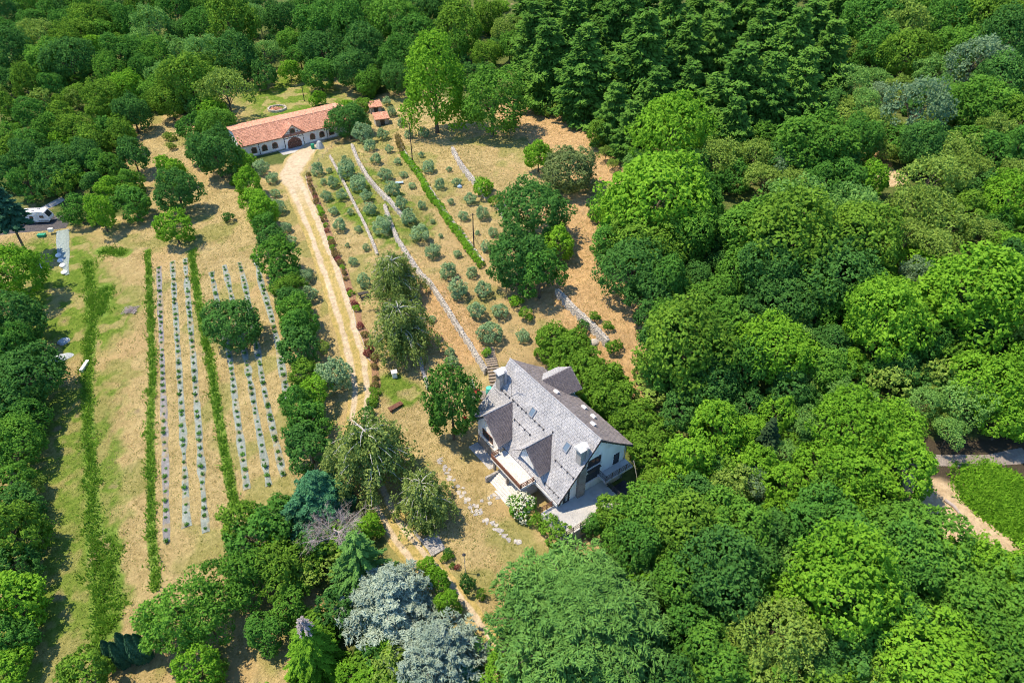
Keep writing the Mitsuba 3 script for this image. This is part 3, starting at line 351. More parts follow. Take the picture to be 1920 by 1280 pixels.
    ('dark_conifer', 'k', 31.3, 58.5, 2.35, 'nearly black conifer in the wood right of the villa', 'conifer', ''),
    ('broadleaf_tree', 'l', 25.8, 60.6, 3.35, 'bright green broadleaf tree in the wood right of the villa, middle row, second from left', 'tree', 'trees in the wood right of the villa'),
    ('broadleaf_tree', 'l', 21.9, 56.8, 3.13, 'bright green broadleaf tree in the wood right of the villa, middle row, leftmost', 'tree', 'trees in the wood right of the villa'),
    ('broadleaf_tree', 'l', 20.2, 55.0, 2.84, 'bright green broadleaf tree in the wood right of the villa, bottom row, leftmost', 'tree', 'trees in the wood right of the villa'),
    ('grey_green_tree', 'g', 28.4, 53.8, 1.91, 'grey green tree in the wood right of the villa', 'tree', 'trees in the wood right of the villa'),
    ('feathery_tree', 'y', 25.2, 51.4, 2.74, 'yellowish green loose tree in the wood right of the villa', 'tree', 'trees in the wood right of the villa'),
    ('broadleaf_tree', 'b', 21.7, 51.0, 2.98, 'green broadleaf tree in the wood right of the villa, bottom row, second from left', 'tree', 'trees in the wood right of the villa'),
    ('feathery_tree', 'f', 55.7, 62.3, 3.05, 'soft pale feathery tree in the wood right of the villa, upper row, fourth from left', 'tree', 'trees in the wood right of the villa'),
    ('broadleaf_tree', 'l', 59.4, 63.8, 3.87, 'bright green broadleaf tree in the wood right of the villa, top row, fifth from left', 'tree', 'trees in the wood right of the villa'),
    ('broadleaf_tree', 'l', 63.5, 65.4, 3.38, 'bright green broadleaf tree in the wood right of the villa, top row, sixth from left', 'tree', 'trees in the wood right of the villa'),
    ('broadleaf_tree', 'l', 60.1, 59.9, 3.13, 'bright green broadleaf tree in the wood right of the villa, middle row, sixth from left', 'tree', 'trees in the wood right of the villa'),
    ('feathery_tree', 'f', 53.6, 59.1, 2.09, 'soft pale feathery tree in the wood right of the villa, lower row, fourth from left', 'tree', 'trees in the wood right of the villa'),
    ('broadleaf_tree', 'd', 55.1, 67.8, 2.37, 'dark green broadleaf tree in the wood right of the villa, fourth from left', 'tree', 'trees in the wood right of the villa'),
    ('broadleaf_tree', 'd', 30.3, 64.0, 2.34, 'dark green broadleaf tree in the wood right of the villa, leftmost', 'tree', 'trees in the wood right of the villa'),
    ('feathery_tree', 'f', 36.7, 60.7, 2.27, 'soft pale feathery tree in the wood right of the villa, lower row, second from left', 'tree', 'trees in the wood right of the villa'),
    ('broadleaf_tree', 'b', 16.7, 49.0, 4.08, 'green broadleaf tree in the bottom right wood, first row, leftmost', 'tree', 'trees in the bottom right wood'),
    ('broadleaf_tree', 'b', 19.4, 46.7, 4.65, 'green broadleaf tree in the bottom right wood, first row, second from left', 'tree', 'trees in the bottom right wood'),
    ('broadleaf_tree', 'b', 24.1, 46.3, 3.96, 'green broadleaf tree in the bottom right wood, first row, third from left', 'tree', 'trees in the bottom right wood'),
    ('broadleaf_tree', 'b', 21.8, 41.3, 4.53, 'green broadleaf tree in the bottom right wood, second row, third from left', 'tree', 'trees in the bottom right wood'),
    ('broadleaf_tree', 'b', 18.6, 41.4, 3.79, 'green broadleaf tree in the bottom right wood, second row, second from left', 'tree', 'trees in the bottom right wood'),
    ('broadleaf_tree', 'b', 26.0, 43.5, 3.2, 'green broadleaf tree in the bottom right wood, second row, fourth from left', 'tree', 'trees in the bottom right wood'),
    ('feathery_tree', 'f', 29.3, 42.9, 2.39, 'soft pale feathery tree in the bottom right wood, leftmost', 'tree', 'trees in the bottom right wood'),
    ('broadleaf_tree', 'b', 33.8, 45.1, 4.65, 'green broadleaf tree in the bottom right wood, first row, fifth from left', 'tree', 'trees in the bottom right wood'),
    ('broadleaf_tree', 'b', 32.1, 47.3, 3.03, 'green broadleaf tree in the bottom right wood, first row, fourth from left', 'tree', 'trees in the bottom right wood'),
    ('broadleaf_tree', 'b', 37.4, 45.1, 2.96, 'green broadleaf tree in the bottom right wood, first row, sixth from left', 'tree', 'trees in the bottom right wood'),
    ('broadleaf_tree', 'b', 42.7, 43.5, 4.43, 'green broadleaf tree in the bottom right wood, second row, sixth from left', 'tree', 'trees in the bottom right wood'),
    ('broadleaf_tree', 'b', 40.4, 41.4, 3.73, 'green broadleaf tree in the bottom right wood, second row, fifth from left', 'tree', 'trees in the bottom right wood'),
    ('broadleaf_tree', 'l', 33.2, 38.7, 4.97, 'bright green broadleaf tree in the bottom right wood, leftmost', 'tree', 'trees in the bottom right wood'),
    ('broadleaf_tree', 'b', 36.9, 38.2, 3.62, 'green broadleaf tree in the bottom right wood, third row, fourth from left', 'tree', 'trees in the bottom right wood'),
    ('broadleaf_tree', 'l', 46.4, 41.8, 2.98, 'bright green broadleaf tree in the bottom right wood, sixth from left', 'tree', 'trees in the bottom right wood'),
    ('broadleaf_tree', 'l', 49.8, 41.8, 2.85, 'bright green broadleaf tree in the bottom right wood, seventh from left', 'tree', 'trees in the bottom right wood'),
    ('broadleaf_tree', 'b', 50.2, 39.3, 3.39, 'green broadleaf tree in the bottom right wood, third row, sixth from left', 'tree', 'trees in the bottom right wood'),
    ('broadleaf_tree', 'b', 44.9, 38.2, 3.6, 'green broadleaf tree in the bottom right wood, third row, fifth from left', 'tree', 'trees in the bottom right wood'),
    ('broadleaf_tree', 'b', 46.0, 35.4, 4.08, 'green broadleaf tree in the bottom right wood, fourth row, sixth from left', 'tree', 'trees in the bottom right wood'),
    ('broadleaf_tree', 'b', 39.2, 35.6, 2.93, 'green broadleaf tree in the bottom right wood, fourth row, fifth from left', 'tree', 'trees in the bottom right wood'),
    ('broadleaf_tree', 'b', 36.0, 35.2, 2.93, 'green broadleaf tree in the bottom right wood, fourth row, fourth from left', 'tree', 'trees in the bottom right wood'),
    ('broadleaf_tree', 'l', 39.7, 31.5, 4.48, 'bright green broadleaf tree in the bottom right wood, fifth from left', 'tree', 'trees in the bottom right wood'),
    ('broadleaf_tree', 'b', 46.3, 31.8, 3.37, 'green broadleaf tree in the bottom right wood, fifth row, fifth from left', 'tree', 'trees in the bottom right wood'),
    ('feathery_tree', 'y', 25.7, 35.5, 3.89, 'yellowish green loose tree in the bottom right wood, second from left', 'tree', 'trees in the bottom right wood'),
    ('feathery_tree', 'y', 27.1, 33.0, 2.76, 'yellowish green loose tree in the bottom right wood, third from left', 'tree', 'trees in the bottom right wood'),
    ('feathery_tree', 'y', 23.1, 34.1, 2.56, 'yellowish green loose tree in the bottom right wood, leftmost', 'tree', 'trees in the bottom right wood'),
    ('broadleaf_tree', 'b', 19.7, 33.1, 3.25, 'green broadleaf tree in the bottom right wood, fourth row, leftmost', 'tree', 'trees in the bottom right wood'),
    ('broadleaf_tree', 'd', 18.3, 36.4, 3.0, 'dark green broadleaf tree in the bottom right wood, second from left', 'tree', 'trees in the bottom right wood'),
    ('broadleaf_tree', 'b', 37.0, 32.0, 2.82, 'green broadleaf tree in the bottom right wood, fifth row, fourth from left', 'tree', 'trees in the bottom right wood'),
    ('broadleaf_tree', 'b', 14.9, 31.8, 2.63, 'green broadleaf tree in the bottom right wood, fifth row, leftmost', 'tree', 'trees in the bottom right wood'),
    ('broadleaf_tree', 'd', 24.2, 39.4, 2.45, 'dark green broadleaf tree in the bottom right wood, third from left', 'tree', 'trees in the bottom right wood'),
    ('broadleaf_tree', 'b', 33.3, 35.1, 2.45, 'green broadleaf tree in the bottom right wood, fourth row, third from left', 'tree', 'trees in the bottom right wood'),
    ('broadleaf_tree', 'd', 28.5, 46.7, 3.03, 'dark green broadleaf tree in the bottom right wood, fourth from left', 'tree', 'trees in the bottom right wood'),
    ('feathery_tree', 'F', -34.8, 39.5, 4.19, 'fine leaved mid green feathery tree at the bottom left, third from left', 'tree', 'trees at the bottom left'),
    ('feathery_tree', 'F', -31.0, 42.7, 3.63, 'fine leaved mid green feathery tree at the bottom left, fifth from left', 'tree', 'trees at the bottom left'),
    ('feathery_tree', 'F', -32.6, 39.3, 2.64, 'fine leaved mid green feathery tree at the bottom left, fourth from left', 'tree', 'trees at the bottom left'),
    ('feathery_tree', 'F', -38.2, 39.1, 2.3, 'fine leaved mid green feathery tree at the bottom left, leftmost', 'tree', 'trees at the bottom left'),
    ('broadleaf_tree', 'b', -29.7, 48.4, 3.59, 'green broadleaf tree at the bottom left, upper row, second from left', 'tree', 'trees at the bottom left'),
    ('broadleaf_tree', 'b', -29.4, 44.3, 2.88, 'green broadleaf tree at the bottom left, lower row, second from left', 'tree', 'trees at the bottom left'),
    ('broadleaf_tree', 'b', -26.4, 44.5, 2.76, 'green broadleaf tree at the bottom left, lower row, fourth from left', 'tree', 'trees at the bottom left'),
    ('broadleaf_tree', 'b', -28.8, 52.5, 2.59, 'green broadleaf tree at the bottom left, upper row, third from left', 'tree', 'trees at the bottom left'),
    ('broadleaf_tree', 'b', -26.2, 38.6, 2.17, 'green broadleaf tree at the bottom left, lower row, third from left', 'tree', 'trees at the bottom left'),
    ('spruce_tree', 's', -20.5, 35.7, 3.14, 'bushy spruce with a dead grey top left of the blue cedars', 'spruce', ''),
    ('broadleaf_tree', 'l', -32.0, 34.2, 2.3, 'bright green broadleaf tree at the bottom left, leftmost', 'tree', 'trees at the bottom left'),
    ('feathery_tree', 'F', -35.7, 38.2, 2.72, 'fine leaved mid green feathery tree at the bottom left, second from left', 'tree', 'trees at the bottom left'),
    ('broadleaf_tree', 'b', -43.9, 34.3, 2.63, 'green broadleaf tree at the bottom left, lower row, leftmost', 'tree', 'trees at the bottom left'),
    ('broadleaf_tree', 'l', -16.2, 33.6, 1.73, 'bright green broadleaf tree at the bottom left, second from left', 'tree', 'trees at the bottom left'),
    ('dark_cedar', 't', -4.9, 33.2, 2.23, 'small teal green cedar at the bottom edge right of the lower blue cedar', 'cedar', ''),
    ('broadleaf_tree', 'l', -1.3, 33.1, 1.91, 'bright green broadleaf tree at the bottom left, seventh from left', 'tree', 'trees at the bottom left'),
    ('broadleaf_tree', 'b', -32.4, 51.3, 2.57, 'green broadleaf tree at the bottom left, upper row, leftmost', 'tree', 'trees at the bottom left'),
    ('broadleaf_tree', 'b', -24.4, 46.2, 2.44, 'green broadleaf tree at the bottom left, lower row, sixth from left', 'tree', 'trees at the bottom left'),
    ('broadleaf_tree', 'b', -24.3, 41.4, 2.11, 'green broadleaf tree at the bottom left, lower row, fifth from left', 'tree', 'trees at the bottom left'),
    ('broadleaf_tree', 'l', -17.1, 50.5, 1.65, 'bright green broadleaf tree at the bottom left, third from left', 'tree', 'trees at the bottom left'),
    ('broadleaf_tree', 'l', -8.3, 43.3, 1.42, 'bright green broadleaf tree at the bottom left, fifth from left', 'tree', 'trees at the bottom left'),
    ('broadleaf_tree', 'l', -7.0, 40.8, 1.39, 'bright green broadleaf tree at the bottom left, sixth from left', 'tree', 'trees at the bottom left'),
    ('broadleaf_tree', 'l', -9.7, 45.4, 1.09, 'bright green broadleaf tree at the bottom left, fourth from left', 'tree', 'trees at the bottom left'),
    ('birch_tree', 'n', -19.2, 93.5, 3.93, 'upper, more upright birch of the pair beside the olive terraces', 'birch', ''),
    ('birch_tree', 'n', -16.6, 81.5, 4.23, 'lower weeping birch of the pair beside the olive terraces', 'birch', ''),
    ('birch_tree', 'N', -17.5, 57.5, 4.78, 'largest weeping birch with bare white branches, at the lower end of the drive', 'birch', ''),
    ('birch_tree', 'n', -10.6, 52.3, 3.24, 'drooping birch beside the garden steps, right of the largest birch', 'birch', ''),
    ('magnolia_tree', 'm', -7.9, 65.1, 3.23, 'tall glossy dark green tree at the left corner of the villa', 'tree', ''),
    ('broadleaf_tree', 'l', 19.6, 105.4, 4.37, 'bright green broadleaf tree around the orange clearing, third from left', 'tree', 'trees around the orange clearing'),
    ('broadleaf_tree', 'b', 17.1, 96.5, 3.96, 'green broadleaf tree around the orange clearing, middle row, second from left', 'tree', 'trees around the orange clearing'),
    ('broadleaf_tree', 'b', 18.2, 87.9, 4.21, 'green broadleaf tree around the orange clearing, middle row, third from left', 'tree', 'trees around the orange clearing'),
    ('broadleaf_tree', 'b', 20.5, 82.7, 3.29, 'green broadleaf tree around the orange clearing, bottom row, leftmost', 'tree', 'trees around the orange clearing'),
    ('broadleaf_tree', 'b', 20.7, 75.8, 2.86, 'green broadleaf tree in the wood right of the villa, top row, leftmost', 'tree', 'trees in the wood right of the villa'),
    ('broadleaf_tree', 'd', -47.3, 116.1, 2.24, 'dark green broadleaf tree in the row left of the drive, leftmost', 'tree', 'trees in the row left of the drive'),
    ('broadleaf_tree', 'd', -39.4, 99.8, 2.75, 'dark green broadleaf tree in the row left of the drive, second from left', 'tree', 'trees in the row left of the drive'),
    ('broadleaf_tree', 'd', -35.8, 91.6, 2.61, 'dark green broadleaf tree in the row left of the drive, third from left', 'tree', 'trees in the row left of the drive'),
    ('broadleaf_tree', 'd', -33.1, 83.9, 2.8, 'dark green broadleaf tree in the row left of the drive, fourth from left', 'tree', 'trees in the row left of the drive'),
    ('broadleaf_tree', 'b', -30.1, 75.4, 2.33, 'green broadleaf tree in the row left of the drive, fifth from left', 'tree', 'trees in the row left of the drive'),
    ('broadleaf_tree', 'd', -29.7, 69.4, 2.37, 'dark green broadleaf tree in the row left of the drive, sixth from left', 'tree', 'trees in the row left of the drive'),
    ('broadleaf_tree', 'b', 9.5, 49.8, 1.38, 'green broadleaf tree at the bottom left, upper row, fourth from left', 'tree', 'trees at the bottom left'),
    ('broadleaf_tree', 'b', 11.8, 50.1, 2.24, 'green broadleaf tree at the bottom left, upper row, fifth from left', 'tree', 'trees at the bottom left'),
    ('broadleaf_tree', 'b', 16.2, 112.3, 2.32, 'green broadleaf tree around the orange clearing, top row, third from left', 'tree', 'trees around the orange clearing'),
    ('broadleaf_tree', 'b', 13.2, 48.7, 2.81, 'green broadleaf tree at the bottom left, upper row, seventh from left', 'tree', 'trees at the bottom left'),
    ('broadleaf_tree', 'd', 13.6, 45.6, 2.89, 'dark green broadleaf tree in the bottom right wood, leftmost', 'tree', 'trees in the bottom right wood'),
    ('broadleaf_tree', 'b', 12.2, 47.3, 2.07, 'green broadleaf tree at the bottom left, upper row, sixth from left', 'tree', 'trees at the bottom left'),
    ('broadleaf_tree', 'b', 17.2, 46.1, 3.04, 'green broadleaf tree in the bottom right wood, second row, leftmost', 'tree', 'trees in the bottom right wood'),
    ('bare_tree', 'z', 47.4, 192.9, 2.83, 'grey dead tree with bare limbs among the conifers of the top edge', 'bare tree', ''),
    ('bare_tree', 'z', -136.5, 226.6, 2.35, 'grey leafless tree in the top left wood', 'bare tree', ''),
    ('bare_tree', 'z', 42.2, 63.8, 1.51, 'thin bare grey tree in the wood right of the villa', 'bare tree', ''),
    ('broadleaf_tree', 'b', 30.5, 83.3, 3.28, 'green broadleaf tree around the orange clearing, bottom row, fourth from left', 'tree', 'trees around the orange clearing'),
    ('broadleaf_tree', 'b', 22.0, 64.7, 2.79, 'green broadleaf tree in the wood right of the villa, middle row, second from left', 'tree', 'trees in the wood right of the villa'),
    ('broadleaf_tree', 'l', 32.3, 53.3, 2.52, 'bright green broadleaf tree in the wood right of the villa, bottom row, third from left', 'tree', 'trees in the wood right of the villa'),
    ('broadleaf_tree', 'b', 17.4, 55.5, 1.97, 'green broadleaf tree in the wood right of the villa, bottom row, leftmost', 'tree', 'trees in the wood right of the villa'),
    ('broadleaf_tree', 'b', 24.9, 55.4, 2.2, 'green broadleaf tree in the wood right of the villa, bottom row, third from left', 'tree', 'trees in the wood right of the villa'),
    ('broadleaf_tree', 'l', 29.8, 56.2, 2.33, 'bright green broadleaf tree in the wood right of the villa, bottom row, second from left', 'tree', 'trees in the wood right of the villa'),
    ('broadleaf_tree', 'b', 37.5, 52.9, 2.5, 'green broadleaf tree in the wood right of the villa, bottom row, fourth from left', 'tree', 'trees in the wood right of the villa'),
    ('broadleaf_tree', 'b', 55.6, 71.5, 2.85, 'green broadleaf tree in the wood right of the villa, top row, seventh from left', 'tree', 'trees in the wood right of the villa'),
    ('broadleaf_tree', 'l', 53.1, 73.4, 2.18, 'bright green broadleaf tree in the wood right of the villa, top row, fourth from left', 'tree', 'trees in the wood right of the villa'),
    ('broadleaf_tree', 'b', 33.2, 77.9, 2.87, 'green broadleaf tree in the wood right of the villa, top row, fifth from left', 'tree', 'trees in the wood right of the villa'),
    ('broadleaf_tree', 'b', 33.4, 86.1, 3.18, 'green broadleaf tree around the orange clearing, bottom row, fifth from left', 'tree', 'trees around the orange clearing'),
    ('feathery_tree', 'f', 51.1, 62.9, 2.29, 'soft pale feathery tree in the wood right of the villa, lower row, third from left', 'tree', 'trees in the wood right of the villa'),
    ('broadleaf_tree', 'b', 48.0, 119.3, 2.95, 'green broadleaf tree in the top right wood, bottom row, second from left', 'tree', 'trees in the top right wood'),
    ('broadleaf_tree', 'b', 51.9, 99.9, 3.01, 'green broadleaf tree in the right edge wood, upper row, second from left', 'tree', 'trees in the right edge wood'),
    ('feathery_tree', 'y', 58.8, 96.1, 2.53, 'yellowish green loose tree in the right edge wood, lower row, second from left', 'tree', 'trees in the right edge wood'),
    ('blue_cedar', 'u', -13.1, 40.2, 5.18, 'upper silvery blue cedar beside the lower track', 'cedar', ''),
    ('blue_cedar', 'u', -7.7, 34.5, 4.86, 'lower silvery blue cedar at the bottom edge beside the track', 'cedar', ''),
    ('young_cedar', 'e', -16.5, 43.4, 4.46, 'star shaped green cedar with separate drooping boughs, above the blue cedars', 'cedar', ''),
    ('dark_cedar', 'h', -23.6, 53.7, 4.63, 'dark blue green cedar at the near end of the mulch strips', 'cedar', ''),
    ('bare_tree', 'z', -20.5, 48.7, 4.52, 'leafless lilac grey tree between the dark cedar and the star shaped cedar', 'bare tree', ''),
    ('great_cedar', 'q', 7.2, 36.9, 9.67, 'huge spreading light green cedar in front of the villa patio', 'cedar', ''),
    ('tall_pine', 'p', -94.0, 114.7, 3.54, 'tall dark pine with a bare leaning trunk beside the caravan', 'pine', ''),
    ('broadleaf_tree', 'b', 42.2, 49.8, 1.65, 'green broadleaf tree in the wood right of the villa, bottom row, fifth from left', 'tree', 'trees in the wood right of the villa'),
    ('broadleaf_tree', 'b', 75.8, 102.2, 3.29, 'green broadleaf tree in the right edge wood, upper row, sixth from left', 'tree', 'trees in the right edge wood'),
    ('feathery_tree', 'f', 42.0, 37.5, 2.12, 'soft pale feathery tree in the bottom right wood, second from left', 'tree', 'trees in the bottom right wood'),
    ('broadleaf_tree', 'b', 21.7, 38.4, 1.55, 'green broadleaf tree in the bottom right wood, third row, leftmost', 'tree', 'trees in the bottom right wood'),
    ('feathery_tree', 'y', 79.7, 126.4, 2.66, 'yellowish green loose tree in the top right wood, upper row, seventh from left', 'tree', 'trees in the top right wood'),
    ('broadleaf_tree', 'l', 33.5, 62.8, 2.45, 'bright green broadleaf tree in the wood right of the villa, top row, leftmost', 'tree', 'trees in the wood right of the villa'),
    ('feathery_tree', 'f', 58.8, 69.7, 1.97, 'soft pale feathery tree in the wood right of the villa, upper row, third from left', 'tree', 'trees in the wood right of the villa'),
    ('broadleaf_tree', 'd', 33.0, 91.9, 2.33, 'dark green broadleaf tree around the orange clearing, fifth from left', 'tree', 'trees around the orange clearing'),
    ('broadleaf_tree', 'l', 34.1, 32.6, 1.98, 'bright green broadleaf tree in the bottom right wood, fourth from left', 'tree', 'trees in the bottom right wood'),
    ('broadleaf_tree', 'b', 25.4, 31.9, 2.15, 'green broadleaf tree in the bottom right wood, fifth row, second from left', 'tree', 'trees in the bottom right wood'),
    ('feathery_tree', 'f', 32.9, 57.6, 2.09, 'soft pale feathery tree in the wood right of the villa, lower row, leftmost', 'tree', 'trees in the wood right of the villa'),
    ('broadleaf_tree', 'd', 71.0, 113.6, 3.75, 'dark green broadleaf tree in the top right wood, lower row, fourth from left', 'tree', 'trees in the top right wood'),
    ('broadleaf_tree', 'b', 28.0, 41.4, 1.85, 'green broadleaf tree in the bottom right wood, third row, second from left', 'tree', 'trees in the bottom right wood'),
    ('broadleaf_tree', 'b', 72.4, 84.3, 2.68, 'green broadleaf tree in the right edge wood, lower row, seventh from left', 'tree', 'trees in the right edge wood'),
    ('feathery_tree', 'f', -81.9, 238.4, 3.63, 'soft pale feathery tree behind the barn, leftmost', 'tree', 'trees behind the barn'),
    ('layered_conifer', 'c', 42.8, 139.3, 3.0, 'tall layered conifer of the top edge stand, sixth row, fifth from left', 'conifer', 'conifers of the stand along the top edge'),
    ('layered_conifer', 'c', 42.6, 147.4, 3.12, 'tall layered conifer of the top edge stand, sixth row, fourth from left', 'conifer', 'conifers of the stand along the top edge'),
    ('broadleaf_tree', 'b', -136.1, 218.8, 4.7, 'green broadleaf tree in the top left wood, third row, third from left', 'tree', 'trees in the top left wood'),
    ('layered_conifer', 'c', 18.8, 219.4, 5.1, 'tall layered conifer of the top edge stand, first row, third from left', 'conifer', 'conifers of the stand along the top edge'),
    ('broadleaf_tree', 'l', 45.8, 71.0, 1.87, 'bright green broadleaf tree in the wood right of the villa, top row, third from left', 'tree', 'trees in the wood right of the villa'),
    ('feathery_tree', 'y', 44.6, 119.6, 3.52, 'yellowish green loose tree in the top right wood, lower row, leftmost', 'tree', 'trees in the top right wood'),
    ('broadleaf_tree', 'b', 106.5, 148.3, 2.72, 'green broadleaf tree in the top right wood, middle row, sixth from left', 'tree', 'trees in the top right wood'),
    ('broadleaf_tree', 'b', 26.1, 84.0, 2.53, 'green broadleaf tree around the orange clearing, bottom row, third from left', 'tree', 'trees around the orange clearing'),
    ('broadleaf_tree', 'b', -7.0, 196.3, 3.66, 'green broadleaf tree behind the barn, lower row, fifth from left', 'tree', 'trees behind the barn'),
    ('broadleaf_tree', 'b', 115.5, 180.8, 3.0, 'green broadleaf tree in the top right wood, top row, fifth from left', 'tree', 'trees in the top right wood'),
    ('layered_conifer', 'c', 11.0, 190.1, 4.57, 'tall layered conifer of the top edge stand, third row, second from left', 'conifer', 'conifers of the stand along the top edge'),
    ('broadleaf_tree', 'd', 69.4, 119.8, 3.46, 'dark green broadleaf tree in the top right wood, lower row, third from left', 'tree', 'trees in the top right wood'),
    ('broadleaf_tree', 'd', 80.7, 109.5, 3.33, 'dark green broadleaf tree in the top right wood, lower row, fifth from left', 'tree', 'trees in the top right wood'),
    ('broadleaf_tree', 'b', 74.5, 94.1, 2.29, 'green broadleaf tree in the right edge wood, upper row, seventh from left', 'tree', 'trees in the right edge wood'),
    ('layered_conifer', 'c', 65.9, 143.7, 2.88, 'tall layered conifer of the top edge stand, fifth row, seventh from left', 'conifer', 'conifers of the stand along the top edge'),
    ('broadleaf_tree', 'b', -135.8, 229.1, 5.06, 'green broadleaf tree in the top left wood, third row, fourth from left', 'tree', 'trees in the top left wood'),
    ('feathery_tree', 'f', -16.3, 238.4, 4.08, 'soft pale feathery tree behind the barn, third from left', 'tree', 'trees behind the barn'),
    ('broadleaf_tree', 'd', 31.1, 34.8, 2.09, 'dark green broadleaf tree in the bottom right wood, fifth from left', 'tree', 'trees in the bottom right wood'),
    ('broadleaf_tree', 'b', 49.0, 126.9, 3.55, 'green broadleaf tree in the top right wood, bottom row, leftmost', 'tree', 'trees in the top right wood'),
    ('broadleaf_tree', 'b', 78.8, 115.5, 3.35, 'green broadleaf tree in the top right wood, bottom row, fifth from left', 'tree', 'trees in the top right wood'),
    ('layered_conifer', 'c', 35.2, 156.4, 3.89, 'tall layered conifer of the top edge stand, fifth row, third from left', 'conifer', 'conifers of the stand along the top edge'),
    ('feathery_tree', 'f', 83.9, 134.8, 3.03, 'soft pale feathery tree in the top right wood, fifth from left', 'tree', 'trees in the top right wood'),
    ('broadleaf_tree', 'b', 57.4, 107.6, 3.35, 'green broadleaf tree in the right edge wood, upper row, third from left', 'tree', 'trees in the right edge wood'),
    ('broadleaf_tree', 'b', 71.2, 97.1, 3.2, 'green broadleaf tree in the right edge wood, upper row, fifth from left', 'tree', 'trees in the right edge wood'),
    ('feathery_tree', 'f', 40.1, 75.8, 2.41, 'soft pale feathery tree in the right edge wood, second from left', 'tree', 'trees in the right edge wood'),
    ('broadleaf_tree', 'b', 30.2, 32.7, 2.04, 'green broadleaf tree in the bottom right wood, fifth row, third from left', 'tree', 'trees in the bottom right wood'),
    ('broadleaf_tree', 'd', -104.4, 200.0, 3.69, 'dark green broadleaf tree in the top left wood, middle row, sixth from left', 'tree', 'trees in the top left wood'),
    ('broadleaf_tree', 'b', 39.7, 115.1, 3.26, 'green broadleaf tree around the orange clearing, top row, sixth from left', 'tree', 'trees around the orange clearing'),
    ('broadleaf_tree', 'l', 32.6, 33.1, 1.63, 'bright green broadleaf tree in the bottom right wood, second from left', 'tree', 'trees in the bottom right wood'),
    ('feathery_tree', 'f', 51.2, 84.0, 2.7, 'soft pale feathery tree in the right edge wood, fourth from left', 'tree', 'trees in the right edge wood'),
    ('broadleaf_tree', 'b', 39.0, 64.8, 1.87, 'green broadleaf tree in the wood right of the villa, middle row, fifth from left', 'tree', 'trees in the wood right of the villa'),
    ('broadleaf_tree', 'd', 28.2, 87.5, 2.51, 'dark green broadleaf tree around the orange clearing, third from left', 'tree', 'trees around the orange clearing'),
    ('broadleaf_tree', 'b', -112.2, 197.1, 3.99, 'green broadleaf tree in the top left wood, fourth row, fifth from left', 'tree', 'trees in the top left wood'),
    ('broadleaf_tree', 'd', 64.3, 137.0, 2.99, 'dark green broadleaf tree in the top right wood, upper row, leftmost', 'tree', 'trees in the top right wood'),
    ('broadleaf_tree', 'b', 39.2, 136.7, 2.72, 'green broadleaf tree around the orange clearing, top row, fifth from left', 'tree', 'trees around the orange clearing'),
    ('broadleaf_tree', 'b', 30.9, 36.6, 1.64, 'green broadleaf tree in the bottom right wood, fourth row, second from left', 'tree', 'trees in the bottom right wood'),
    ('broadleaf_tree', 'b', -87.6, 175.3, 4.12, 'green broadleaf tree in the top left wood, fifth row, seventh from left', 'tree', 'trees in the top left wood'),
    ('broadleaf_tree', 'd', 62.4, 119.0, 3.8, 'dark green broadleaf tree in the top right wood, lower row, second from left', 'tree', 'trees in the top right wood'),
    ('layered_conifer', 'c', 23.3, 164.9, 3.91, 'tall layered conifer of the top edge stand, fifth row, second from left', 'conifer', 'conifers of the stand along the top edge'),
    ('feathery_tree', 'f', 24.0, 124.6, 2.77, 'soft pale feathery tree around the orange clearing', 'tree', 'trees around the orange clearing'),
    ('broadleaf_tree', 'd', -96.5, 146.7, 3.62, 'dark green broadleaf tree in the top left wood, bottom row, seventh from left', 'tree', 'trees in the top left wood'),
    ('broadleaf_tree', 'l', 29.9, 60.9, 2.29, 'bright green broadleaf tree in the wood right of the villa, middle row, third from left', 'tree', 'trees in the wood right of the villa'),
    ('layered_conifer', 'c', 20.4, 157.0, 3.16, 'tall layered conifer of the top edge stand, fifth row, leftmost', 'conifer', 'conifers of the stand along the top edge'),
    ('broadleaf_tree', 'l', 40.1, 49.3, 1.9, 'bright green broadleaf tree in the bottom right wood, third from left', 'tree', 'trees in the bottom right wood'),
    ('broadleaf_tree', 'b', 29.5, 40.7, 1.71, 'green broadleaf tree in the bottom right wood, third row, third from left', 'tree', 'trees in the bottom right wood'),
    ('broadleaf_tree', 'l', 59.5, 87.5, 2.67, 'bright green broadleaf tree in the right edge wood, upper row, second from left', 'tree', 'trees in the right edge wood'),
    ('feathery_tree', 'y', 77.9, 163.0, 3.24, 'yellowish green loose tree in the top right wood, upper row, second from left', 'tree', 'trees in the top right wood'),
    ('layered_conifer', 'c', 20.6, 185.1, 4.11, 'tall layered conifer of the top edge stand, third row, third from left', 'conifer', 'conifers of the stand along the top edge'),
    ('broadleaf_tree', 'd', -11.0, 185.6, 3.38, 'dark green broadleaf tree behind the barn, lower row, seventh from left', 'tree', 'trees behind the barn'),
    ('broadleaf_tree', 'd', 97.5, 185.8, 3.55, 'dark green broadleaf tree in the top right wood, upper row, fifth from left', 'tree', 'trees in the top right wood'),
    ('broadleaf_tree', 'd', 33.8, 119.0, 2.87, 'dark green broadleaf tree around the orange clearing, second from left', 'tree', 'trees around the orange clearing'),
    ('broadleaf_tree', 'd', 41.1, 47.3, 1.94, 'dark green broadleaf tree in the bottom right wood, sixth from left', 'tree', 'trees in the bottom right wood'),
    ('broadleaf_tree', 'b', -96.6, 153.1, 3.59, 'green broadleaf tree in the grove left of the barn, lower row, second from left', 'tree', 'trees of the grove left of the barn'),
    ('layered_conifer', 'c', 24.6, 184.9, 4.27, 'tall layered conifer of the top edge stand, third row, fourth from left', 'conifer', 'conifers of the stand along the top edge'),
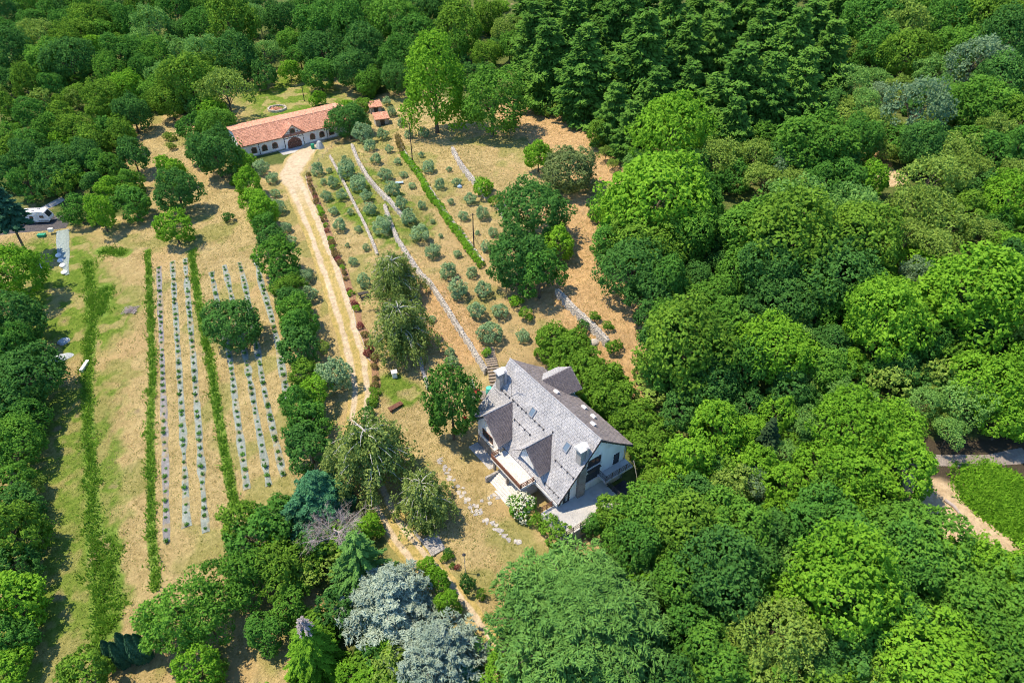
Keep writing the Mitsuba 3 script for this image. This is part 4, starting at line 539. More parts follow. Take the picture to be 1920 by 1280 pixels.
    ('layered_conifer', 'c', 49.3, 180.5, 4.48, 'tall layered conifer of the top edge stand, third row, fifth from left', 'conifer', 'conifers of the stand along the top edge'),
    ('broadleaf_tree', 'b', -108.9, 209.1, 3.99, 'green broadleaf tree in the top left wood, third row, fifth from left', 'tree', 'trees in the top left wood'),]
OLIVES = [
    (-42.9, 141.5, 1.31, 'silvery olive tree on the lowest olive terrace, first counting from the barn'),
    (-40.4, 142.1, 0.61, 'tiny thin olive tree on the lowest olive terrace, second counting from the barn'),
    (-40.5, 136.6, 0.69, 'small olive tree on the lowest olive terrace, third counting from the barn'),
    (-38.0, 134.9, 1.17, 'silvery olive tree on the lowest olive terrace, fourth counting from the barn'),
    (-35.1, 129.2, 1.04, 'silvery olive tree on the lowest olive terrace, fifth counting from the barn'),
    (-38.3, 129.4, 1.04, 'silvery olive tree on the lowest olive terrace, sixth counting from the barn'),
    (-35.7, 123.5, 0.92, 'small olive tree on the lowest olive terrace, seventh counting from the barn'),
    (-32.3, 123.1, 0.64, 'small olive tree on the lowest olive terrace, eighth counting from the barn'),
    (-33.2, 117.0, 1.23, 'silvery olive tree on the lowest olive terrace, ninth counting from the barn'),
    (-29.4, 116.0, 0.7, 'small olive tree on the lowest olive terrace, tenth counting from the barn'),
    (-30.6, 110.9, 0.43, 'tiny thin olive tree on the lowest olive terrace, eleventh counting from the barn'),
    (-26.8, 109.2, 0.67, 'small olive tree on the lowest olive terrace, twelfth counting from the barn'),
    (-28.4, 104.9, 0.74, 'small olive tree on the lowest olive terrace, thirteenth counting from the barn'),
    (-25.5, 98.3, 1.1, 'silvery olive tree on the lowest olive terrace, fourteenth counting from the barn'),
    (-37.9, 146.7, 0.62, 'tiny thin olive tree on the second olive terrace, first counting from the barn'),
    (-35.4, 138.0, 1.87, 'large silvery olive tree on the second olive terrace, second counting from the barn'),
    (-31.9, 132.0, 1.71, 'large silvery olive tree on the second olive terrace, third counting from the barn'),
    (-29.6, 127.3, 1.12, 'silvery olive tree on the second olive terrace, fourth counting from the barn'),
    (-27.8, 121.9, 1.26, 'silvery olive tree on the second olive terrace, fifth counting from the barn'),
    (-24.2, 113.9, 1.71, 'large silvery olive tree on the second olive terrace, sixth counting from the barn'),
    (-35.1, 156.5, 2.15, 'large silvery olive tree on the third olive terrace, first counting from the barn'),
    (-30.7, 157.8, 1.41, 'silvery olive tree on the third olive terrace, second counting from the barn'),
    (-32.7, 150.9, 1.37, 'silvery olive tree on the third olive terrace, third counting from the barn'),
    (-27.9, 149.1, 0.94, 'small olive tree on the third olive terrace, fourth counting from the barn'),
    (-30.0, 142.9, 1.21, 'silvery olive tree on the third olive terrace, fifth counting from the barn'),
    (-25.1, 142.0, 0.8, 'small olive tree on the third olive terrace, sixth counting from the barn'),
    (-26.6, 134.5, 1.35, 'silvery olive tree on the third olive terrace, seventh counting from the barn'),
    (-22.9, 135.3, 0.77, 'small olive tree on the third olive terrace, eighth counting from the barn'),
    (-20.5, 129.8, 0.75, 'small olive tree on the third olive terrace, ninth counting from the barn'),
    (-23.8, 126.5, 1.56, 'large silvery olive tree on the third olive terrace, tenth counting from the barn'),
    (-21.3, 119.6, 1.14, 'silvery olive tree on the third olive terrace, eleventh counting from the barn'),
    (-17.5, 120.6, 0.8, 'small olive tree on the third olive terrace, twelfth counting from the barn'),
    (-19.4, 115.5, 1.47, 'large silvery olive tree on the third olive terrace, thirteenth counting from the barn'),
    (-15.0, 115.6, 0.43, 'tiny thin olive tree on the third olive terrace, fourteenth counting from the barn'),
    (-16.7, 109.4, 1.66, 'large silvery olive tree on the third olive terrace, fifteenth counting from the barn'),
    (-13.0, 110.3, 0.42, 'tiny thin olive tree on the third olive terrace, sixteenth counting from the barn'),
    (-13.9, 104.0, 1.21, 'silvery olive tree on the third olive terrace, seventeenth counting from the barn'),
    (-9.6, 103.8, 0.72, 'small olive tree on the third olive terrace, eighteenth counting from the barn'),
    (-10.8, 97.8, 1.39, 'large silvery olive tree on the third olive terrace, nineteenth counting from the barn'),
    (-6.8, 97.6, 0.93, 'silvery olive tree on the third olive terrace, twentieth counting from the barn'),
    (-8.6, 92.1, 1.63, 'large silvery olive tree on the third olive terrace, twenty-first counting from the barn'),
    (-4.7, 92.1, 1.33, 'large silvery olive tree on the third olive terrace, twenty-second counting from the barn'),
    (-5.5, 87.6, 1.3, 'large silvery olive tree on the third olive terrace, twenty-third counting from the barn'),
    (-1.9, 87.5, 1.15, 'large silvery olive tree on the third olive terrace, twenty-fourth counting from the barn'),
    (-3.4, 82.2, 1.73, 'large silvery olive tree on the third olive terrace, twenty-fifth counting from the barn'),
    (1.7, 82.4, 0.98, 'silvery olive tree on the third olive terrace, twenty-sixth counting from the barn'),
    (-33.1, 180.8, 1.09, 'small olive tree on the top olive terrace, first counting from the barn'),
    (-30.6, 173.3, 1.17, 'small olive tree on the top olive terrace, second counting from the barn'),
    (-27.3, 165.7, 1.02, 'small olive tree on the top olive terrace, third counting from the barn'),
    (-20.5, 156.3, 1.29, 'silvery olive tree on the top olive terrace, fourth counting from the barn'),
    (-24.3, 156.2, 1.08, 'small olive tree on the top olive terrace, fifth counting from the barn'),
    (-19.9, 143.6, 0.61, 'tiny thin olive tree on the top olive terrace, sixth counting from the barn'),
    (-17.5, 135.5, 1.25, 'silvery olive tree on the top olive terrace, seventh counting from the barn'),
    (-13.2, 135.3, 0.58, 'tiny thin olive tree on the top olive terrace, eighth counting from the barn'),
    (-11.2, 129.0, 0.93, 'small olive tree on the top olive terrace, ninth counting from the barn'),
    (-14.6, 127.6, 1.01, 'silvery olive tree on the top olive terrace, tenth counting from the barn'),
    (-8.1, 121.3, 1.16, 'silvery olive tree on the top olive terrace, eleventh counting from the barn'),
    (-11.9, 121.1, 0.62, 'small olive tree on the top olive terrace, twelfth counting from the barn'),
    (-5.5, 115.4, 1.2, 'silvery olive tree on the top olive terrace, thirteenth counting from the barn'),
    (-9.1, 115.1, 0.86, 'small olive tree on the top olive terrace, fourteenth counting from the barn'),
    (-3.4, 109.3, 0.91, 'silvery olive tree on the top olive terrace, fifteenth counting from the barn'),
    (-6.3, 109.8, 0.42, 'tiny thin olive tree on the top olive terrace, sixteenth counting from the barn'),
    (-4.5, 104.2, 0.96, 'silvery olive tree on the top olive terrace, seventeenth counting from the barn'),
    (-55.6, 142.7, 1.62, 'large silvery olive tree on the verge left of the drive, first counting from the barn'),
    (-52.1, 138.6, 1.19, 'silvery olive tree on the verge left of the drive, second counting from the barn'),
    (-49.7, 132.0, 0.87, 'small olive tree on the verge left of the drive, third counting from the barn'),
    (-47.4, 125.2, 1.48, 'large silvery olive tree on the verge left of the drive, fourth counting from the barn'),
    (-43.8, 118.0, 1.07, 'silvery olive tree on the verge left of the drive, fifth counting from the barn'),
    (-41.6, 113.2, 0.95, 'silvery olive tree on the verge left of the drive, sixth counting from the barn'),
    (-36.1, 101.0, 1.28, 'large silvery olive tree on the verge left of the drive, seventh counting from the barn'),
    (-34.2, 95.7, 1.39, 'large silvery olive tree on the verge left of the drive, eighth counting from the barn'), (-12.7, 88.0, 0.58, 'lone small olive beside the blue crate'),
    (-9.4, 80.3, 0.76, 'upper thin shrubby olive in the shade of the birches'), (-9.0, 78.1, 0.95, 'lower shrubby olive in the shade of the birches'),
    (-25.9, 74.8, 2.39, 'big rounded grey green olive beside the lower drive'),]
BORDER = [
    (-44.9,141.1), (-44.1,138.5), (-43.3,136.0), (-42.4,134.0), (-41.5,131.9), (-40.8,130.1), (-40.2,128.3), (-39.4,126.5), (-38.6,124.7), (-38.0,122.9), (-37.1,121.0), (-36.3,118.9),
    (-35.6,116.8), (-34.3,113.5), (-33.8,111.9), (-33.3,110.5), (-32.8,109.2), (-32.2,108.0), (-31.5,106.5), (-30.7,105.3), (-30.2,103.8), (-29.5,102.1), (-29.0,100.6), (-27.8,97.2),
    (-27.3,96.2), (-26.3,93.3), (-25.6,91.9), (-24.4,87.7), (-23.3,85.7), (-22.4,83.4), (-22.0,82.5), (-22.1,81.5), (-21.0,80.3), (-20.7,78.6), (-20.2,76.2), (-20.1,74.8), (-20.2,73.7),
    (-19.5,73.4), (-20.1,71.6), (-19.6,71.3),]
HEDGEROW = [
    (-27.0,156.8), (-26.8,155.6), (-26.5,154.5), (-26.3,153.3), (-26.0,152.2), (-25.6,151.0), (-25.3,149.9), (-25.0,148.7), (-24.7,147.6), (-24.3,146.5), (-23.9,145.4), (-23.5,144.2),
    (-23.0,143.1), (-22.6,142.0), (-22.1,140.9), (-21.7,139.8), (-21.2,138.7), (-20.7,137.7), (-20.3,136.6), (-19.8,135.4), (-19.4,134.3), (-19.0,133.2), (-18.6,132.1), (-18.2,131.0),
    (-17.9,129.8), (-17.5,128.7), (-17.1,127.6), (-16.7,126.5), (-16.3,125.4), (-15.9,124.2), (-15.4,123.2), (-14.8,122.1), (-14.3,121.1), (-13.7,120.0), (-13.3,118.9), (-12.9,117.8),
    (-12.5,116.7), (-12.0,115.6), (-11.6,114.5), (-11.1,113.4), (-10.6,112.3), (-10.0,111.3), (-9.5,110.2), (-9.0,109.1), (-8.6,108.0), (-8.2,106.9), (-7.8,105.8), (-7.2,104.7), (-6.8,103.6),
    (-6.3,102.5), (-5.8,101.4), (-5.3,100.3),]
CYPRESS = [
    (-42.7,36.8), (-41.6,36.5), (-41.0,37.1), (-40.0,37.0), (-39.4,37.2),]
LAUREL = [
    (6.0,80.5,2.39), (8.2,78.1,2.5), (7.5,75.2,2.31), (10.3,75.3,2.45), (9.9,72.4,2.26), (12.7,72.3,2.54), (12.1,69.4,2.21), (14.5,68.3,2.61), (14.7,65.5,1.86), (16.7,65.1,2.55),
    (16.7,62.0,2.09), (17.8,60.2,2.33), (19.1,62.7,2.23), (4.7,78.6,1.58),]
BUSHES = [
    (1.3, 52.8, 1.61, 'w', 'white flowering round bush beside the foot of the wide front steps'), (2.7, 51.1, 0.96, 'a', 'clipped pale green ball bush right of the white flowering bush'),
    (4.8, 49.0, 1.98, 'a', 'large dark green shrub at the front corner of the patio'), (-5.0, 43.0, 0.95, 'k', 'slim upright evergreen bush beside the thin lamp pole'),
    (-3.4, 42.1, 0.53, 'a', 'small round bush beside the slim upright evergreen bush'), (-7.4, 47.4, 0.56, 'k', 'dark bush just above the pair of clipped balls by the garden steps'),
    (-7.9, 46.7, 0.49, 'a', 'left clipped ball of the pair below the garden steps'), (-7.3, 46.9, 0.55, 'a', 'right clipped ball of the pair below the garden steps'),
    (-6.9, 45.9, 0.37, 'a', 'small green ball bush beside the little red bush'), (-6.3, 45.7, 0.37, 'x', 'little red brown bush below the garden steps'),
    (-11.5, 50.8, 0.38, 'x', 'little red brown bush above the curved garden wall'), (-10.2, 50.4, 0.76, 'a', 'bright green bush behind the curved garden wall'),
    (-52.4, 182.1, 1.84, 'l', 'bright bush behind the barn roof'), (-56.8, 123.0, 1.18, 'k', 'lone dark bush in the dry field below the grove'),
    (-83.6, 162.7, 1.31, 'y', 'thin yellow green bush on the open track in the grove'), (-84.9, 163.3, 1.05, 'y', 'twin thin bush on the open track in the grove'),
    (-81.3, 157.0, 1.02, 'y', 'low thin bush further down the open track in the grove'), (0.7, 89.3, 1.19, 'l', 'bright leafy bush at the end of the clipped hedge row'),
    (2.1, 86.5, 1.17, 'a', 'leafy bush at the near end of the terrace above the log steps'), (12.4, 83.2, 0.88, 'a', 'low green bush on the clearing above the white stone wall'),
    (14.2, 81.1, 0.87, 'a', 'second low green bush on the clearing above the white stone wall'), (10.9, 83.1, 1.13, 'k', 'dark bush growing against the white stone wall'),
    (9.1, 79.5, 2.36, 'h', 'wide clipped bush at the top of the laurel bank'), (14.8, 77.9, 1.24, 'a', 'green bush at the near end of the white stone wall'),
    (-5.7, 124.0, 2.3, 'l', 'bright shrub leaning over the end of the upper stone wall'), (-3.1, 120.2, 1.44, 'a', 'green shrub beside the upper stone steps'),
    (-19.9, 72.2, 0.69, 'a', 'round bush at the lower end of the drive border'), (-20.0, 68.7, 1.34, 'k', 'dark shrub where the drive border meets the birches'),
    (-3.8, 79.1, 0.79, 'l', 'small bright bush at the left of the log steps'), (10.0, 159.7, 2.25, 'y', 'olive brown broom shrubs along the orange bank'),]
SPOT = {'well': (-62.44, 181.13), 'shed1': (-35.26, 176.58), 'shed2': (-32.33, 168.04), 'pole1': (-21.62, 141.13), 'pole2': (-6.7, 105.01), 'pole3': (-56.32, 186.15), 'tarp': (-45.89, 157.07), 'white_post': (-17.44, 76.74), 'bench': (-16.52, 70.62), 'playmat': (-5.14, 72.74), 'red_toy': (-6.48, 68.13), 'blue_crate': (-16.31, 93.78), 'blue_bag': (-10.58, 128.0), 'blue_sheet': (-23.44, 132.25), 'butt': (-3.31, 72.91), 'picnic': (-25.03, 95.48), 'caravan': (-98.32, 127.38), 'cam1': (-101.38, 125.54), 'cam2': (-93.18, 122.48), 'cam3': (-94.83, 121.62), 'net0': (-91.62, 123.69), 'net1': (-88.76, 115.33), 'net2': (-83.87, 108.21), 'net3': (-84.31, 111.34), 'net4': (-88.73, 121.11), 'sack0': (-88.25, 114.95), 'sack1': (-86.96, 113.17), 'sack2': (-85.79, 111.61), 'sack3': (-84.47, 109.48), 'board': (-68.4, 83.71), 'tarp1': (-73.87, 86.15), 'tarp2': (-75.25, 90.36), 'heap': (-66.29, 96.91), 'lamp': (-5.29, 45.1), 'gs0': (-9.78, 49.72), 'gs1': (-8.59, 47.63), 'ls0': (-3.63, 80.8), 'ls1': (-2.32, 74.01), 'us0': (-2.37, 120.41), 'us1': (-0.6, 114.45), 'box': (16.9, 54.84), 'stone': (12.11, 80.05), 'fl0': (-9.74, 61.85), 'fl1': (-8.45, 59.61), 'fl2': (-7.46, 57.37), 'fl3': (-5.99, 55.28), 'fl4': (-4.92, 53.69), 'fl5': (-3.56, 52.14), 'fl6': (-1.91, 50.58), 'fl7': (-0.31, 49.1), 'fl8': (0.5, 48.35), 'fb0': (-4.25, 53.3), 'fb1': (-1.67, 55.75), 'fe0': (-45.24, 140.86), 'fe1': (-44.51, 145.57), 'fe2': (-43.54, 150.04), 'fe3': (-43.0, 156.76), 'fe4': (-41.59, 161.19), 'mk0': (-91.64, 114.07), 'mk1': (-88.49, 109.11), 'kb0': (-104.3, 129.49), 'kb1': (-97.86, 136.41), 'cw0': (-11.68, 50.22), 'cw1': (-11.16, 50.82), 'cw2': (-10.44, 50.73), 'gw0': (-11.61, 50.22), 'gw1': (-9.0, 47.25), 'pad0': (-100.71, 120.8), 'pad1': (-98.82, 125.28), 'rx0': (52.1, 57.36), 'rx1': (63.25, 57.56), 'log0': (50.94, 51.89), 'log1': (51.94, 50.0), 'whiterock': (12.21, 80.34), 'wp0': (-41.11, 44.67), 'hp': (15.19, 61.5), 'w19': (-71.53, 89.96), 'pot': (-6.5, 68.72)}

# ------------------------------------------------------------------ terrain
_ctrl = np.array(GROUND_HEIGHTS, float)
_rbf = RBFInterpolator(_ctrl[:, :2], _ctrl[:, 2], kernel='linear', smoothing=4.0)


def graded(lo, hi, step, far, grow=1.25):
    mid, s, out = list(np.arange(lo, hi + step / 2, step)), step, []
    a, b = mid[0], mid[-1]
    pre, post = [], []
    while a > -far:
        s *= grow; a -= s; pre.append(a)
    s = step
    while b < far:
        s *= grow; b += s; post.append(b)
    return np.array(pre[::-1] + mid + post)


def seg_distance(x, y, pts):
    """distance to a polyline, signed (positive on its right-hand side), and the fraction along it"""
    best = np.full(np.shape(x), 1e9); sign = np.ones(np.shape(x)); frac = np.zeros(np.shape(x))
    n = len(pts) - 1
    for k in range(n):
        (x0, y0), (x1, y1) = pts[k][:2], pts[k + 1][:2]
        dx, dy = x1 - x0, y1 - y0
        raw = ((x - x0) * dx + (y - y0) * dy) / (dx * dx + dy * dy)
        t = np.clip(raw, 0, 1)
        d = np.hypot(x - x0 - t * dx, y - y0 - t * dy)
        m = d < best
        best = np.where(m, d, best)
        sign = np.where(m, np.sign((y - y0) * dx - (x - x0) * dy), sign)
        frac = np.where(m, (k + np.clip(raw, -1, 2)) / n, frac)
    return best * sign, frac


def raw_ground(x, y):
    x, y = np.asarray(x, float), np.asarray(y, float)
    z = _rbf(np.stack([x.ravel(), y.ravel()], 1)).reshape(x.shape)
    far = np.hypot(x, y - 120)
    z = np.clip(z, -12, 34) + np.clip(far - 420, 0, 1500) * 0.06
    for pts, h in TERRACES:
        s, f = seg_distance(x, y, pts)
        end = np.clip((f + 0.12) / 0.12, 0, 1) * np.clip((1.12 - f) / 0.12, 0, 1)
        up = np.where(s > 0.1, np.exp(-np.abs(s) / 5.0), 0.0)
        z = z + h * up * end
    for (cx, cy, ang, la, lb, zz) in PADS:
        u = (x - cx) * math.cos(ang) + (y - cy) * math.sin(ang)
        v = -(x - cx) * math.sin(ang) + (y - cy) * math.cos(ang)
        d = np.maximum(np.abs(u) - la, np.abs(v) - lb)
        w = 1 - np.clip(d / 4.0, 0, 1)
        w = w * w * (3 - 2 * w)
        z = z * (1 - w) + zz * w
    return z


GX, GY = graded(-78, 40, 0.7, 2600), graded(30, 190, 0.7, 2600)
_gx, _gy = np.meshgrid(GX, GY, indexing='ij')
GZ = raw_ground(_gx, _gy)
_bump = meshkit.noise(np.stack([_gx.ravel() * 0.35, _gy.ravel() * 0.35, _gx.ravel() * 0], 1)).reshape(GZ.shape)
GZ = GZ + 0.12 * _bump
_lut = RegularGridInterpolator((GX, GY), GZ)


def gz(x, y):
    x, y = np.asarray(x, float), np.asarray(y, float)
    return _lut(np.stack([np.ravel(x), np.ravel(y)], 1)).reshape(np.shape(x))


# ------------------------------------------------------------------ small helpers
def tag(key, label=None, cat=None, group=None, kind=None):
    d = labels.setdefault(key, {})
    for a, b in (('label', label), ('category', cat), ('group', group), ('kind', kind)):
        if b: d[a] = b


def fresh(name):
    if name not in _used:
        _used[name] = 0
        return name
    _used[name] += 1
    return '%s_%03d' % (name, _used[name])


_used = {}


def thing(name, label, cat, group=None):
    k = fresh(name)
    tag(k, label, cat, group)
    return k


def part(parent, name, mesh, bsdf, smooth=False, label=None, kind=None, **more):
    k = fresh(parent + '__' + name)
    scene[k] = mikit.ply(mesh, bsdf, smooth, **more)
    tag(k, label, kind=kind)
    return k


def structure(name, mesh, bsdf, label=None, **more):
    scene[name] = mikit.ply(mesh, bsdf, **more)
    tag(name, label, kind='structure')
    return name


def join(*ms):
    return trimesh.util.concatenate([m for m in ms])


def box(x0, x1, y0, y1, z0, z1):
    m = trimesh.creation.box(extents=(abs(x1 - x0), abs(y1 - y0), abs(z1 - z0)))
    m.apply_translation(((x0 + x1) / 2, (y0 + y1) / 2, (z0 + z1) / 2))
    return m


def tube(pts, radii, sides=6, cap=True):
    p = np.asarray(pts, float)
    r = np.broadcast_to(np.asarray(radii, float), (len(p),))
    t = np.gradient(p, axis=0)
    t /= np.linalg.norm(t, axis=1, keepdims=True) + 1e-9
    ref = np.where(np.abs(t[:, 2:]) < 0.9, [0, 0, 1.0], [1.0, 0, 0])
    a = np.cross(t, ref)
    a /= np.linalg.norm(a, axis=1, keepdims=True) + 1e-9
    b = np.cross(t, a)
    ang = np.arange(sides) * 2 * np.pi / sides
    v = p[:, None] + r[:, None, None] * (np.cos(ang)[None, :, None] * a[:, None] + np.sin(ang)[None, :, None] * b[:, None])
    i, j = np.meshgrid(np.arange(len(p) - 1), np.arange(sides), indexing='ij')
    q = np.stack([i * sides + j, i * sides + (j + 1) % sides, (i + 1) * sides + (j + 1) % sides, (i + 1) * sides + j], -1).reshape(-1, 4)
    f = np.vstack([q[:, [0, 1, 2]], q[:, [0, 2, 3]]])
    v = v.reshape(-1, 3)
    if cap:
        n = len(v)
        v = np.vstack([v, p[:1], p[-1:]])
        k = np.arange(sides)
        f = np.vstack([f, np.stack([k * 0 + n, (k + 1) % sides, k], 1), np.stack([k * 0 + n + 1, k + (len(p) - 1) * sides, (k + 1) % sides + (len(p) - 1) * sides], 1)])
    return trimesh.Trimesh(v, f, process=False)


def unit(v):
    return v / (np.linalg.norm(v, axis=-1, keepdims=True) + 1e-9)


def fib(n, rng=None):
    i = np.arange(n) + 0.5
    ph = i * 2.399963
    z = 1 - 2 * i / n
    r = np.sqrt(1 - z * z)
    d = np.stack([r * np.cos(ph), r * np.sin(ph), z], 1)
    if rng is not None:
        d = unit(d + rng.normal(0, 0.6 / math.sqrt(n), d.shape))
    return d


# ------------------------------------------------------------------ materials
def rgb(c):
    return {'type': 'rgb', 'value': list(c)}


def leaf_bsdf(name, dark, light, scale=0.16, trans=0.55, rough=0.55):
    def col(p, n, uv):
        big = noise(p.x * scale, p.y * scale, p.z * scale * 0.5)
        fine = cell_rand(p.x * 2.3, p.y * 2.3, p.z * 2.3)
        mid = noise(p.x * 0.9, p.y * 0.9, p.z * 0.9)
        t = dr.clip(0.5 * big + 0.22 * fine + 0.4 * mid - 0.06, 0, 1)
        return mix(dark, light, t)
    scene[name] = {'type': 'principledthin', 'base_color': mikit.proc(col), 'roughness': rough, 'diff_trans': trans, 'spec_trans': 0.0, 'eta': 1.4}


def rough_bsdf(name, fn, rough=0.9, bump=None, bscale=0.01, eps=1e-2, spec=0.3):
    b = {'type': 'principled', 'base_color': mikit.proc(fn) if callable(fn) else rgb(fn), 'roughness': rough, 'specular': spec}
    if bump is not None:
        b = {'type': 'bumpmap', 'arbitrary': mikit.proc(bump, eps), 'scale': bscale, 'bsdf': b}
    scene[name] = {'type': 'twosided', 'bsdf': b}


leaf_bsdf('leaf_mid', (0.050, 0.157, 0.023), (0.214, 0.472, 0.060))
leaf_bsdf('leaf_cool', (0.039, 0.138, 0.024), (0.164, 0.411, 0.064))
leaf_bsdf('leaf_warm', (0.063, 0.162, 0.021), (0.262, 0.480, 0.054))
leaf_bsdf('leaf_dark', (0.039, 0.130, 0.031), (0.137, 0.338, 0.068))
leaf_bsdf('leaf_lime', (0.094, 0.261, 0.021), (0.295, 0.577, 0.049))
leaf_bsdf('leaf_yellow', (0.124, 0.227, 0.029), (0.367, 0.543, 0.113))
leaf_bsdf('leaf_feather', (0.098, 0.259, 0.047), (0.306, 0.556, 0.140))
leaf_bsdf('leaf_grey', (0.097, 0.205, 0.092), (0.321, 0.478, 0.261))
leaf_bsdf('leaf_olive', (0.152, 0.274, 0.121), (0.448, 0.640, 0.323), trans=0.3)
leaf_bsdf('leaf_oak', (0.070, 0.139, 0.038), (0.280, 0.371, 0.140))
leaf_bsdf('leaf_rust', (0.139, 0.099, 0.041), (0.391, 0.248, 0.113))
leaf_bsdf('leaf_birch', (0.106, 0.203, 0.042), (0.408, 0.512, 0.143), scale=0.5)
leaf_bsdf('leaf_magnolia', (0.036, 0.129, 0.021), (0.139, 0.308, 0.046), trans=0.25, rough=0.3)
leaf_bsdf('leaf_laurel', (0.064, 0.185, 0.019), (0.241, 0.451, 0.053), rough=0.4)
leaf_bsdf('needle', (0.037, 0.132, 0.026), (0.201, 0.412, 0.061), trans=0.25)
leaf_bsdf('needle_dark', (0.019, 0.050, 0.023), (0.075, 0.133, 0.052), trans=0.15)
leaf_bsdf('needle_cedar', (0.072, 0.198, 0.043), (0.225, 0.452, 0.106), trans=0.25)
leaf_bsdf('needle_teal', (0.035, 0.161, 0.081), (0.156, 0.401, 0.187), trans=0.2)
leaf_bsdf('needle_blue', (0.173, 0.269, 0.209), (0.589, 0.700, 0.556), trans=0.2)
leaf_bsdf('needle_cypress', (0.019, 0.078, 0.042), (0.074, 0.181, 0.094), trans=0.1)
leaf_bsdf('leaf_border', (0.109, 0.149, 0.032), (0.351, 0.248, 0.113), scale=0.9)
leaf_bsdf('leaf_redbush', (0.178, 0.059, 0.054), (0.391, 0.144, 0.125), scale=0.9)
leaf_bsdf('petal', (0.45, 0.50, 0.30), (0.80, 0.80, 0.66), trans=0.3)
leaf_bsdf('weed', (0.106, 0.256, 0.022), (0.285, 0.496, 0.065))
leaf_bsdf('straw', (0.351, 0.267, 0.115), (0.650, 0.520, 0.257), scale=0.3, trans=0.3)
leaf_bsdf('turf', (0.127, 0.200, 0.034), (0.299, 0.338, 0.096), scale=0.3, trans=0.3)


def bark_col(p, n, uv):
    return mix((0.07, 0.055, 0.04), (0.20, 0.165, 0.125), fbm(p.x * 3, p.y * 3, p.z * 1.2))


rough_bsdf('bark', bark_col)
rough_bsdf('birch_bark', lambda p, n, uv: mix((0.62, 0.60, 0.56), (0.25, 0.23, 0.21), smoothstep(0.62, 0.8, noise(p.x * 2, p.y * 2, p.z * 3))))
rough_bsdf('dead_wood', lambda p, n, uv: mix((0.27, 0.235, 0.225), (0.50, 0.45, 0.44), fbm(p.x * 1.5, p.y * 1.5, p.z * 1.5)))


# ------------------------------------------------------------------ tree prototypes
def leaves(C, N, L, Wd, rng, along=None, fold=0.18):
    """diamond leaves, folded along the midrib: centres C, normals N, half length L and half width Wd"""
    n = len(C)
    t = rng.normal(size=(n, 3)) if along is None else along
    t = unit(t - (t * N).sum(1, keepdims=True) * N)
    b = np.cross(N, t)
    L = np.broadcast_to(L, (n,))[:, None]
    Wd = np.broadcast_to(Wd, (n,))[:, None]
    v = np.stack([C - t * L, C + b * Wd - N * Wd * fold * 2, C + t * L, C - b * Wd - N * Wd * fold * 2], 1).reshape(-1, 3)
    k = np.arange(n)[:, None] * 4
    f = np.stack([k + 0, k + 2, k + 1, k + 0, k + 3, k + 2], -1).reshape(-1, 3)
    return v, f


def stack(parts):
    vs, fs, at = [], [], 0
    for v, f in parts:
        vs.append(v); fs.append(f + at); at += len(v)
    return np.vstack(vs), np.vstack(fs)


def trunk_mesh(rng, h, r, spread, zc, limbs=6, sides=7):
    lean = rng.normal(0, 0.02, 2) * h
    z = np.linspace(-0.6, h, 6)
    ms = [tube(np.stack([lean[0] * (z / h) ** 2, lean[1] * (z / h) ** 2, z], 1), r * np.linspace(1.15, 0.35, 6), sides)]
    for k in range(limbs):
        a = k * 2.4 + rng.uniform(-.4, .4)
        z0 = h * rng.uniform(0.45, 0.9)
        e = np.array([math.cos(a), math.sin(a)]) * spread * rng.uniform(.6, 1)
        s = np.linspace(0, 1, 5)
        ms.append(tube(np.stack([e[0] * s, e[1] * s, z0 + (zc - z0 + rng.uniform(0, .5) * spread) * s ** 0.8], 1), r * 0.45 * (1 - 0.8 * s), 5))
    return join(*ms)


def crown_broad(seed, R, hr, zc, leaf, n_main=15, n_sub=11, per=70, gap=0.0, rag=0.12, jitter=0.55, flat=0.2, open_bottom=-0.45):
    """crown of clumps: main boughs round an uneven ellipsoid, each carrying small clumps whose outer sides carry the leaves"""
    rng = np.random.default_rng(seed)
    d = fib(n_main, rng)
    d = d[d[:, 2] > open_bottom]
    d = d[rng.random(len(d)) > 0.1]
    k = np.array([1, 1, hr])
    cen = d * k * R * 0.64 * rng.uniform(1 - 1.25 * rag, 1 + 1.1 * rag, (len(d), 1))
    rm = R * 0.40 * rng.uniform(0.75, 1.3, len(d))
    cen = np.vstack([cen, [[0, 0, R * hr * 0.15]]]); rm = np.append(rm, R * 0.6); d = np.vstack([d, [[0, 0, 1]]])
    P, N = [], []
    for c, r, dd in zip(cen, rm, d):
        sd = fib(n_sub * 2, rng)
        out = unit(dd + [0, 0, 0.35])
        sd = sd[sd @ out > -0.25]
        if gap: sd = sd[rng.random(len(sd)) > gap]
        sc = c + sd * r * rng.uniform(0.68, 1.12, (len(sd), 1)) * [1, 1, 0.9]
        sr = R * 0.17 * rng.uniform(0.65, 1.45, len(sd))
        for q, s, e in zip(sc, sr, sd):
            ld = unit(rng.normal(size=(per, 3)))
            o2 = unit(e + 0.6 * out)
            keep = ld @ o2 > -0.35
            ld = ld[keep]
            P.append(q + ld * s * rng.uniform(0.65, 1.12, (len(ld), 1)))
            N.append(ld * 0.75 + o2 * 0.45)
    P, N = np.vstack(P), np.vstack(N)
    inside = np.zeros(len(P), bool)
    for c, r in zip(cen, rm):
        inside |= np.linalg.norm((P - c) / [1, 1, 0.95], axis=1) < 0.72 * r
    P, N = P[~inside], N[~inside]
    N = unit(unit(N) + rng.normal(0, jitter, N.shape) + [0, 0, flat])
    sz = leaf * rng.uniform(0.7, 1.3, len(P))
    v, f = leaves(P + [0, 0, zc], N, sz, sz * 0.62, rng)
    return v, f


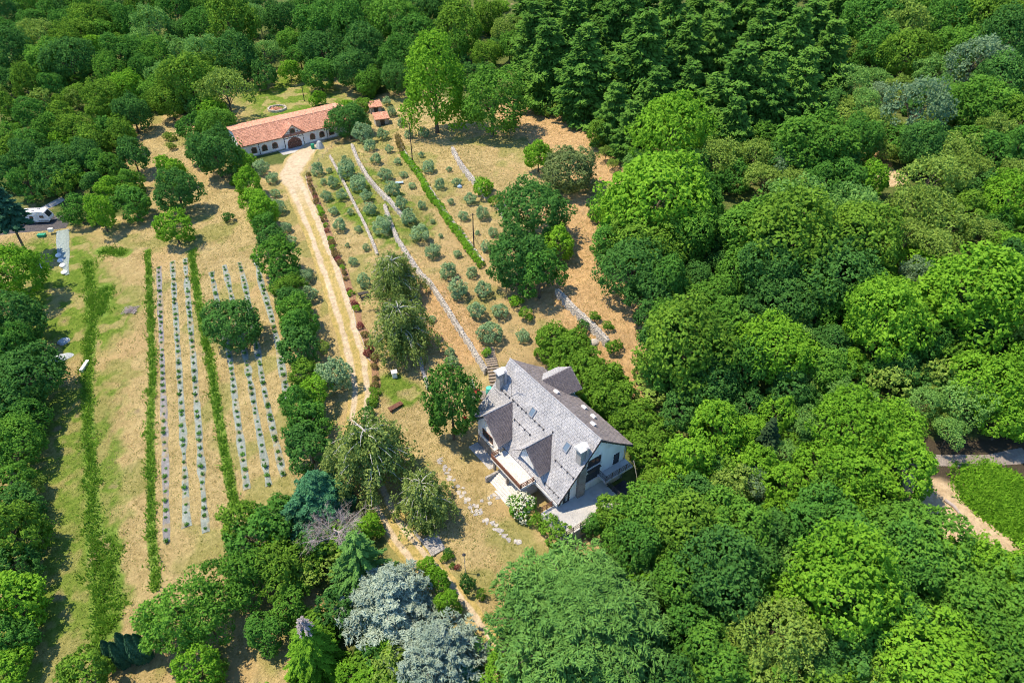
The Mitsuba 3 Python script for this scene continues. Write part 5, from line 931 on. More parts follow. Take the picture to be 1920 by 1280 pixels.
def crown_pads(seed, R, H, z0, tiers, branches, leaf, droop=0.12, lift=0.1, power=0.8, pad=0.2, per=26, long=2.2, irregular=0.2, thin=0.4, density=1.0, lift_tip=0.0, width=0.55):
    """conifer: whorls of boughs that carry flat, layered sprays of needle tufts"""
    rng = np.random.default_rng(seed)
    P, N, A, B = [], [], [], []
    wood = [tube([[0, 0, -0.6], [0, 0, H * 0.5], [0, 0, H * 0.98]], [R * 0.075, R * 0.05, 0.02], 7)]
    for i in range(tiers):
        t = (i + rng.uniform(-.3, .3)) / tiers
        t = min(max(t, 0), 0.985)
        zt = z0 + (H - z0) * t
        L0 = R * (1 - t) ** power * (0.72 + 0.28 * min(1, (t + 0.06) / 0.18)) + 0.03 * R
        nb = max(4, int(branches * (0.55 + 0.45 * (1 - t))))
        a0 = rng.uniform(0, 6.28)
        for k in range(nb):
            a = a0 + k * 6.283 / nb + rng.normal(0, .18)
            L = L0 * rng.uniform(1 - irregular, 1 + irregular)
            out = np.array([math.cos(a), math.sin(a), 0])
            side = np.array([-out[1], out[0], 0])
            n = max(3, int(per * density * (0.3 + L / R)))
            s = rng.uniform(0.12, 1, n) ** 0.75
            wid = pad * R * width * np.sin(np.clip(s * 0.9 + 0.12, 0, 1) * math.pi) ** 0.7 * (0.35 + 0.65 * L / R)
            u = rng.uniform(-1, 1, n)
            zz = zt + L * (lift * s - droop * s ** 2 + lift_tip * s ** 4) - np.abs(u) * wid * 0.25 + rng.normal(0, 0.02 * R * thin, n)
            c = out * (L * s)[:, None] + side * (wid * u)[:, None]
            c[:, 2] = zz
            P.append(c)
            slope = lift - 2 * droop * s + 4 * lift_tip * s ** 3
            al = out + side * (u * 0.7)[:, None] + np.array([0, 0, 1]) * slope[:, None]
            A.append(al)
            nn = np.array([0, 0, 1.0]) + out * (-slope[:, None] + 0.15) + side * (u * 0.35)[:, None]
            N.append(nn)
            if L > 0.25 * R and k % 2 == 0:
                q = np.linspace(0, 0.9, 4)
                w = out * (L * q)[:, None]
                w[:, 2] = zt + L * (lift * q - droop * q ** 2)
                wood.append(tube(w, R * 0.012 * (1 - q) + 0.01, 4, cap=False))
    P, N, A = np.vstack(P), np.vstack(N), np.vstack(A)
    N = unit(unit(N) + rng.normal(0, 0.28, N.shape))
    sz = leaf * rng.uniform(0.7, 1.3, len(P))
    v, f = leaves(P, N, sz * long * 0.5, sz * 0.42, rng, along=A + rng.normal(0, .25, A.shape), fold=0.25)
    return (v, f), join(*wood)


def crown_fronds(seed, R, H, z0, boughs, twigs, needles, leaf, droop, lift, shape=1.6, tip=0.0, long=2.4, flatness=0.5, rough=0.05):
    """cedar: boughs at all heights, each a feathered frond of side twigs set with needle tufts"""
    rng = np.random.default_rng(seed)
    P, N, A = [], [], []
    wood = [tube([[0, 0, -0.6], [0, 0, H * 0.5], [0, 0, H * 0.97]], [R * 0.06, R * 0.04, 0.02], 7)]
    for i in range(boughs):
        t = ((i + rng.random()) / boughs) ** 0.9
        L = R * (1 - t ** shape) * rng.uniform(.72, 1.12) + 0.08 * R
        a = i * 2.39996 + rng.normal(0, .25)
        o = np.array([math.cos(a), math.sin(a), 0]); sd = np.array([-o[1], o[0], 0])
        zb = z0 + (H - z0) * t + rng.normal(0, .02 * H)
        lf, dr_ = lift * rng.uniform(.5, 1.5), droop * rng.uniform(.7, 1.35)
        s = np.linspace(.12, 1, twigs)
        base = o * (L * s)[:, None]
        base += sd * (L * .06 * np.sin(s * 3 + rng.uniform(0, 6)))[:, None]
        base[:, 2] = zb + L * (lf * s - dr_ * s ** 2 + tip * s ** 4)
        if i % 3 == 0: wood.append(tube(base[::2], R * .010 * (1 - s[::2]) + .012, 4, cap=False))
        slope = lf - 2 * dr_ * s + 4 * tip * s ** 3
        ax = unit(o + np.array([0, 0, 1]) * slope[:, None])
        for j in range(twigs):
            for sgn in (-1, 1):
                tl = L * .30 * math.sin(math.pi * min(1, .15 + .8 * s[j])) * rng.uniform(.55, 1.2) + .12
                dirv = unit(ax[j] * .75 + sd * sgn * rng.uniform(.5, 1.0) + rng.normal(0, .12, 3))
                q = rng.random(needles)
                c = base[j] + dirv * (tl * q)[:, None] + rng.normal(0, rough * R * .3, (needles, 3))
                c[:, 2] -= .30 * tl * q ** 2
                P.append(c)
                A.append(dirv + rng.normal(0, .45, (needles, 3)))
                N.append(np.array([0, 0, 1.0]) * flatness + ax[j] * .1 + rng.normal(0, .45, (needles, 3)))
    P, N, A = np.vstack(P), unit(np.vstack(N)), np.vstack(A)
    sz = leaf * rng.uniform(.6, 1.35, len(P))
    return leaves(P, N, sz * long * .5, sz * .36, rng, along=A, fold=.3), join(*wood)


def birch(seed, R, H):
    rng = np.random.default_rng(seed)
    wood = [tube([[0, 0, -.6], [.1, .05, H * .4], [0, .15, H * .75], [.1, .1, H]], [R * .055, R * .045, R * .025, .015], 7)]
    P, N, A = [], [], []
    for i in range(60):
        t = rng.uniform(0.28, 1.0)
        a = i * 2.4 + rng.normal(0, .3)
        L = R * (0.35 + 0.75 * math.sin(min(1, (1.12 - t) * 1.15) * math.pi * 0.5)) * rng.uniform(.75, 1.1)
        o = np.array([math.cos(a), math.sin(a), 0])
        s = np.linspace(0, 1, 7)
        path = o * (L * s)[:, None]
        path[:, 2] = H * t * 0.92 + L * (0.75 * s - 0.75 * s ** 2.2)
        path += np.cumsum(rng.normal(0, .025 * R, path.shape), 0) * s[:, None]
        wood.append(tube(path, R * .014 * (1 - .8 * s) + .008, 4, cap=False))
        for k in range(9):
            q = path[rng.integers(2, 7)] + rng.normal(0, .1 * R, 3)
            drop = R * rng.uniform(.25, .75)
            n = 30
            u = rng.uniform(0, 1, n)
            sway = o * 0.15 + rng.normal(0, .12, 3)
            c = q + sway * (u * drop)[:, None] + rng.normal(0, .045 * R, (n, 3))
            c[:, 2] -= u * drop
            P.append(c)
            N.append(o * 0.5 + rng.normal(0, .7, (n, 3)) + [0, 0, .45])
            A.append(np.tile([0, 0, -1.0], (n, 1)) + rng.normal(0, .4, (n, 3)))
    P, N, A = np.vstack(P), unit(np.vstack(N)), np.vstack(A)
    sz = 0.2 * rng.uniform(.7, 1.3, len(P))
    return leaves(P, N, sz, sz * .45, rng, along=A), join(*wood)


def bare(seed, R, H):
    rng = np.random.default_rng(seed)
    ms = [tube([[0, 0, -.6], [.1, 0, H * .3], [0, .1, H * .55]], [.16, .13, .09], 6)]

    def grow(p, d, L, r, depth):
        s = np.linspace(0, 1, 4)
        bend = rng.normal(0, .25, 3)
        path = p + d * (L * s)[:, None] + bend * (L * s ** 2)[:, None] * .5
        ms.append(tube(path, r * (1 - .5 * s), 4 if depth < 2 else 3, cap=False))
        if depth >= 4: return
        for k in range(4 if depth < 3 else 5):
            dd = unit(d + rng.normal(0, .62, 3) + [0, 0, .08])
            grow(path[rng.integers(1, 4)], dd, L * rng.uniform(.5, .75), r * .55, depth + 1)
    for k in range(9):
        a = k * 2.4
        grow(np.array([0, 0, H * rng.uniform(.2, .55)]), unit(np.array([math.cos(a), math.sin(a), rng.uniform(.3, 1.0)])), R * .55, .07, 0)
    return join(*ms)


def flame(seed, R, H):
    rng = np.random.default_rng(seed)
    n = 5200
    t = rng.random(n) ** 0.8
    a = rng.uniform(0, 6.283, n)
    r = R * np.sin(np.clip(t * .86 + .14, 0, 1) * math.pi) ** .6 * (1 - .35 * t) * (1 + .12 * np.sin(a * 5 + t * 9)) * rng.uniform(.75, 1.03, n)
    P = np.stack([r * np.cos(a), r * np.sin(a), .1 + t * H], 1)
    o = np.stack([np.cos(a), np.sin(a), 0 * a + .25], 1)
    N = unit(o + rng.normal(0, .35, o.shape))
    sz = .16 * rng.uniform(.7, 1.3, n)
    return leaves(P, N, sz * 1.5, sz * .5, rng, along=np.tile([0, 0, 1.0], (n, 1)) + o * .3)


PROTO = {}


def proto(name, crown, leaf_key, wood, wood_key, R, extra=None):
    g = {'type': 'shapegroup', 'crown': mikit.ply(crown, leaf_key)}
    if wood is not None: g['trunk'] = mikit.ply(wood, wood_key, 40)
    if extra is not None: g.update(extra)
    scene['kind_' + name] = g
    PROTO[name] = R


def twin(name, of, leaf_key):
    """the same geometry under another foliage colour"""
    g = dict(scene['kind_' + of])
    g['crown'] = {**g['crown'], 'bsdf': {'type': 'ref', 'id': leaf_key}}
    scene['kind_' + name] = g
    PROTO[name] = PROTO[of]


def stand(name, key, x, y, R, rot, zs=1.0, dz=0.0):
    s = R / PROTO[name]
    z = float(gz(x, y)) + dz
    scene[key] = {'type': 'instance', 'group': {'type': 'ref', 'id': 'kind_' + name}, 'to_world': T().translate([float(x), float(y), z]).rotate([0, 0, 1], float(rot)).scale([float(s), float(s), float(s * zs)])}


def make_prototypes():
    rg = np.random.default_rng(11)
    for i in range(4):     # big round crowns
        c = crown_broad(100 + i, 6.0, 1.0, 6.6, 0.30, n_main=22, n_sub=12, per=56, rag=0.24, open_bottom=-.7)
        proto('big%d_mid' % i, c, 'leaf_mid', trunk_mesh(rg, 6.6, .38, 3.5, 7.0), 'bark', 6.0)
        for k in ('dark', 'lime', 'oak', 'cool', 'warm'): twin('big%d_%s' % (i, k), 'big%d_mid' % i, 'leaf_' + k)
    for i in range(4):     # smaller crowns
        c = crown_broad(200 + i, 3.2, 1.05, 3.5, 0.20, n_main=14, n_sub=10, per=54, rag=0.2, open_bottom=-.75)
        proto('mid%d_mid' % i, c, 'leaf_mid', trunk_mesh(rg, 3.4, .2, 1.8, 3.7), 'bark', 3.2)
        for k in ('dark', 'lime', 'rust', 'laurel', 'cool', 'warm'): twin('mid%d_%s' % (i, k), 'mid%d_mid' % i, 'leaf_' + k)
    for i in range(2):
        c = crown_broad(300 + i, 6.0, 1.5, 8.4, 0.27, n_main=26, n_sub=12, per=56, rag=0.24, open_bottom=-.7)
        proto('tall%d_lime' % i, c, 'leaf_lime', trunk_mesh(rg, 9, .4, 3.5, 8.5), 'bark', 6.0)
        twin('tall%d_mid' % i, 'tall%d_lime' % i, 'leaf_mid')
    for i in range(3):     # loose feathery crowns
        c = crown_broad(400 + i, 4.0, 0.95, 4.9, 0.19, n_main=18, n_sub=10, per=62, gap=.15, rag=0.38, jitter=.9)
        proto('loose%d_yellow' % i, c, 'leaf_yellow', trunk_mesh(rg, 5, .18, 2.6, 5, limbs=9), 'bark', 4.0)
        twin('loose%d_feather' % i, 'loose%d_yellow' % i, 'leaf_feather')
        twin('loose%d_mid' % i, 'loose%d_yellow' % i, 'leaf_mid')
        twin('loose%d_grey' % i, 'loose%d_yellow' % i, 'leaf_grey')
    for i in range(3):     # olives
        c = crown_broad(500 + i, 1.5, 0.9, 1.45, 0.10, n_main=12, n_sub=9, per=54, gap=.12, rag=0.25, jitter=.8, open_bottom=-.7)
        proto('olive%d' % i, c, 'leaf_olive', trunk_mesh(rg, 1.3, .11, .9, 1.5), 'bark', 1.5)
    for i in range(3):     # small shrubs
        c = crown_broad(600 + i, 1.0, 0.85, 0.72, 0.085, n_main=9, n_sub=8, per=34, rag=.18, open_bottom=-.6)
        proto('shrub%d_lime' % i, c, 'leaf_lime', tube([[0, 0, -.3], [0, 0, .6]], [.06, .03], 5), 'bark', 1.0)
        for k in ('laurel', 'border', 'redbush', 'yellow', 'dark'): twin('shrub%d_%s' % (i, k), 'shrub%d_lime' % i, 'leaf_' + k)
    for i in range(2):     # broad laurels
        c = crown_broad(650 + i, 2.4, 0.75, 1.6, 0.17, n_main=14, n_sub=9, per=46, rag=.15, open_bottom=-.6)
        proto('laurel%d' % i, c, 'leaf_laurel', trunk_mesh(rg, 1.6, .12, 1.4, 1.7), 'bark', 2.4)
    for i in range(4):     # layered conifers
        c, w = crown_pads(700 + i, 5.0, 13.5 + .8 * i, .6, 17 + i, 8, 0.46, droop=.18 + .03 * i, lift=.2, power=.62, pad=.52, per=104, long=1.8, irregular=.42, width=.62, lift_tip=.06, thin=1.7)
        proto('tier%d' % i, c, 'needle', w, 'bark', 5.0)
    c, w = crown_pads(720, 2.6, 8.5, .6, 18, 7, 0.34, droop=.2, lift=.1, power=.9, pad=.5, per=42, long=1.8)
    proto('darkfir', c, 'needle_dark', w, 'bark', 2.6)
    c, w = crown_fronds(730, 9.6, 10.5, .8, 330, 13, 12, .30, .42, .42, shape=1.9)
    proto('great', c, 'needle_cedar', w, 'bark', 10.0)
    for i in range(2):
        c, w = crown_fronds(740 + i, 4.9, 7.6, .4, 190, 10, 10, .20, .22, .34, shape=1.7, tip=.08)
        proto('blue%d' % i, c, 'needle_blue', w, 'dead_wood', 5.0)
    c, w = crown_fronds(750, 4.5, 7.6, .4, 170, 10, 10, .21, .40, .34, shape=1.5)
    proto('teal', c, 'needle_teal', w, 'bark', 4.6)
    c, w = crown_pads(760, 4.5, 11.5, .8, 15, 9, 0.25, droop=.36, lift=.16, power=.8, pad=.09, per=110, long=2.4, irregular=.2, thin=.8, width=.9)
    proto('star', c, 'needle_cedar', w, 'bark', 4.5)
    c, w = crown_pads(770, 3.1, 8.0, .4, 22, 11, 0.24, droop=.5, lift=.2, power=.6, pad=.3, per=70, long=2.4, irregular=.2)
    top = crown_pads(771, .9, 9.6, 7.2, 8, 7, .14, droop=.5, lift=.1, power=.6, pad=.2, per=20, long=3)[0]
    proto('spruce', c, 'leaf_lime', w, 'bark', 3.1, {'dead_top': mikit.ply(top, 'dead_wood')})
    c, w = crown_pads(780, 3.4, 15.0, 7.0, 16, 9, 0.4, droop=.25, lift=.15, power=.55, pad=.45, per=60, long=1.7)
    proto('pine', c, 'needle_cypress', w, 'bark', 3.4)
    for i in range(2):
        c, w = birch(800 + i, 4.0, 9.0)
        proto('birch%d' % i, c, 'leaf_birch', w, 'birch_bark', 4.0)
    c = crown_broad(830, 3.4, 1.75, 5.2, .19, n_main=24, n_sub=10, per=56, rag=.2, open_bottom=-.8)
    proto('magnolia', c, 'leaf_magnolia', trunk_mesh(rg, 6, .2, 1.8, 6.0), 'bark', 3.4)
    proto('cypress', flame(840, 1.1, 6.2), 'needle_cypress', tube([[0, 0, -.4], [0, 0, 2]], [.12, .08], 6), 'bark', 1.1)
    scene['kind_bare'] = {'type': 'shapegroup', 'branches': mikit.ply(bare(850, 3.5, 6.0), 'dead_wood', 40)}
    PROTO['bare'] = 3.5
    v, f = crown_broad(860, 1.0, 0.85, 0.75, 0.085, n_main=10, n_sub=8, per=34, open_bottom=-.6)
    fl = crown_broad(861, 1.05, 0.85, 0.79, 0.085, n_main=10, n_sub=8, per=15, open_bottom=-.3, flat=.8)
    proto('flowering', (v, f), 'leaf_mid', tube([[0, 0, -.3], [0, 0, .6]], [.06, .03], 5), 'bark', 1.0, {'blossom': mikit.ply(fl, 'petal')})


make_prototypes()

# ------------------------------------------------------------------ ground
def cover(p, kind):
    w = mi.Float(0)
    for x0, y0, x1, y1, r, k in COVER:
        if k not in kind: continue
        dx, dy = x1 - x0, y1 - y0
        L2 = dx * dx + dy * dy + 1e-6
        t = dr.clip(((p.x - x0) * dx + (p.y - y0) * dy) / L2, 0, 1)
        d = dr.sqrt(dr.square(p.x - x0 - t * dx) + dr.square(p.y - y0 - t * dy))
        w = dr.maximum(w, 1 - d / (r * 1.5))
    return w


def ground_col(p, n, uv):
    a = fbm(p.x * 0.09, p.y * 0.09, 0, 3)
    b = fbm(p.x * 0.45 + 7, p.y * 0.45, 0, 3)
    c = fbm(p.x * 2.2, p.y * 2.2, 3, 3)
    e = noise(p.x * 9, p.y * 9, 5)
    edge = (b - 0.5) * 0.55
    straw = mix((0.22, 0.175, 0.070), (0.50, 0.405, 0.205), dr.clip(0.15 + 0.55 * b + 0.55 * (c - 0.5) + 0.45 * (e - 0.5), 0, 1))
    straw = mix(straw, (0.38, 0.28, 0.14), smoothstep(0.52, 0.68, a) * 0.6)
    greenish = mix((0.12, 0.155, 0.03), (0.27, 0.27, 0.09), dr.clip(c + 0.4 * (e - 0.5), 0, 1))
    straw = mix(straw, greenish, smoothstep(0.55, 0.66, fbm(p.x * 0.16 + 31, p.y * 0.16, 9, 3)) * 0.65)
    litter = mix((0.28, 0.185, 0.085), (0.50, 0.35, 0.18), dr.clip(c + 0.5 * (e - 0.5), 0, 1))
    lawn = mix((0.06, 0.13, 0.012), (0.17, 0.24, 0.04), dr.clip(c + 0.4 * (e - 0.5), 0, 1))
    dirt = mix((0.36, 0.27, 0.16), (0.58, 0.47, 0.31), dr.clip(c + 0.4 * (e - 0.5), 0, 1))
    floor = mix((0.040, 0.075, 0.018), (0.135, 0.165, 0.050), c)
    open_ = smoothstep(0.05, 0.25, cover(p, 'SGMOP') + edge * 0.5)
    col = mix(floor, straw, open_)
    mgreen = smoothstep(0.1, 0.45, cover(p, 'M') + edge)
    col = mix(col, mix(straw, lawn, 0.5 + 0.45 * smoothstep(0.4, 0.6, b)), mgreen)
    col = mix(col, mix(lawn, straw, smoothstep(0.45, 0.62, b) * 0.6), smoothstep(0.1, 0.5, cover(p, 'G') + edge))
    col = mix(col, mix(lawn, (0.16, 0.27, 0.05), c), smoothstep(0.1, 0.5, cover(p, 'W') + edge))
    col = mix(col, litter, smoothstep(0.1, 0.4, cover(p, 'O') + edge))
    col = mix(col, dirt, smoothstep(0.1, 0.4, cover(p, 'P') + edge))
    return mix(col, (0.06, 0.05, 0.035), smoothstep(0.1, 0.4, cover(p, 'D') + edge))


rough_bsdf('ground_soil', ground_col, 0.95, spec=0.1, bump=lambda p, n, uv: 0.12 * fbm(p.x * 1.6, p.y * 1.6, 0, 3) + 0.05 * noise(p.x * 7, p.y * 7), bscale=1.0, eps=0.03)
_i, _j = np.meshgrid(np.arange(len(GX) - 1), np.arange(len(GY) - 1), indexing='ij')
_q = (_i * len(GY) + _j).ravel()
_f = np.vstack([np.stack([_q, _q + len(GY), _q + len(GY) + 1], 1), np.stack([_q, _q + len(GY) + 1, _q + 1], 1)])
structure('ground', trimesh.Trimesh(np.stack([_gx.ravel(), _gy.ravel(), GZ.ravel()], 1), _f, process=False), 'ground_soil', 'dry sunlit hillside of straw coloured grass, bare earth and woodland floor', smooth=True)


def ribbon(pts, half, across=7, step=0.6, lift=0.04, wobble=0.0, seed=0):
    p = np.asarray([q[:2] for q in pts], float)
    s = np.r_[0, np.cumsum(np.hypot(*np.diff(p, axis=0).T))]
    n = max(3, int(s[-1] / step))
    q = np.linspace(0, s[-1], n)
    from scipy.interpolate import PchipInterpolator
    x, y = PchipInterpolator(s, p[:, 0])(q), PchipInterpolator(s, p[:, 1])(q)
    h = np.interp(q, s, np.broadcast_to(half, (len(p),)))
    tx, ty = np.gradient(x), np.gradient(y)
    L = np.hypot(tx, ty)
    nx, ny = -ty / L, tx / L
    u = np.linspace(-1, 1, across)
    rng = np.random.default_rng(seed)
    hw = h[:, None] * u[None] * (1 + wobble * np.interp(q, np.linspace(0, s[-1], n // 3 + 2), rng.normal(0, 1, n // 3 + 2))[:, None] * np.abs(u)[None])
    X, Y = x[:, None] + nx[:, None] * hw, y[:, None] + ny[:, None] * hw
    Z = gz(X, Y) + lift * np.where(np.abs(u) > 0.99, 0.2, 1.0)[None]
    v = np.stack([X, Y, Z], -1).reshape(-1, 3)
    i, j = np.meshgrid(np.arange(n - 1), np.arange(across - 1), indexing='ij')
    k = (i * across + j).ravel()
    f = np.vstack([np.stack([k, k + 1, k + across + 1], 1), np.stack([k, k + across + 1, k + across], 1)])
    uv = np.stack([np.tile(u, n), np.repeat(q, across)], 1)
    m = trimesh.Trimesh(v, f[:, ::-1], process=False)
    if m.face_normals[:, 2].mean() < 0: m = trimesh.Trimesh(v, f, process=False)
    return m, uv


def drive_col(p, n, uv):
    c = fbm(p.x * 2.0, p.y * 2.0, 3, 3)
    b = fbm(p.x * 0.5, p.y * 0.5, 8, 3)
    e = noise(p.x * 9, p.y * 9, 5)
    dirt = mix((0.36, 0.29, 0.19), (0.62, 0.53, 0.385), dr.clip(c + 0.2 * (e - 0.5), 0, 1))
    grass = mix((0.24, 0.22, 0.06), (0.50, 0.38, 0.16), dr.clip(c + 0.5 * (e - 0.5), 0, 1))
    u = dr.abs(uv.x + (b - 0.5) * 0.25)
    track = smoothstep(0.30, 0.12, dr.abs(u - 0.48))
    fade = smoothstep(20, 45, uv.y)          # the upper stretch is bare from edge to edge
    dirt = mix(dirt, mix((0.22, 0.175, 0.070), (0.50, 0.405, 0.205), c), smoothstep(0.72, 1.0, dr.abs(uv.x) + (b - 0.5) * 0.5) * 0.8)
    return mix(grass, dirt, dr.clip(mi.Float(track) * 0.95 * fade + (1 - fade) * smoothstep(1.1, 0.6, u) + 0.25 * (b - 0.4), 0, 1))


rough_bsdf('drive_dirt', drive_col, 0.95, spec=0.1, bump=lambda p, n, uv: 0.04 * fbm(p.x * 4, p.y * 4), bscale=1.0, eps=0.02)
m, uv = ribbon(DRIVE, [d[2] for d in DRIVE], across=9, wobble=0.05, lift=0.05)
structure('driveway', m, 'drive_dirt', 'pale dirt driveway with two wheel tracks from the barn down past the villa garden', smooth=True, uv=uv)

# ------------------------------------------------------------------ trees
LOOK = {'b': ('mid',), 'd': ('dark',), 'l': ('lime',), 'y': ('yellow',), 'g': ('grey',), 'f': ('feather',), 'F': ('mid',), 'o': ('oak',), 'r': ('rust',)}
rs = random.Random(5)
for name, k, x, y, R, label, cat, group in TREES:
    key = thing(name, label, cat, group)
    i, rot, zs = rs.randrange(4), rs.uniform(0, 360), rs.uniform(.86, 1.2)
    tone = LOOK.get(k, ('',))[0]
    if k == 'b': tone = rs.choice(['mid', 'mid', 'cool', 'warm', 'dark'] if y < 150 else ['mid', 'cool', 'warm'])
    if k == 'd' and rs.random() < .4: tone = 'cool'
    if k in 'bdl':
        which = ('big%d_' if R > 3.6 else 'mid%d_') % i + tone
    elif k == 'o': which = 'big%d_oak' % i
    elif k == 'r': which = 'mid%d_rust' % i
    elif k in 'yfFg': which = 'loose%d_' % (i % 3) + LOOK[k][0]
    elif k == 'L': which = 'tall0_lime'
    elif k == 'B': which = 'tall1_mid'
    elif k == 'c': which = 'tier%d' % i
    else:
        which = {'k': 'darkfir', 's': 'spruce', 't': 'teal', 'n': 'birch%d' % (i % 2), 'N': 'birch0', 'm': 'magnolia', 'u': 'blue%d' % (i % 2), 'e': 'star', 'h': 'teal', 'z': 'bare', 'q': 'great', 'p': 'pine'}[k]
        zs = 1.28 if k == 'm' else 1.0
    stand(which, key, x, y, R, rot, zs)
for n, (x, y, R, label) in enumerate(OLIVES):
    stand('olive%d' % rs.randrange(3), thing('olive_tree', label, 'olive tree', 'olive trees on the terraces'), x, y, R, rs.uniform(0, 360), rs.uniform(.9, 1.15))
ORDINAL = 'first second third fourth fifth sixth seventh eighth ninth tenth'.split()


ONES = 'zero one two three four five six seven eight nine'.split()
TEENS = 'tenth eleventh twelfth thirteenth fourteenth fifteenth sixteenth seventeenth eighteenth nineteenth'.split()


def nth(i):
    j = i + 1
    if j < 10: return ORDINAL[i]
    if j < 20: return TEENS[j - 10]
    t = ('twent', 'thirt', 'fort', 'fift', 'sixt')[j // 10 - 2]
    return t + 'ieth' if j % 10 == 0 else t + 'y-' + ORDINAL[j % 10 - 1]


for n, (x, y) in enumerate(BORDER):
    kind = rs.choice(['border', 'border', 'border', 'redbush', 'lime']) if n < 36 else 'laurel'
    colour = {'border': 'olive brown', 'redbush': 'reddish brown', 'lime': 'green', 'laurel': 'green'}[kind]
    stand('shrub%d_%s' % (rs.randrange(3), kind), thing('border_shrub', '%s low shrub bordering the drive, %s from the barn' % (colour, nth(n)), 'shrub', 'low shrubs bordering the drive'), x, y, rs.uniform(.45, .8), rs.uniform(0, 360), rs.uniform(.8, 1.2))
for n, (x, y) in enumerate(HEDGEROW):
    stand('shrub%d_%s' % (rs.randrange(3), 'lime' if n > 8 else 'border'), thing('hedge_shrub', 'clipped %s shrub of the terrace hedge row, %s from the top' % ('green' if n > 8 else 'olive green', nth(n)), 'shrub', 'clipped shrubs of the terrace hedge row'), x, y, rs.uniform(.7, .85), rs.uniform(0, 360), 1.0)
for n, (x, y) in enumerate(CYPRESS):
    stand('cypress', thing('cypress_tree', 'dark flame shaped cypress, %s of five from the left' % ORDINAL[n], 'cypress', 'dark cypresses at the bottom left'), x, y, rs.uniform(.8, 1.0), rs.uniform(0, 360), rs.uniform(.9, 1.1))
for n, (x, y, R) in enumerate(LAUREL):
    stand('laurel%d' % (n % 2), thing('laurel_bush', 'broad glossy laurel behind the villa, %s counting from the top left' % nth(n), 'laurel', 'laurels in the bank behind the villa'), x, y, R, rs.uniform(0, 360), 1.1)
for x, y, R, k, label in BUSHES:
    which = {'w': 'flowering', 'a': 'shrub%d_laurel', 'k': 'shrub%d_dark', 'x': 'shrub%d_redbush', 'l': 'shrub%d_lime', 'y': 'shrub%d_yellow', 'h': 'laurel0'}[k]
    which = which % rs.randrange(3) if '%' in which else which
    stand(which, thing('garden_bush', label, 'bush'), x, y, R, rs.uniform(0, 360), 1.8 if 'slim' in label else 1.0)

# undergrowth: low scrub under the woods, nobody could count it
rng = np.random.default_rng(77)
spots = []
_open = np.array([c[:5] for c in COVER if c[5] in 'SGMOPD'])


def in_open(x, y, margin=1.0):
    dx, dy = _open[:, 2] - _open[:, 0], _open[:, 3] - _open[:, 1]
    t = np.clip(((x - _open[:, 0]) * dx + (y - _open[:, 1]) * dy) / (dx * dx + dy * dy + 1e-6), 0, 1)
    return (np.hypot(x - _open[:, 0] - t * dx, y - _open[:, 1] - t * dy) < _open[:, 4] * margin).any()


_drv = [d[:2] for d in DRIVE]
def near_drive(x, y, d):
    return abs(seg_distance(np.array([x]), np.array([y]), _drv)[0][0]) < d


_pads = [(p[0], p[1], p[2], p[3] + 1.5, p[4] + 1.5) for p in PADS]


def on_pad(x, y):
    for cx, cy, a, la, lb in _pads:
        u, v = (x - cx) * math.cos(a) + (y - cy) * math.sin(a), -(x - cx) * math.sin(a) + (y - cy) * math.cos(a)
        if abs(u) < la and abs(v) < lb: return True
    return False


n = 0
while n < 1500:
    y = 28 + 300 * rng.random() ** 1.3
    x = rng.uniform(-1, 1) * (0.78 * y + 35)
    if in_open(x, y, 1.25) or near_drive(x, y, 4.5) or on_pad(x, y): continue
    n += 1
    kind = ('shrub%d_lime', 'shrub%d_laurel', 'shrub%d_dark', 'shrub%d_laurel', 'shrub%d_yellow')[rng.integers(5)] % rng.integers(3)
    stand(kind, 'undergrowth__%04d' % n, x, y, rng.uniform(1.2, 3.0), rng.uniform(0, 360), rng.uniform(.6, 1.3))
tag('undergrowth', 'low green scrub filling the floor of the woods', 'undergrowth', kind='stuff')

# ------------------------------------------------------------------ building materials
def speck(lo, hi, f=3.0, g=0.35):
    return lambda p, n, uv: mix(lo, hi, dr.clip(0.65 * fbm(p.x * f, p.y * f, p.z * f) + g * cell_rand(p.x * f * 2.7, p.y * f * 2.7, p.z * f * 2.7), 0, 1))


def mulch(lo, hi):
    def col(p, n, uv):
        c = fbm(p.x * 1.6, p.y * 1.6, 2, 3)
        film = mix(lo, hi, dr.clip(c + .5 * (noise(p.x * 6, p.y * 6) - .5), 0, 1))
        soil = mix((0.20, 0.165, 0.075), (0.36, 0.30, 0.15), c)
        return mix(film, soil, smoothstep(0.50, 0.72, fbm(p.x * .9 + 5, p.y * .9, 7, 3)) * 0.75)
    return col


def plaster_col(p, n, uv):
    a = fbm(p.x * 0.7, p.y * 0.7, p.z * 0.7)
    return mix((0.80, 0.80, 0.78), (0.66, 0.655, 0.63), smoothstep(0.45, 0.8, a) * 0.7 + 0.3 * smoothstep(0.55, 0.8, noise(p.x * 2.5, p.y * 2.5, p.z * 0.5)))


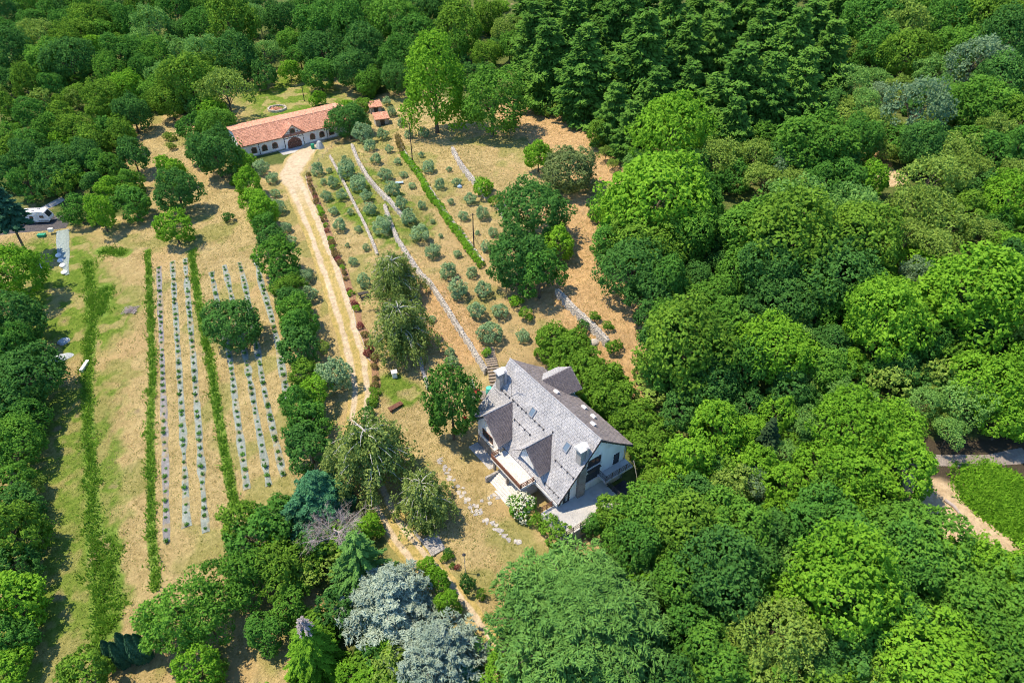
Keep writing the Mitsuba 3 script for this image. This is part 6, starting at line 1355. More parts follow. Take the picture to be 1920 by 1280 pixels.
rough_bsdf('plaster', plaster_col, 0.9)
rough_bsdf('plinth_stone', speck((0.16, 0.14, 0.125), (0.33, 0.30, 0.27), 1.8), 0.9)
rough_bsdf('slate_pale', speck((0.24, 0.25, 0.265), (0.47, 0.48, 0.495), 0.75, 0.4), 0.55, spec=0.5)
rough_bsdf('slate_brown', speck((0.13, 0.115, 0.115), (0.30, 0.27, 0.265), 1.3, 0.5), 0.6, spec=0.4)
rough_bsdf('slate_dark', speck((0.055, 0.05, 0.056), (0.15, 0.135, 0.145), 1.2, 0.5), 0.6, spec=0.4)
rough_bsdf('slate_joint', (0.22, 0.21, 0.215), 0.9)
rough_bsdf('roof_gap', (0.10, 0.095, 0.095), 0.9)
rough_bsdf('pantile', speck((0.25, 0.095, 0.06), (0.72, 0.40, 0.27), 1.9, 0.75), 0.85)
rough_bsdf('pantile_gap', (0.28, 0.11, 0.06), 0.9)
rough_bsdf('brown_wood', speck((0.10, 0.045, 0.03), (0.22, 0.10, 0.065), 4), 0.7)
rough_bsdf('dark_timber', speck((0.030, 0.028, 0.027), (0.075, 0.068, 0.06), 4), 0.8)
rough_bsdf('grey_wood', speck((0.20, 0.165, 0.13), (0.42, 0.36, 0.29), 3), 0.85)
rough_bsdf('brick_trim', speck((0.17, 0.075, 0.05), (0.36, 0.17, 0.11), 5), 0.9)
rough_bsdf('pale_stone', speck((0.28, 0.26, 0.225), (0.58, 0.55, 0.485), 2.2, 0.5), 0.9)
rough_bsdf('grey_stone', speck((0.20, 0.195, 0.19), (0.46, 0.45, 0.43), 2.2, 0.5), 0.9)
rough_bsdf('paving', speck((0.33, 0.34, 0.34), (0.55, 0.55, 0.54), 0.9, 0.25), 0.85)
rough_bsdf('white_paint', (0.78, 0.78, 0.77), 0.45, spec=0.5)
rough_bsdf('white_step', speck((0.50, 0.49, 0.47), (0.70, 0.69, 0.66), 1.5), 0.8)
rough_bsdf('dark_metal', (0.055, 0.055, 0.06), 0.5, spec=0.5)
rough_bsdf('grey_metal', (0.30, 0.31, 0.33), 0.4, spec=0.6)
rough_bsdf('glass_dark', (0.022, 0.028, 0.036), 0.08, spec=0.6)
rough_bsdf('skylight_glass', (0.14, 0.20, 0.26), 0.06, spec=0.8)
rough_bsdf('curtain', (0.55, 0.54, 0.52), 0.9)
rough_bsdf('asphalt', speck((0.055, 0.055, 0.06), (0.11, 0.105, 0.11), 2.0), 0.95)
rough_bsdf('dark_court', speck((0.030, 0.035, 0.05), (0.07, 0.075, 0.09), 2.0), 0.6)
rough_bsdf('red_paint', (0.36, 0.035, 0.03), 0.5)
rough_bsdf('blue_paint', (0.025, 0.14, 0.46), 0.4)
rough_bsdf('pale_blue', (0.36, 0.50, 0.66), 0.5)
rough_bsdf('green_paint', (0.03, 0.30, 0.17), 0.5)
rough_bsdf('turquoise', (0.10, 0.52, 0.42), 0.5)
rough_bsdf('grey_cloth', speck((0.28, 0.33, 0.36), (0.50, 0.55, 0.57), 2.5), 0.8)
rough_bsdf('bed_earth', speck((0.20, 0.115, 0.065), (0.34, 0.215, 0.13), 3), 0.95)
rough_bsdf('netting', speck((0.17, 0.23, 0.22), (0.34, 0.41, 0.40), 2.0, .3), 0.8)
rough_bsdf('mulch_grey', mulch((0.15, 0.152, 0.155), (0.29, 0.292, 0.295)), 0.8)
rough_bsdf('mulch_teal', mulch((0.155, 0.19, 0.165), (0.30, 0.35, 0.315)), 0.8)


# ------------------------------------------------------------------ villa (a along the ridge to the right gable, b towards the front, z up; metres)
def frame(ox, oy, oz, ang):
    c, s = math.cos(ang), math.sin(ang)
    return np.array([[c, s, 0, ox], [s, -c, 0, oy], [0, 0, 1, oz], [0, 0, 0, 1.0]])


def moved(m, M):
    m = m.copy()
    m.apply_transform(M)
    return m


def prism(poly, a0, a1):
    """polygon of (b, z) pushed along a"""
    n = len(poly)
    v = [(a0, b, z) for b, z in poly] + [(a1, b, z) for b, z in poly]
    f = []
    for i in range(n):
        j = (i + 1) % n
        f += [(i, j, n + j), (i, n + j, n + i)]
    for i in range(1, n - 1):
        f += [(0, i + 1, i), (n, n + i, n + i + 1)]
    m = trimesh.Trimesh(np.array(v, float), f, process=False)
    if m.volume < 0: m.invert()
    return m


def roof_patch(fn, nu, nv, thick=0.16):
    """slab under a roof plane: fn(u, v) -> points, u from ridge to eave, v along"""
    u, v = np.meshgrid(np.linspace(0, 1, nu), np.linspace(0, 1, nv), indexing='ij')
    top = fn(u.ravel(), v.ravel())
    bot = top - [0, 0, thick]
    n = nu * nv
    i, j = np.meshgrid(np.arange(nu - 1), np.arange(nv - 1), indexing='ij')
    k = (i * nv + j).ravel()
    f = np.vstack([np.stack([k, k + nv, k + nv + 1], 1), np.stack([k, k + nv + 1, k + 1], 1)])
    rim = list(range(nv)) + [q * nv + nv - 1 for q in range(1, nu)] + [(nu - 1) * nv + q for q in range(nv - 2, -1, -1)] + [q * nv for q in range(nu - 2, 0, -1)]
    side = []
    for p, q in zip(rim, rim[1:] + rim[:1]):
        side += [(p, q, q + n), (p, q + n, p + n)]
    return trimesh.Trimesh(np.vstack([top, bot]), np.vstack([f, f[:, ::-1] + n, side]), process=False)


def slates(fn, rows, cols, rng, lift=0.035, diamond=False, thick=0.02, fill=0.93):
    """every slate of a roof plane, lapped and slightly uneven"""
    V, Fc, at = [], [], 0
    e = 1e-3
    for i in range(rows):
        for j in range(cols + (i % 2)):
            uc, vc = (i + .5) / rows, (j + .5 - .5 * (i % 2)) / cols
            hu, hv = .5 / rows * (.9 if diamond else .93), .5 / cols * (fill if not diamond else .84)
            if diamond:
                q = [(uc - 2 * hu, vc), (uc, vc + hv * 1.04), (uc + 2 * hu * .98, vc), (uc, vc - hv * 1.04)]
                up = [0.3, .7, 1.0, .7]
            else:
                q = [(uc - hu, vc - hv), (uc - hu, vc + hv), (uc + hu, vc + hv), (uc + hu, vc - hv)]
                up = [.3, .3, 1.0, 1.0]
            uu = np.clip([a for a, b in q], 0, 1.0)
            vv = np.clip([b for a, b in q], 0, 1.0)
            P = fn(uu, vv)
            nrm = np.cross(P[1] - P[0], P[2] - P[0])
            L = np.linalg.norm(nrm)
            if L < 1e-7: continue
            nrm /= L
            if nrm[2] < 0: nrm = -nrm
            r = rng.uniform(.7, 1.35)
            top = P + nrm * (lift * r * np.array(up))[:, None]
            V += [top, top - nrm * thick]
            Fc += [[at, at + 1, at + 2], [at, at + 2, at + 3]]
            for a in range(4):
                b = (a + 1) % 4
                Fc += [[at + a, at + 4 + a, at + 4 + b], [at + a, at + 4 + b, at + b]]
            at += 8
    return trimesh.Trimesh(np.vstack(V), Fc, process=False)


def villa():
    rg = np.random.default_rng(21)
    M = frame(10.28, 55.01, 0, -0.95)
    root = thing('villa', 'large white villa with steep grey slate roof, dormers and a front balcony', 'house')

    def add(name, mesh, bsdf, parent=root, smooth=False, **kw):
        return part(parent, name, moved(mesh, M), bsdf, smooth, **kw)

    ZR = 8.66
    body = prism([(-4.9, -2.2), (5.0, -2.2), (5.0, 2.25), (0, 8.35), (-4.9, 4.75)], -17.7, -0.6)
    bay = join(box(-16.2, -11.5, 4.0, 6.6, -2.2, 2.7))
    bg = prism([(-2.35, 2.6), (2.35, 2.6), (0, 5.05)], 4.0, 6.6)
    bg.apply_transform(np.array([[0, 1, 0, -13.85], [1, 0, 0, 0], [0, 0, 1, 0], [0, 0, 0, 1.0]]))
    add('wall', join(body, bay, bg), 'plaster')
    add('plinth', join(box(-11.5, -0.6, 5.0, 5.06, -2.2, .9), box(-16.24, -11.46, 6.6, 6.66, -2.2, 0.1)), 'plinth_stone', label='dark stone faced ground floor wall')

    def lerp(p, q, t): return np.asarray(p, float) * (1 - t)[:, None] + np.asarray(q, float) * t[:, None]

    def main(u, v):
        a0, a1 = -18.12 - .5 * u ** 2, 0 * u
        return np.stack([a0 * (1 - v) + a1 * v, 5.93 * u, ZR - 7.32 * u + .25 * u * (u - 1) * 2], 1)

    def back(u, v):
        a0, a1 = -18.12 + 0 * u, 0 * u
        return np.stack([a0 * (1 - v) + a1 * v, -5.64 * u, ZR - 4.27 * u - .5 * u * (1 - u)], 1)

    def dorm(a0, b0, bf, zr, side, w, bt, bb, ze, aback):
        def fn(u, v):
            s = 1.3 * u - .3 * u * u
            backp = lerp((a0, b0, zr), (aback, bb, ze), u)
            frontp = lerp((a0, bf, zr), (a0 + side * w, bt, ze), u)
            p = backp * (1 - v)[:, None] + frontp * v[:, None]
            p[:, 2] = zr - (zr - ze) * (s * v + u * (1 - v)) + .04
            return p
        return fn

    roof = add('roof', roof_patch(main, 6, 4), 'roof_gap')
    tag(add('slate', slates(main, 24, 38, rg, lift=.05), 'slate_pale', roof, label='pale grey slates of the front slope'), kind='stuff')
    rb = add('roof', roof_patch(back, 6, 4), 'roof_gap')
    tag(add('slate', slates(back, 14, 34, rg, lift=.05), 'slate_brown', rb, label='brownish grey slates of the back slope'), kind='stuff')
    add('ridge', tube([(-18.15, 0, ZR + .03), (0.03, 0, ZR + .03)], .09, 6), 'slate_pale', roof)
    add('verge_board', join(*[prism([(b0, z0 - .36), (b1, z1 - .36), (b1, z1 - .12), (b0, z0 - .12)], 0.0, .06) for b0, z0, b1, z1 in ((0, ZR, 5.93, 1.34), (0, ZR, -5.64, 4.39))]), 'dark_timber', roof)
    add('fascia', box(-10.6, -.2, 5.9, 6.0, .72, 1.2), 'white_paint', roof, label='white fascia board under the front eave')
    # dormers: name, a0, b0, bf, zr, half width, bt, bb, ze
    for (a0, b0, bf, zr, w, bt, bb, ze, wl) in ((-14.0, 2.55, 7.1, 5.45, 3.5, 7.15, 4.95, 2.65, 3.2), (-6.15, 2.2, 6.3, 5.85, 2.75, 6.15, 4.45, 3.1, 2.6)):
        dm = None
        for side in (-1, 1):
            fn = dorm(a0, b0, bf, zr, side, w, bt, bb, ze, a0 + side * wl)
            k = add('dormer' if side < 0 else 'slope', roof_patch(fn, 7, 4, .12), 'slate_joint', root if side < 0 else dm)
            if side < 0: dm = k
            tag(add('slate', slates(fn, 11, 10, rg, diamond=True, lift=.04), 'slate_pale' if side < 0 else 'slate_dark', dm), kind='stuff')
        add('ridge', tube([(a0, b0 - .1, zr + .06), (a0, bf + .02, zr + .06)], .07, 6), 'slate_pale', dm)
        add('finial', tube([(a0, b0 - .05, zr - .1), (a0, b0 - .05, zr + .4)], [.1, .07], 6), 'dark_metal', dm)
        if a0 > -10:
            g = prism([(-1.35, 3.0), (1.35, 3.0), (1.0, 4.4), (0, 5.6), (-1.0, 4.4)], 4.2, 5.95)
            g.apply_transform(np.array([[0, 1, 0, a0], [1, 0, 0, 0], [0, 0, 1, 0], [0, 0, 0, 1.0]]))
            add('gable', g, 'plaster', dm)
    # back dormer
    for side in (-1, 1):
        def bfn(u, v, side=side):
            p = lerp((-13.4, -1.7, 7.25), (-13.4 + side * 2.6, -3.9, 5.45), u) * (1 - v)[:, None] + lerp((-13.4, -6.6, 7.25), (-13.4 + side * 2.7, -6.5, 5.3), u) * v[:, None]
            return p + [0, 0, .05]
        k = add('dormer' if side < 0 else 'slope', roof_patch(bfn, 5, 4, .12), 'slate_joint', root if side < 0 else dm)
        if side < 0: dm = k
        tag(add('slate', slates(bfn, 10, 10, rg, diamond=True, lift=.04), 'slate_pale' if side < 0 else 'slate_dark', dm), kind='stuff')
    add('gable', box(-15.3, -11.5, -6.0, -4.0, 2.5, 5.6), 'plaster', dm)
    # chimneys
    for a, b, zt, zb in ((-17.1, 2.3, 8.0, 5.2), (-.85, 2.15, 7.7, 5.2)):
        ch = add('chimney', box(a - .45, a + .45, b - .4, b + .4, zb - .6, zt), 'grey_stone')
        cap = prism([(-.65, 0), (.65, 0), (0.04, .42), (-.04, .42)], -.72, .72)
        cap.apply_transform(np.array([[0, 1, 0, a], [1, 0, 0, b], [0, 0, 1, zt + .25], [0, 0, 0, 1.0]]))
        add('cap', cap, 'white_paint', ch, label='white pitched chimney cap')
        add('cap_leg', join(*[box(a + i - .06, a + i + .06, b + j - .06, b + j + .06, zt, zt + .25) for i in (-.36, .36) for j in (-.3, .3)]), 'grey_stone', ch)
        add('flue', box(a + .52, a + .78, b - .5, b - .24, zb - .1, zt + .55), 'grey_metal', ch)
        add('flashing', box(a - .55, a + .9, b + .4, b + .6, zb - .5, zb + .02), 'grey_metal', ch)
    # skylights, snow guards, vents, antenna
    for a, b, z in ((-10.28, 2.07, 6.12), (-3.3, 2.2, 5.95)):
        sl = math.atan2(7.32, 5.93)
        R_ = trimesh.transformations.rotation_matrix(-sl, (1, 0, 0))
        fr = join(box(-.42, .42, -.6, -.5, -.05, .16), box(-.42, .42, .5, .6, -.05, .16), box(-.42, -.34, -.5, .5, -.05, .16), box(.34, .42, -.5, .5, -.05, .16))
        pn = box(-.34, .34, -.5, .5, -.02, .11)
        S = trimesh.transformations.translation_matrix((a, b, z)) @ R_
        sk = add('skylight', moved(fr, S), 'grey_metal')
        add('pane', moved(pn, S), 'skylight_glass', sk)
    for a0, a1, b in ((-17.3, -14.6, 2.55), (-13.9, -7.4, 2.5), (-12.2, -8.7, 3.6), (-3.7, -.15, 3.64), (-3.2, -.4, 5.55)):
        z = ZR - 7.32 / 5.93 * b
        n = int((a1 - a0) / .9) + 1
        add('snow_guard', join(tube([(a0, b, z + .16), (a1, b, z + .16)], .025, 5), *[box(q - .02, q + .02, b - .1, b + .12, z - .05, z + .2) for q in np.linspace(a0 + .1, a1 - .1, n)]), 'dark_metal')
    for a, b in ((-7.7, -4.2), (-3.5, -1.9), (-10.6, -1.9), (-5.6, -3.9)):
        z = ZR - 4.27 / 5.64 * -b - .1
        v_ = add('roof_vent', join(box(a - .28, a + .28, b - .25, b + .25, z - .2, z + .12)), 'grey_metal')
        add('cap', prism([(b - .34, z + .14), (b + .34, z + .14), (b, z + .36)], a - .36, a + .36), 'white_paint', v_)
    add('antenna', join(tube([(-14.6, 2.3, 5.7), (-14.6, 2.3, 8.6)], .03, 5), tube([(-14.9, 2.3, 8.2), (-13.2, 1.9, 8.25)], .018, 4), *[tube([(-14.8 + .35 * i, 2.0 - .09 * i, 8.21), (-14.8 + .35 * i, 2.6 - .09 * i, 8.21)], .012, 4) for i in range(5)], tube([(-13.6, 1.8, 6.3), (-13.6, 1.8, 7.7)], .025, 5)), 'dark_metal')

    # windows and doors: (name, plane, lo, hi, z0, z1) on the right gable (a = -0.6) and the front
    def opening(name, axis, at, lo, hi, z0, z1, sill=True, frame_key='white_paint', bars=1, glass='glass_dark', label=None):
        w = .09

        def bx(l, h, a, b, d0, d1):
            return box(at + d0, at + d1, l, h, a, b) if axis == 'a' else box(l, h, at + d0, at + d1, a, b)
        fr = [bx(lo, hi, z1 - w, z1, -.02, .07), bx(lo, hi, z0, z0 + w, -.02, .07), bx(lo, lo + w, z0 + w, z1 - w, -.02, .07), bx(hi - w, hi, z0 + w, z1 - w, -.02, .07)]
        for i in range(bars):
            q = lo + (hi - lo) * (i + 1) / (bars + 1)
            fr.append(bx(q - .03, q + .03, z0 + w, z1 - w, -.02, .05))
        k = add(name, join(*fr), frame_key, label=label)
        add('pane', bx(lo + w, hi - w, z0 + w, z1 - w, -.03, .02), glass, k)
        if sill: add('sill', bx(lo - .1, hi + .1, z0 - .07, z0 - .004, -.02, .2), 'white_step', k)
        return k

    opening('window', 'a', -.6, -.85, 1.35, 3.9, 5.15, bars=2, frame_key='dark_timber', label='wide upper window of the shaded right gable')
    opening('window', 'a', -.6, -.85, 1.35, 1.5, 2.8, bars=2, frame_key='dark_timber', label='wide lower window of the shaded right gable')
    opening('balcony_door', 'a', -.6, -4.05, -3.15, 1.86, 3.6, bars=0, sill=False, frame_key='dark_timber')
    k = opening('patio_door', 'a', -.6, 3.75, 4.75, .03, 2.1, bars=1, sill=False, frame_key='dark_timber')
    add('curtain', box(-.575, -.57, 4.05, 4.35, .15, 1.95), 'curtain', k)
    add('window_surround', join(box(-.6, -.5, 1.45, 1.62, 1.2, 5.5), box(-.6, -.5, -.98, -.9, 1.2, 5.5), box(-.6, -.48, -.9, 1.45, 3.2, 3.36)), 'white_paint')
    add('flower_box', box(-.5, -.2, -.75, 1.25, 3.42, 3.6), 'dark_timber')
    add('chimney_breast', join(box(-.6, -.15, 1.66, 2.72, -.1, 5.0)), 'plinth_stone', label='stone faced chimney breast on the right gable')
    opening('window', 'b', 6.6, -15.0, -12.7, 1.0, 2.2, bars=2, frame_key='brown_wood', label='wide brown framed window of the left bay')
    opening('window', 'b', 5.0, -3.6, -1.7, -1.0, .6, bars=1, frame_key='brown_wood', label='brown framed window under the front eave')
    opening('window', 'b', 5.0, -9.0, -7.2, -1.9, .3, bars=1, sill=False, frame_key='brown_wood', label='glazed door below the balcony')
    # front balcony
    bal = add('balcony', join(box(-10.9, -4.5, 5.06, 8.2, .88, 1.15), box(-12.0, -10.9, 6.66, 7.1, .88, 1.15)), 'white_step', label='white front balcony floor')
    add('rail_board', box(-10.8, -4.6, 8.06, 8.18, 1.2, 1.85), 'brown_wood', bal, label='long brown balustrade board')
    for a in (-10.85, -4.6):
        for z in (1.35, 1.6, 1.9):
            add('rail', box(a - .04, a + .04, 6.0 if a > -6 else 7.0, 8.05, z, z + .07), 'brown_wood', bal)
        for b in ((6.2, 7.1, 8.0) if a > -6 else (7.05, 8.0)):
            add('post', box(a - .05, a + .05, b - .05, b + .05, 1.152, 2.02), 'brown_wood', bal)
    for a in (-10.5, -7.7, -4.9): add('pillar', box(a - .15, a + .15, 7.7, 8.0, -1.0, .876), 'plinth_stone', bal)
    # broad front steps and porch
    add('porch', box(-10.0, -5.1, 5.07, 7.5, -2.4, -.9), 'white_step')
    for i in range(6):
        st = add('step', box(-9.85, -5.15, 7.48 + .33 * i, 7.86 + .33 * i, -1.09 - .14 * i, -1.03 - .14 * i), 'white_step')
        add('riser', box(-9.8, -5.2, 7.502 + .33 * i, 7.80 + .33 * i, -2.5, -1.094 - .14 * i), 'grey_stone', st)
    add('cheek_wall', join(box(-10.15, -9.87, 7.3, 9.6, -2.4, -.85)), 'grey_stone')
    add('cheek_wall', join(box(-5.13, -4.9, 7.3, 8.4, -2.4, -.85)), 'grey_stone')
    add('apron', box(-16.4, -11.4, 6.67, 8.1, -2.3, -1.66), 'paving')
    # side balcony
    b2 = add('side_balcony', box(-.55, 1.0, -5.1, -.55, 1.55, 1.8), 'paving')
    for z in (2.0, 2.25, 2.5, 2.75): add('rail', join(box(.93, .98, -5.1, -.6, z, z + .06), box(-.5, .93, -.64, -.58, z, z + .06)), 'dark_metal', b2)
    for b in (-5.05, -3.9, -2.75, -1.6, -.62): add('post', box(.92, .99, b - .04, b + .04, 1.804, 2.84), 'dark_metal', b2)
    add('downpipe', tube([(-.5, -4.98, 4.4), (-.5, -4.98, -2)], .06, 6), 'grey_metal')
    return M


VM = villa()


def vpt(a, b, z=0):
    return (VM @ np.array([a, b, z, 1.0]))[:3]


structure('patio', moved(join(box(-.59, 3.4, -1.5, 5.05, -2.6, 0), box(-1.05, 3.4, 5.065, 7.6, -2.6, 0)), VM), 'paving', 'pale paved patio at the right gable of the villa')
k = thing('patio_railing', 'wooden railing beside the front wall at the left end of the patio', 'railing')
for z in (.35, .65, .95): part(k, 'rail', moved(box(-1.06, -1.0, 6.0, 7.55, z, z + .07), VM), 'brown_wood')
for b in (6.05, 6.8, 7.5): part(k, 'post', moved(box(-1.07, -.99, b - .05, b + .05, .004, 1.05), VM), 'brown_wood')
k = thing('patio_railing', 'wooden railing along the outer lit edge of the patio', 'railing')
for z in (.35, .65, .95): part(k, 'rail', moved(box(3.3, 3.36, 2.0, 7.5, z, z + .07), VM), 'grey_wood')
for b in np.linspace(2.1, 7.4, 6): part(k, 'post', moved(box(3.29, 3.37, b - .05, b + .05, .004, 1.05), VM), 'grey_wood')
k = thing('patio_railing', 'dark metal railing on the back edge of the patio below the side balcony', 'railing')
for z in (.35, .65, .95): part(k, 'rail', moved(box(-.4, 3.3, -1.46, -1.41, z, z + .06), VM), 'dark_metal')
for a in np.linspace(-.3, 3.2, 5): part(k, 'post', moved(box(a - .04, a + .04, -1.47, -1.4, .004, 1.03), VM), 'dark_metal')
ang = np.linspace(-1.45, 1.5, 14)
court = [(0.0, -5.0)] + [(1.6 + 2.6 * math.cos(t) * .9, -3.2 + 2.0 * math.sin(t)) for t in ang] + [(0.0, -1.6)]
v = [vpt(a, b, -1.70) for a, b in court]
structure('sunken_court', trimesh.Trimesh(np.array(v), [(0, i, i + 1) for i in range(1, len(v) - 1)], process=False), 'dark_court', 'dark half round court below the side balcony')
k = thing('curved_kerb', 'pale curved kerb round the dark court below the side balcony', 'kerb')
pts = [vpt(1.6 + 2.75 * math.cos(t) * .9, -3.2 + 2.1 * math.sin(t), -1.75) for t in ang]
part(k, 'coping', join(*[tube([p, q], .14, 4) for p, q in zip(pts[:-1], pts[1:])]), 'grey_stone')


# ------------------------------------------------------------------ barn
def arch(w, h, seg=8):
    """outline of a round-headed opening: width w, full height h"""
    r = w / 2
    return [(-r, 0), (r, 0)] + [(r * math.cos(t), (h - r * .8) + r * .8 * math.sin(t)) for t in np.linspace(0, math.pi, seg)]


def tiles(fn, rows, cols, rng, r=0.1):
    V, Fc, at = [], [], 0
    th = np.linspace(0, math.pi, 5)
    for i in range(rows):
        u0, u1 = i / rows, min(1, (i + 1.12) / rows)
        for j in range(cols):
            vs = (j + .5 + .5 * np.cos(th) * .98) / cols
            lift = np.sin(th) * r * rng.uniform(.8, 1.25) + .015
            P0 = fn(np.full(5, u0), vs) + np.stack([0 * th, 0 * th, lift * .75], 1)
            P1 = fn(np.full(5, u1), vs) + np.stack([0 * th, 0 * th, lift + .025], 1)
            V += [P0, P1]
            for a in range(4): Fc += [[at + a, at + a + 1, at + 6 + a], [at + a, at + 6 + a, at + 5 + a]]
            Fc += [[at + 5, at + 6, at + 7], [at + 5, at + 7, at + 8], [at + 5, at + 8, at + 9]]
            at += 10
    return trimesh.Trimesh(np.vstack(V), Fc, process=False)


def plane(p00, p01, p10, p11):
    p00, p01, p10, p11 = (np.array(q, float) for q in (p00, p01, p10, p11))
    return lambda u, v: ((1 - u) * (1 - v))[:, None] * p00 + ((1 - u) * v)[:, None] * p01 + (u * (1 - v))[:, None] * p10 + (u * v)[:, None] * p11


def barn():
    rg = np.random.default_rng(31)
    M = frame(-61.79, 150.24, 2.0, 0.63)
    root = thing('barn', 'long white barn with orange tiled roof and half timbered gable over its door', 'barn')

    def add(name, mesh, bsdf, parent=root, smooth=False, **kw):
        return part(parent, name, moved(mesh, M), bsdf, smooth, **kw)
    LEN, D, DB, HE, HR, HB = 27.0, 3.3, 5.5, 3.35, 5.7, 5.0
    body = prism([(-D - DB + .3, -1), (0, -1), (0, HE - .05), (-D, HR - .18), (-D - DB + .3, HB - .1)], 0, LEN)
    add('wall', body, 'plaster')
    add('plinth', box(-.03, LEN + .03, 0, .05, -1, .28), 'grey_stone')
    fr = plane((-.5, -D, HR), (LEN + .5, -D, HR), (-.5, .55, HE - .25), (LEN + .5, .55, HE - .25))
    bk = plane((-.5, -D, HR), (LEN + .5, -D, HR), (-.5, -D - DB, HB), (LEN + .5, -D - DB, HB))
    r1 = add('roof', roof_patch(fr, 3, 4, .12), 'pantile_gap')
    tag(add('tile', tiles(fr, 12, 95, rg), 'pantile', r1), kind='stuff')
    r2 = add('roof', roof_patch(bk, 3, 4, .12), 'pantile_gap')
    tag(add('tile', tiles(bk, 14, 95, rg), 'pantile', r2), kind='stuff')
    add('ridge', tube([(-.5, -D, HR + .06), (LEN + .5, -D, HR + .06)], .11, 6), 'pantile', r1)
    # gable over the door
    gc, gw, zg, ze = 12.25, 2.75, 5.55, 3.2
    G_ = np.array([[0, 1, 0, gc], [1, 0, 0, 0], [0, 0, 1, 0], [0, 0, 0, 1.0]])
    g = prism([(-2.35, -.9), (2.35, -.9), (2.35, 3.3), (0, 5.3), (-2.35, 3.3)], -2.6, .12)
    g.apply_transform(G_)
    gb = add('gable', g, 'plaster')
    for s in (-1, 1):
        fn = plane((gc, -3.1, zg), (gc, .6, zg), (gc + s * .5, -2.6, zg - .45), (gc + s * (gw + .1), .62, ze - .02))
        fn = plane((gc, -3.1, zg), (gc, .6, zg), (gc + s * gw, .2, ze), (gc + s * (gw + .05), .62, ze))
        k = add('gable_roof', roof_patch(fn, 3, 3, .1), 'pantile_gap')
        tag(add('tile', tiles(fn, 9, 14, rg, .08), 'pantile', k), kind='stuff')
    # half timbering
    y0, y1 = .12, .17
    beams = [box(gc - 2.4, gc - 2.26, y0, y1, .3, 3.25), box(gc + 2.26, gc + 2.4, y0, y1, .3, 3.25), box(gc - 2.26, gc + 2.26, y0, y1, 2.42, 2.54), box(gc - 2.26, gc + 2.26, y0, y1, 3.02, 3.14)]
    beams += [box(gc + q - .05, gc + q + .05, y0, y1, 2.545, 3.015) for q in (-1.3, 0, 1.3)]
    beams += [box(gc + q - .05, gc + q + .05, y0, y1, 3.145, z) for q, z in ((-1.3, 3.95), (1.3, 3.95), (-.62, 4.5), (.62, 4.5))]
    beams += [box(gc - 1.25, gc - .68, y0, y1, 3.75, 3.85), box(gc + .68, gc + 1.25, y0, y1, 3.75, 3.85), box(gc - .56, gc + .56, y0, y1, 4.5, 4.6)]
    for q in beams: add('timber', q, 'dark_timber', gb)
    for a in (3.82, 20.65): add('timber', box(a - .07, a + .07, .05, .1, .29, 3.0), 'dark_timber')

    def round_window(a, z0, w, h, y, name='window', label=None, door=False):
        from shapely.geometry import Polygon
        S = np.array([[1, 0, 0, a], [0, 0, 1, y], [0, 1, 0, z0], [0, 0, 0, 1.0]])
        o = Polygon(arch(w + .3, h + .16))
        i = Polygon(arch(w, h))
        k = add(name, moved(trimesh.creation.extrude_polygon(o.difference(i), .07), S), 'brick_trim', label=label)
        S2 = S.copy(); S2[1, 3] = y - .02
        if door:
            n = 8
            from shapely.geometry import box as sbox
            for q in range(n):
                x0 = -w / 2 + w * q / n
                pl = i.intersection(sbox(x0 + .012, -1, x0 + w / n - .012, 9))
                add('plank', moved(trimesh.creation.extrude_polygon(pl, .05 + .01 * (q % 2)), S2), 'brown_wood', k)
            add('lintel_bar', box(a - w / 2 + .02, a + w / 2 - .02, y + .05, y + .09, z0 + 1.25, z0 + 1.37), 'dark_timber', k)
        else:
            add('pane', moved(trimesh.creation.extrude_polygon(i, .03), S2), 'glass_dark', k)
            add('mullion', join(box(a - .03, a + .03, y + .015, y + .05, z0, z0 + h * .9), box(a - w / 2, a + w / 2, y + .015, y + .045, z0 + h * .5, z0 + h * .5 + .05)), 'dark_timber', k)
        return k
    for n, a in enumerate((2.6, 5.05, 7.55, 16.9, 19.3, 21.8)):
        round_window(a, .78, 1.05, 1.35, .005 + .0)
    round_window(gc, 3.22, .95, 1.2, .125)
    round_window(gc, .0, 3.15, 2.28, .125, 'door', 'wide round headed brown barn door', True)
    add('roof_dish', tube([(17.2, -1.6, 4.9), (17.2, -1.6, 5.4)], .04, 5), 'dark_metal')
    return M


BM = barn()


def bpt(a, b, z=0):
    return (BM @ np.array([a, b, z, 1.0]))[:3]


_c = [bpt(a, b, 0) for a in np.linspace(8, 17, 10) for b in np.linspace(.3, 3.2, 4)]
_v = np.array([(p[0], p[1], float(gz(p[0], p[1])) + .03) for p in _c])
_ff = []
for i in range(9):
    for j in range(3):
        k = i * 4 + j
        _ff += [(k, k + 4, k + 5), (k, k + 5, k + 1)]
m = trimesh.Trimesh(_v, _ff, process=False)
if m.face_normals[:, 2].mean() < 0: m.invert()
structure('barn_apron', m, 'paving', 'grey concrete apron in front of the barn door')

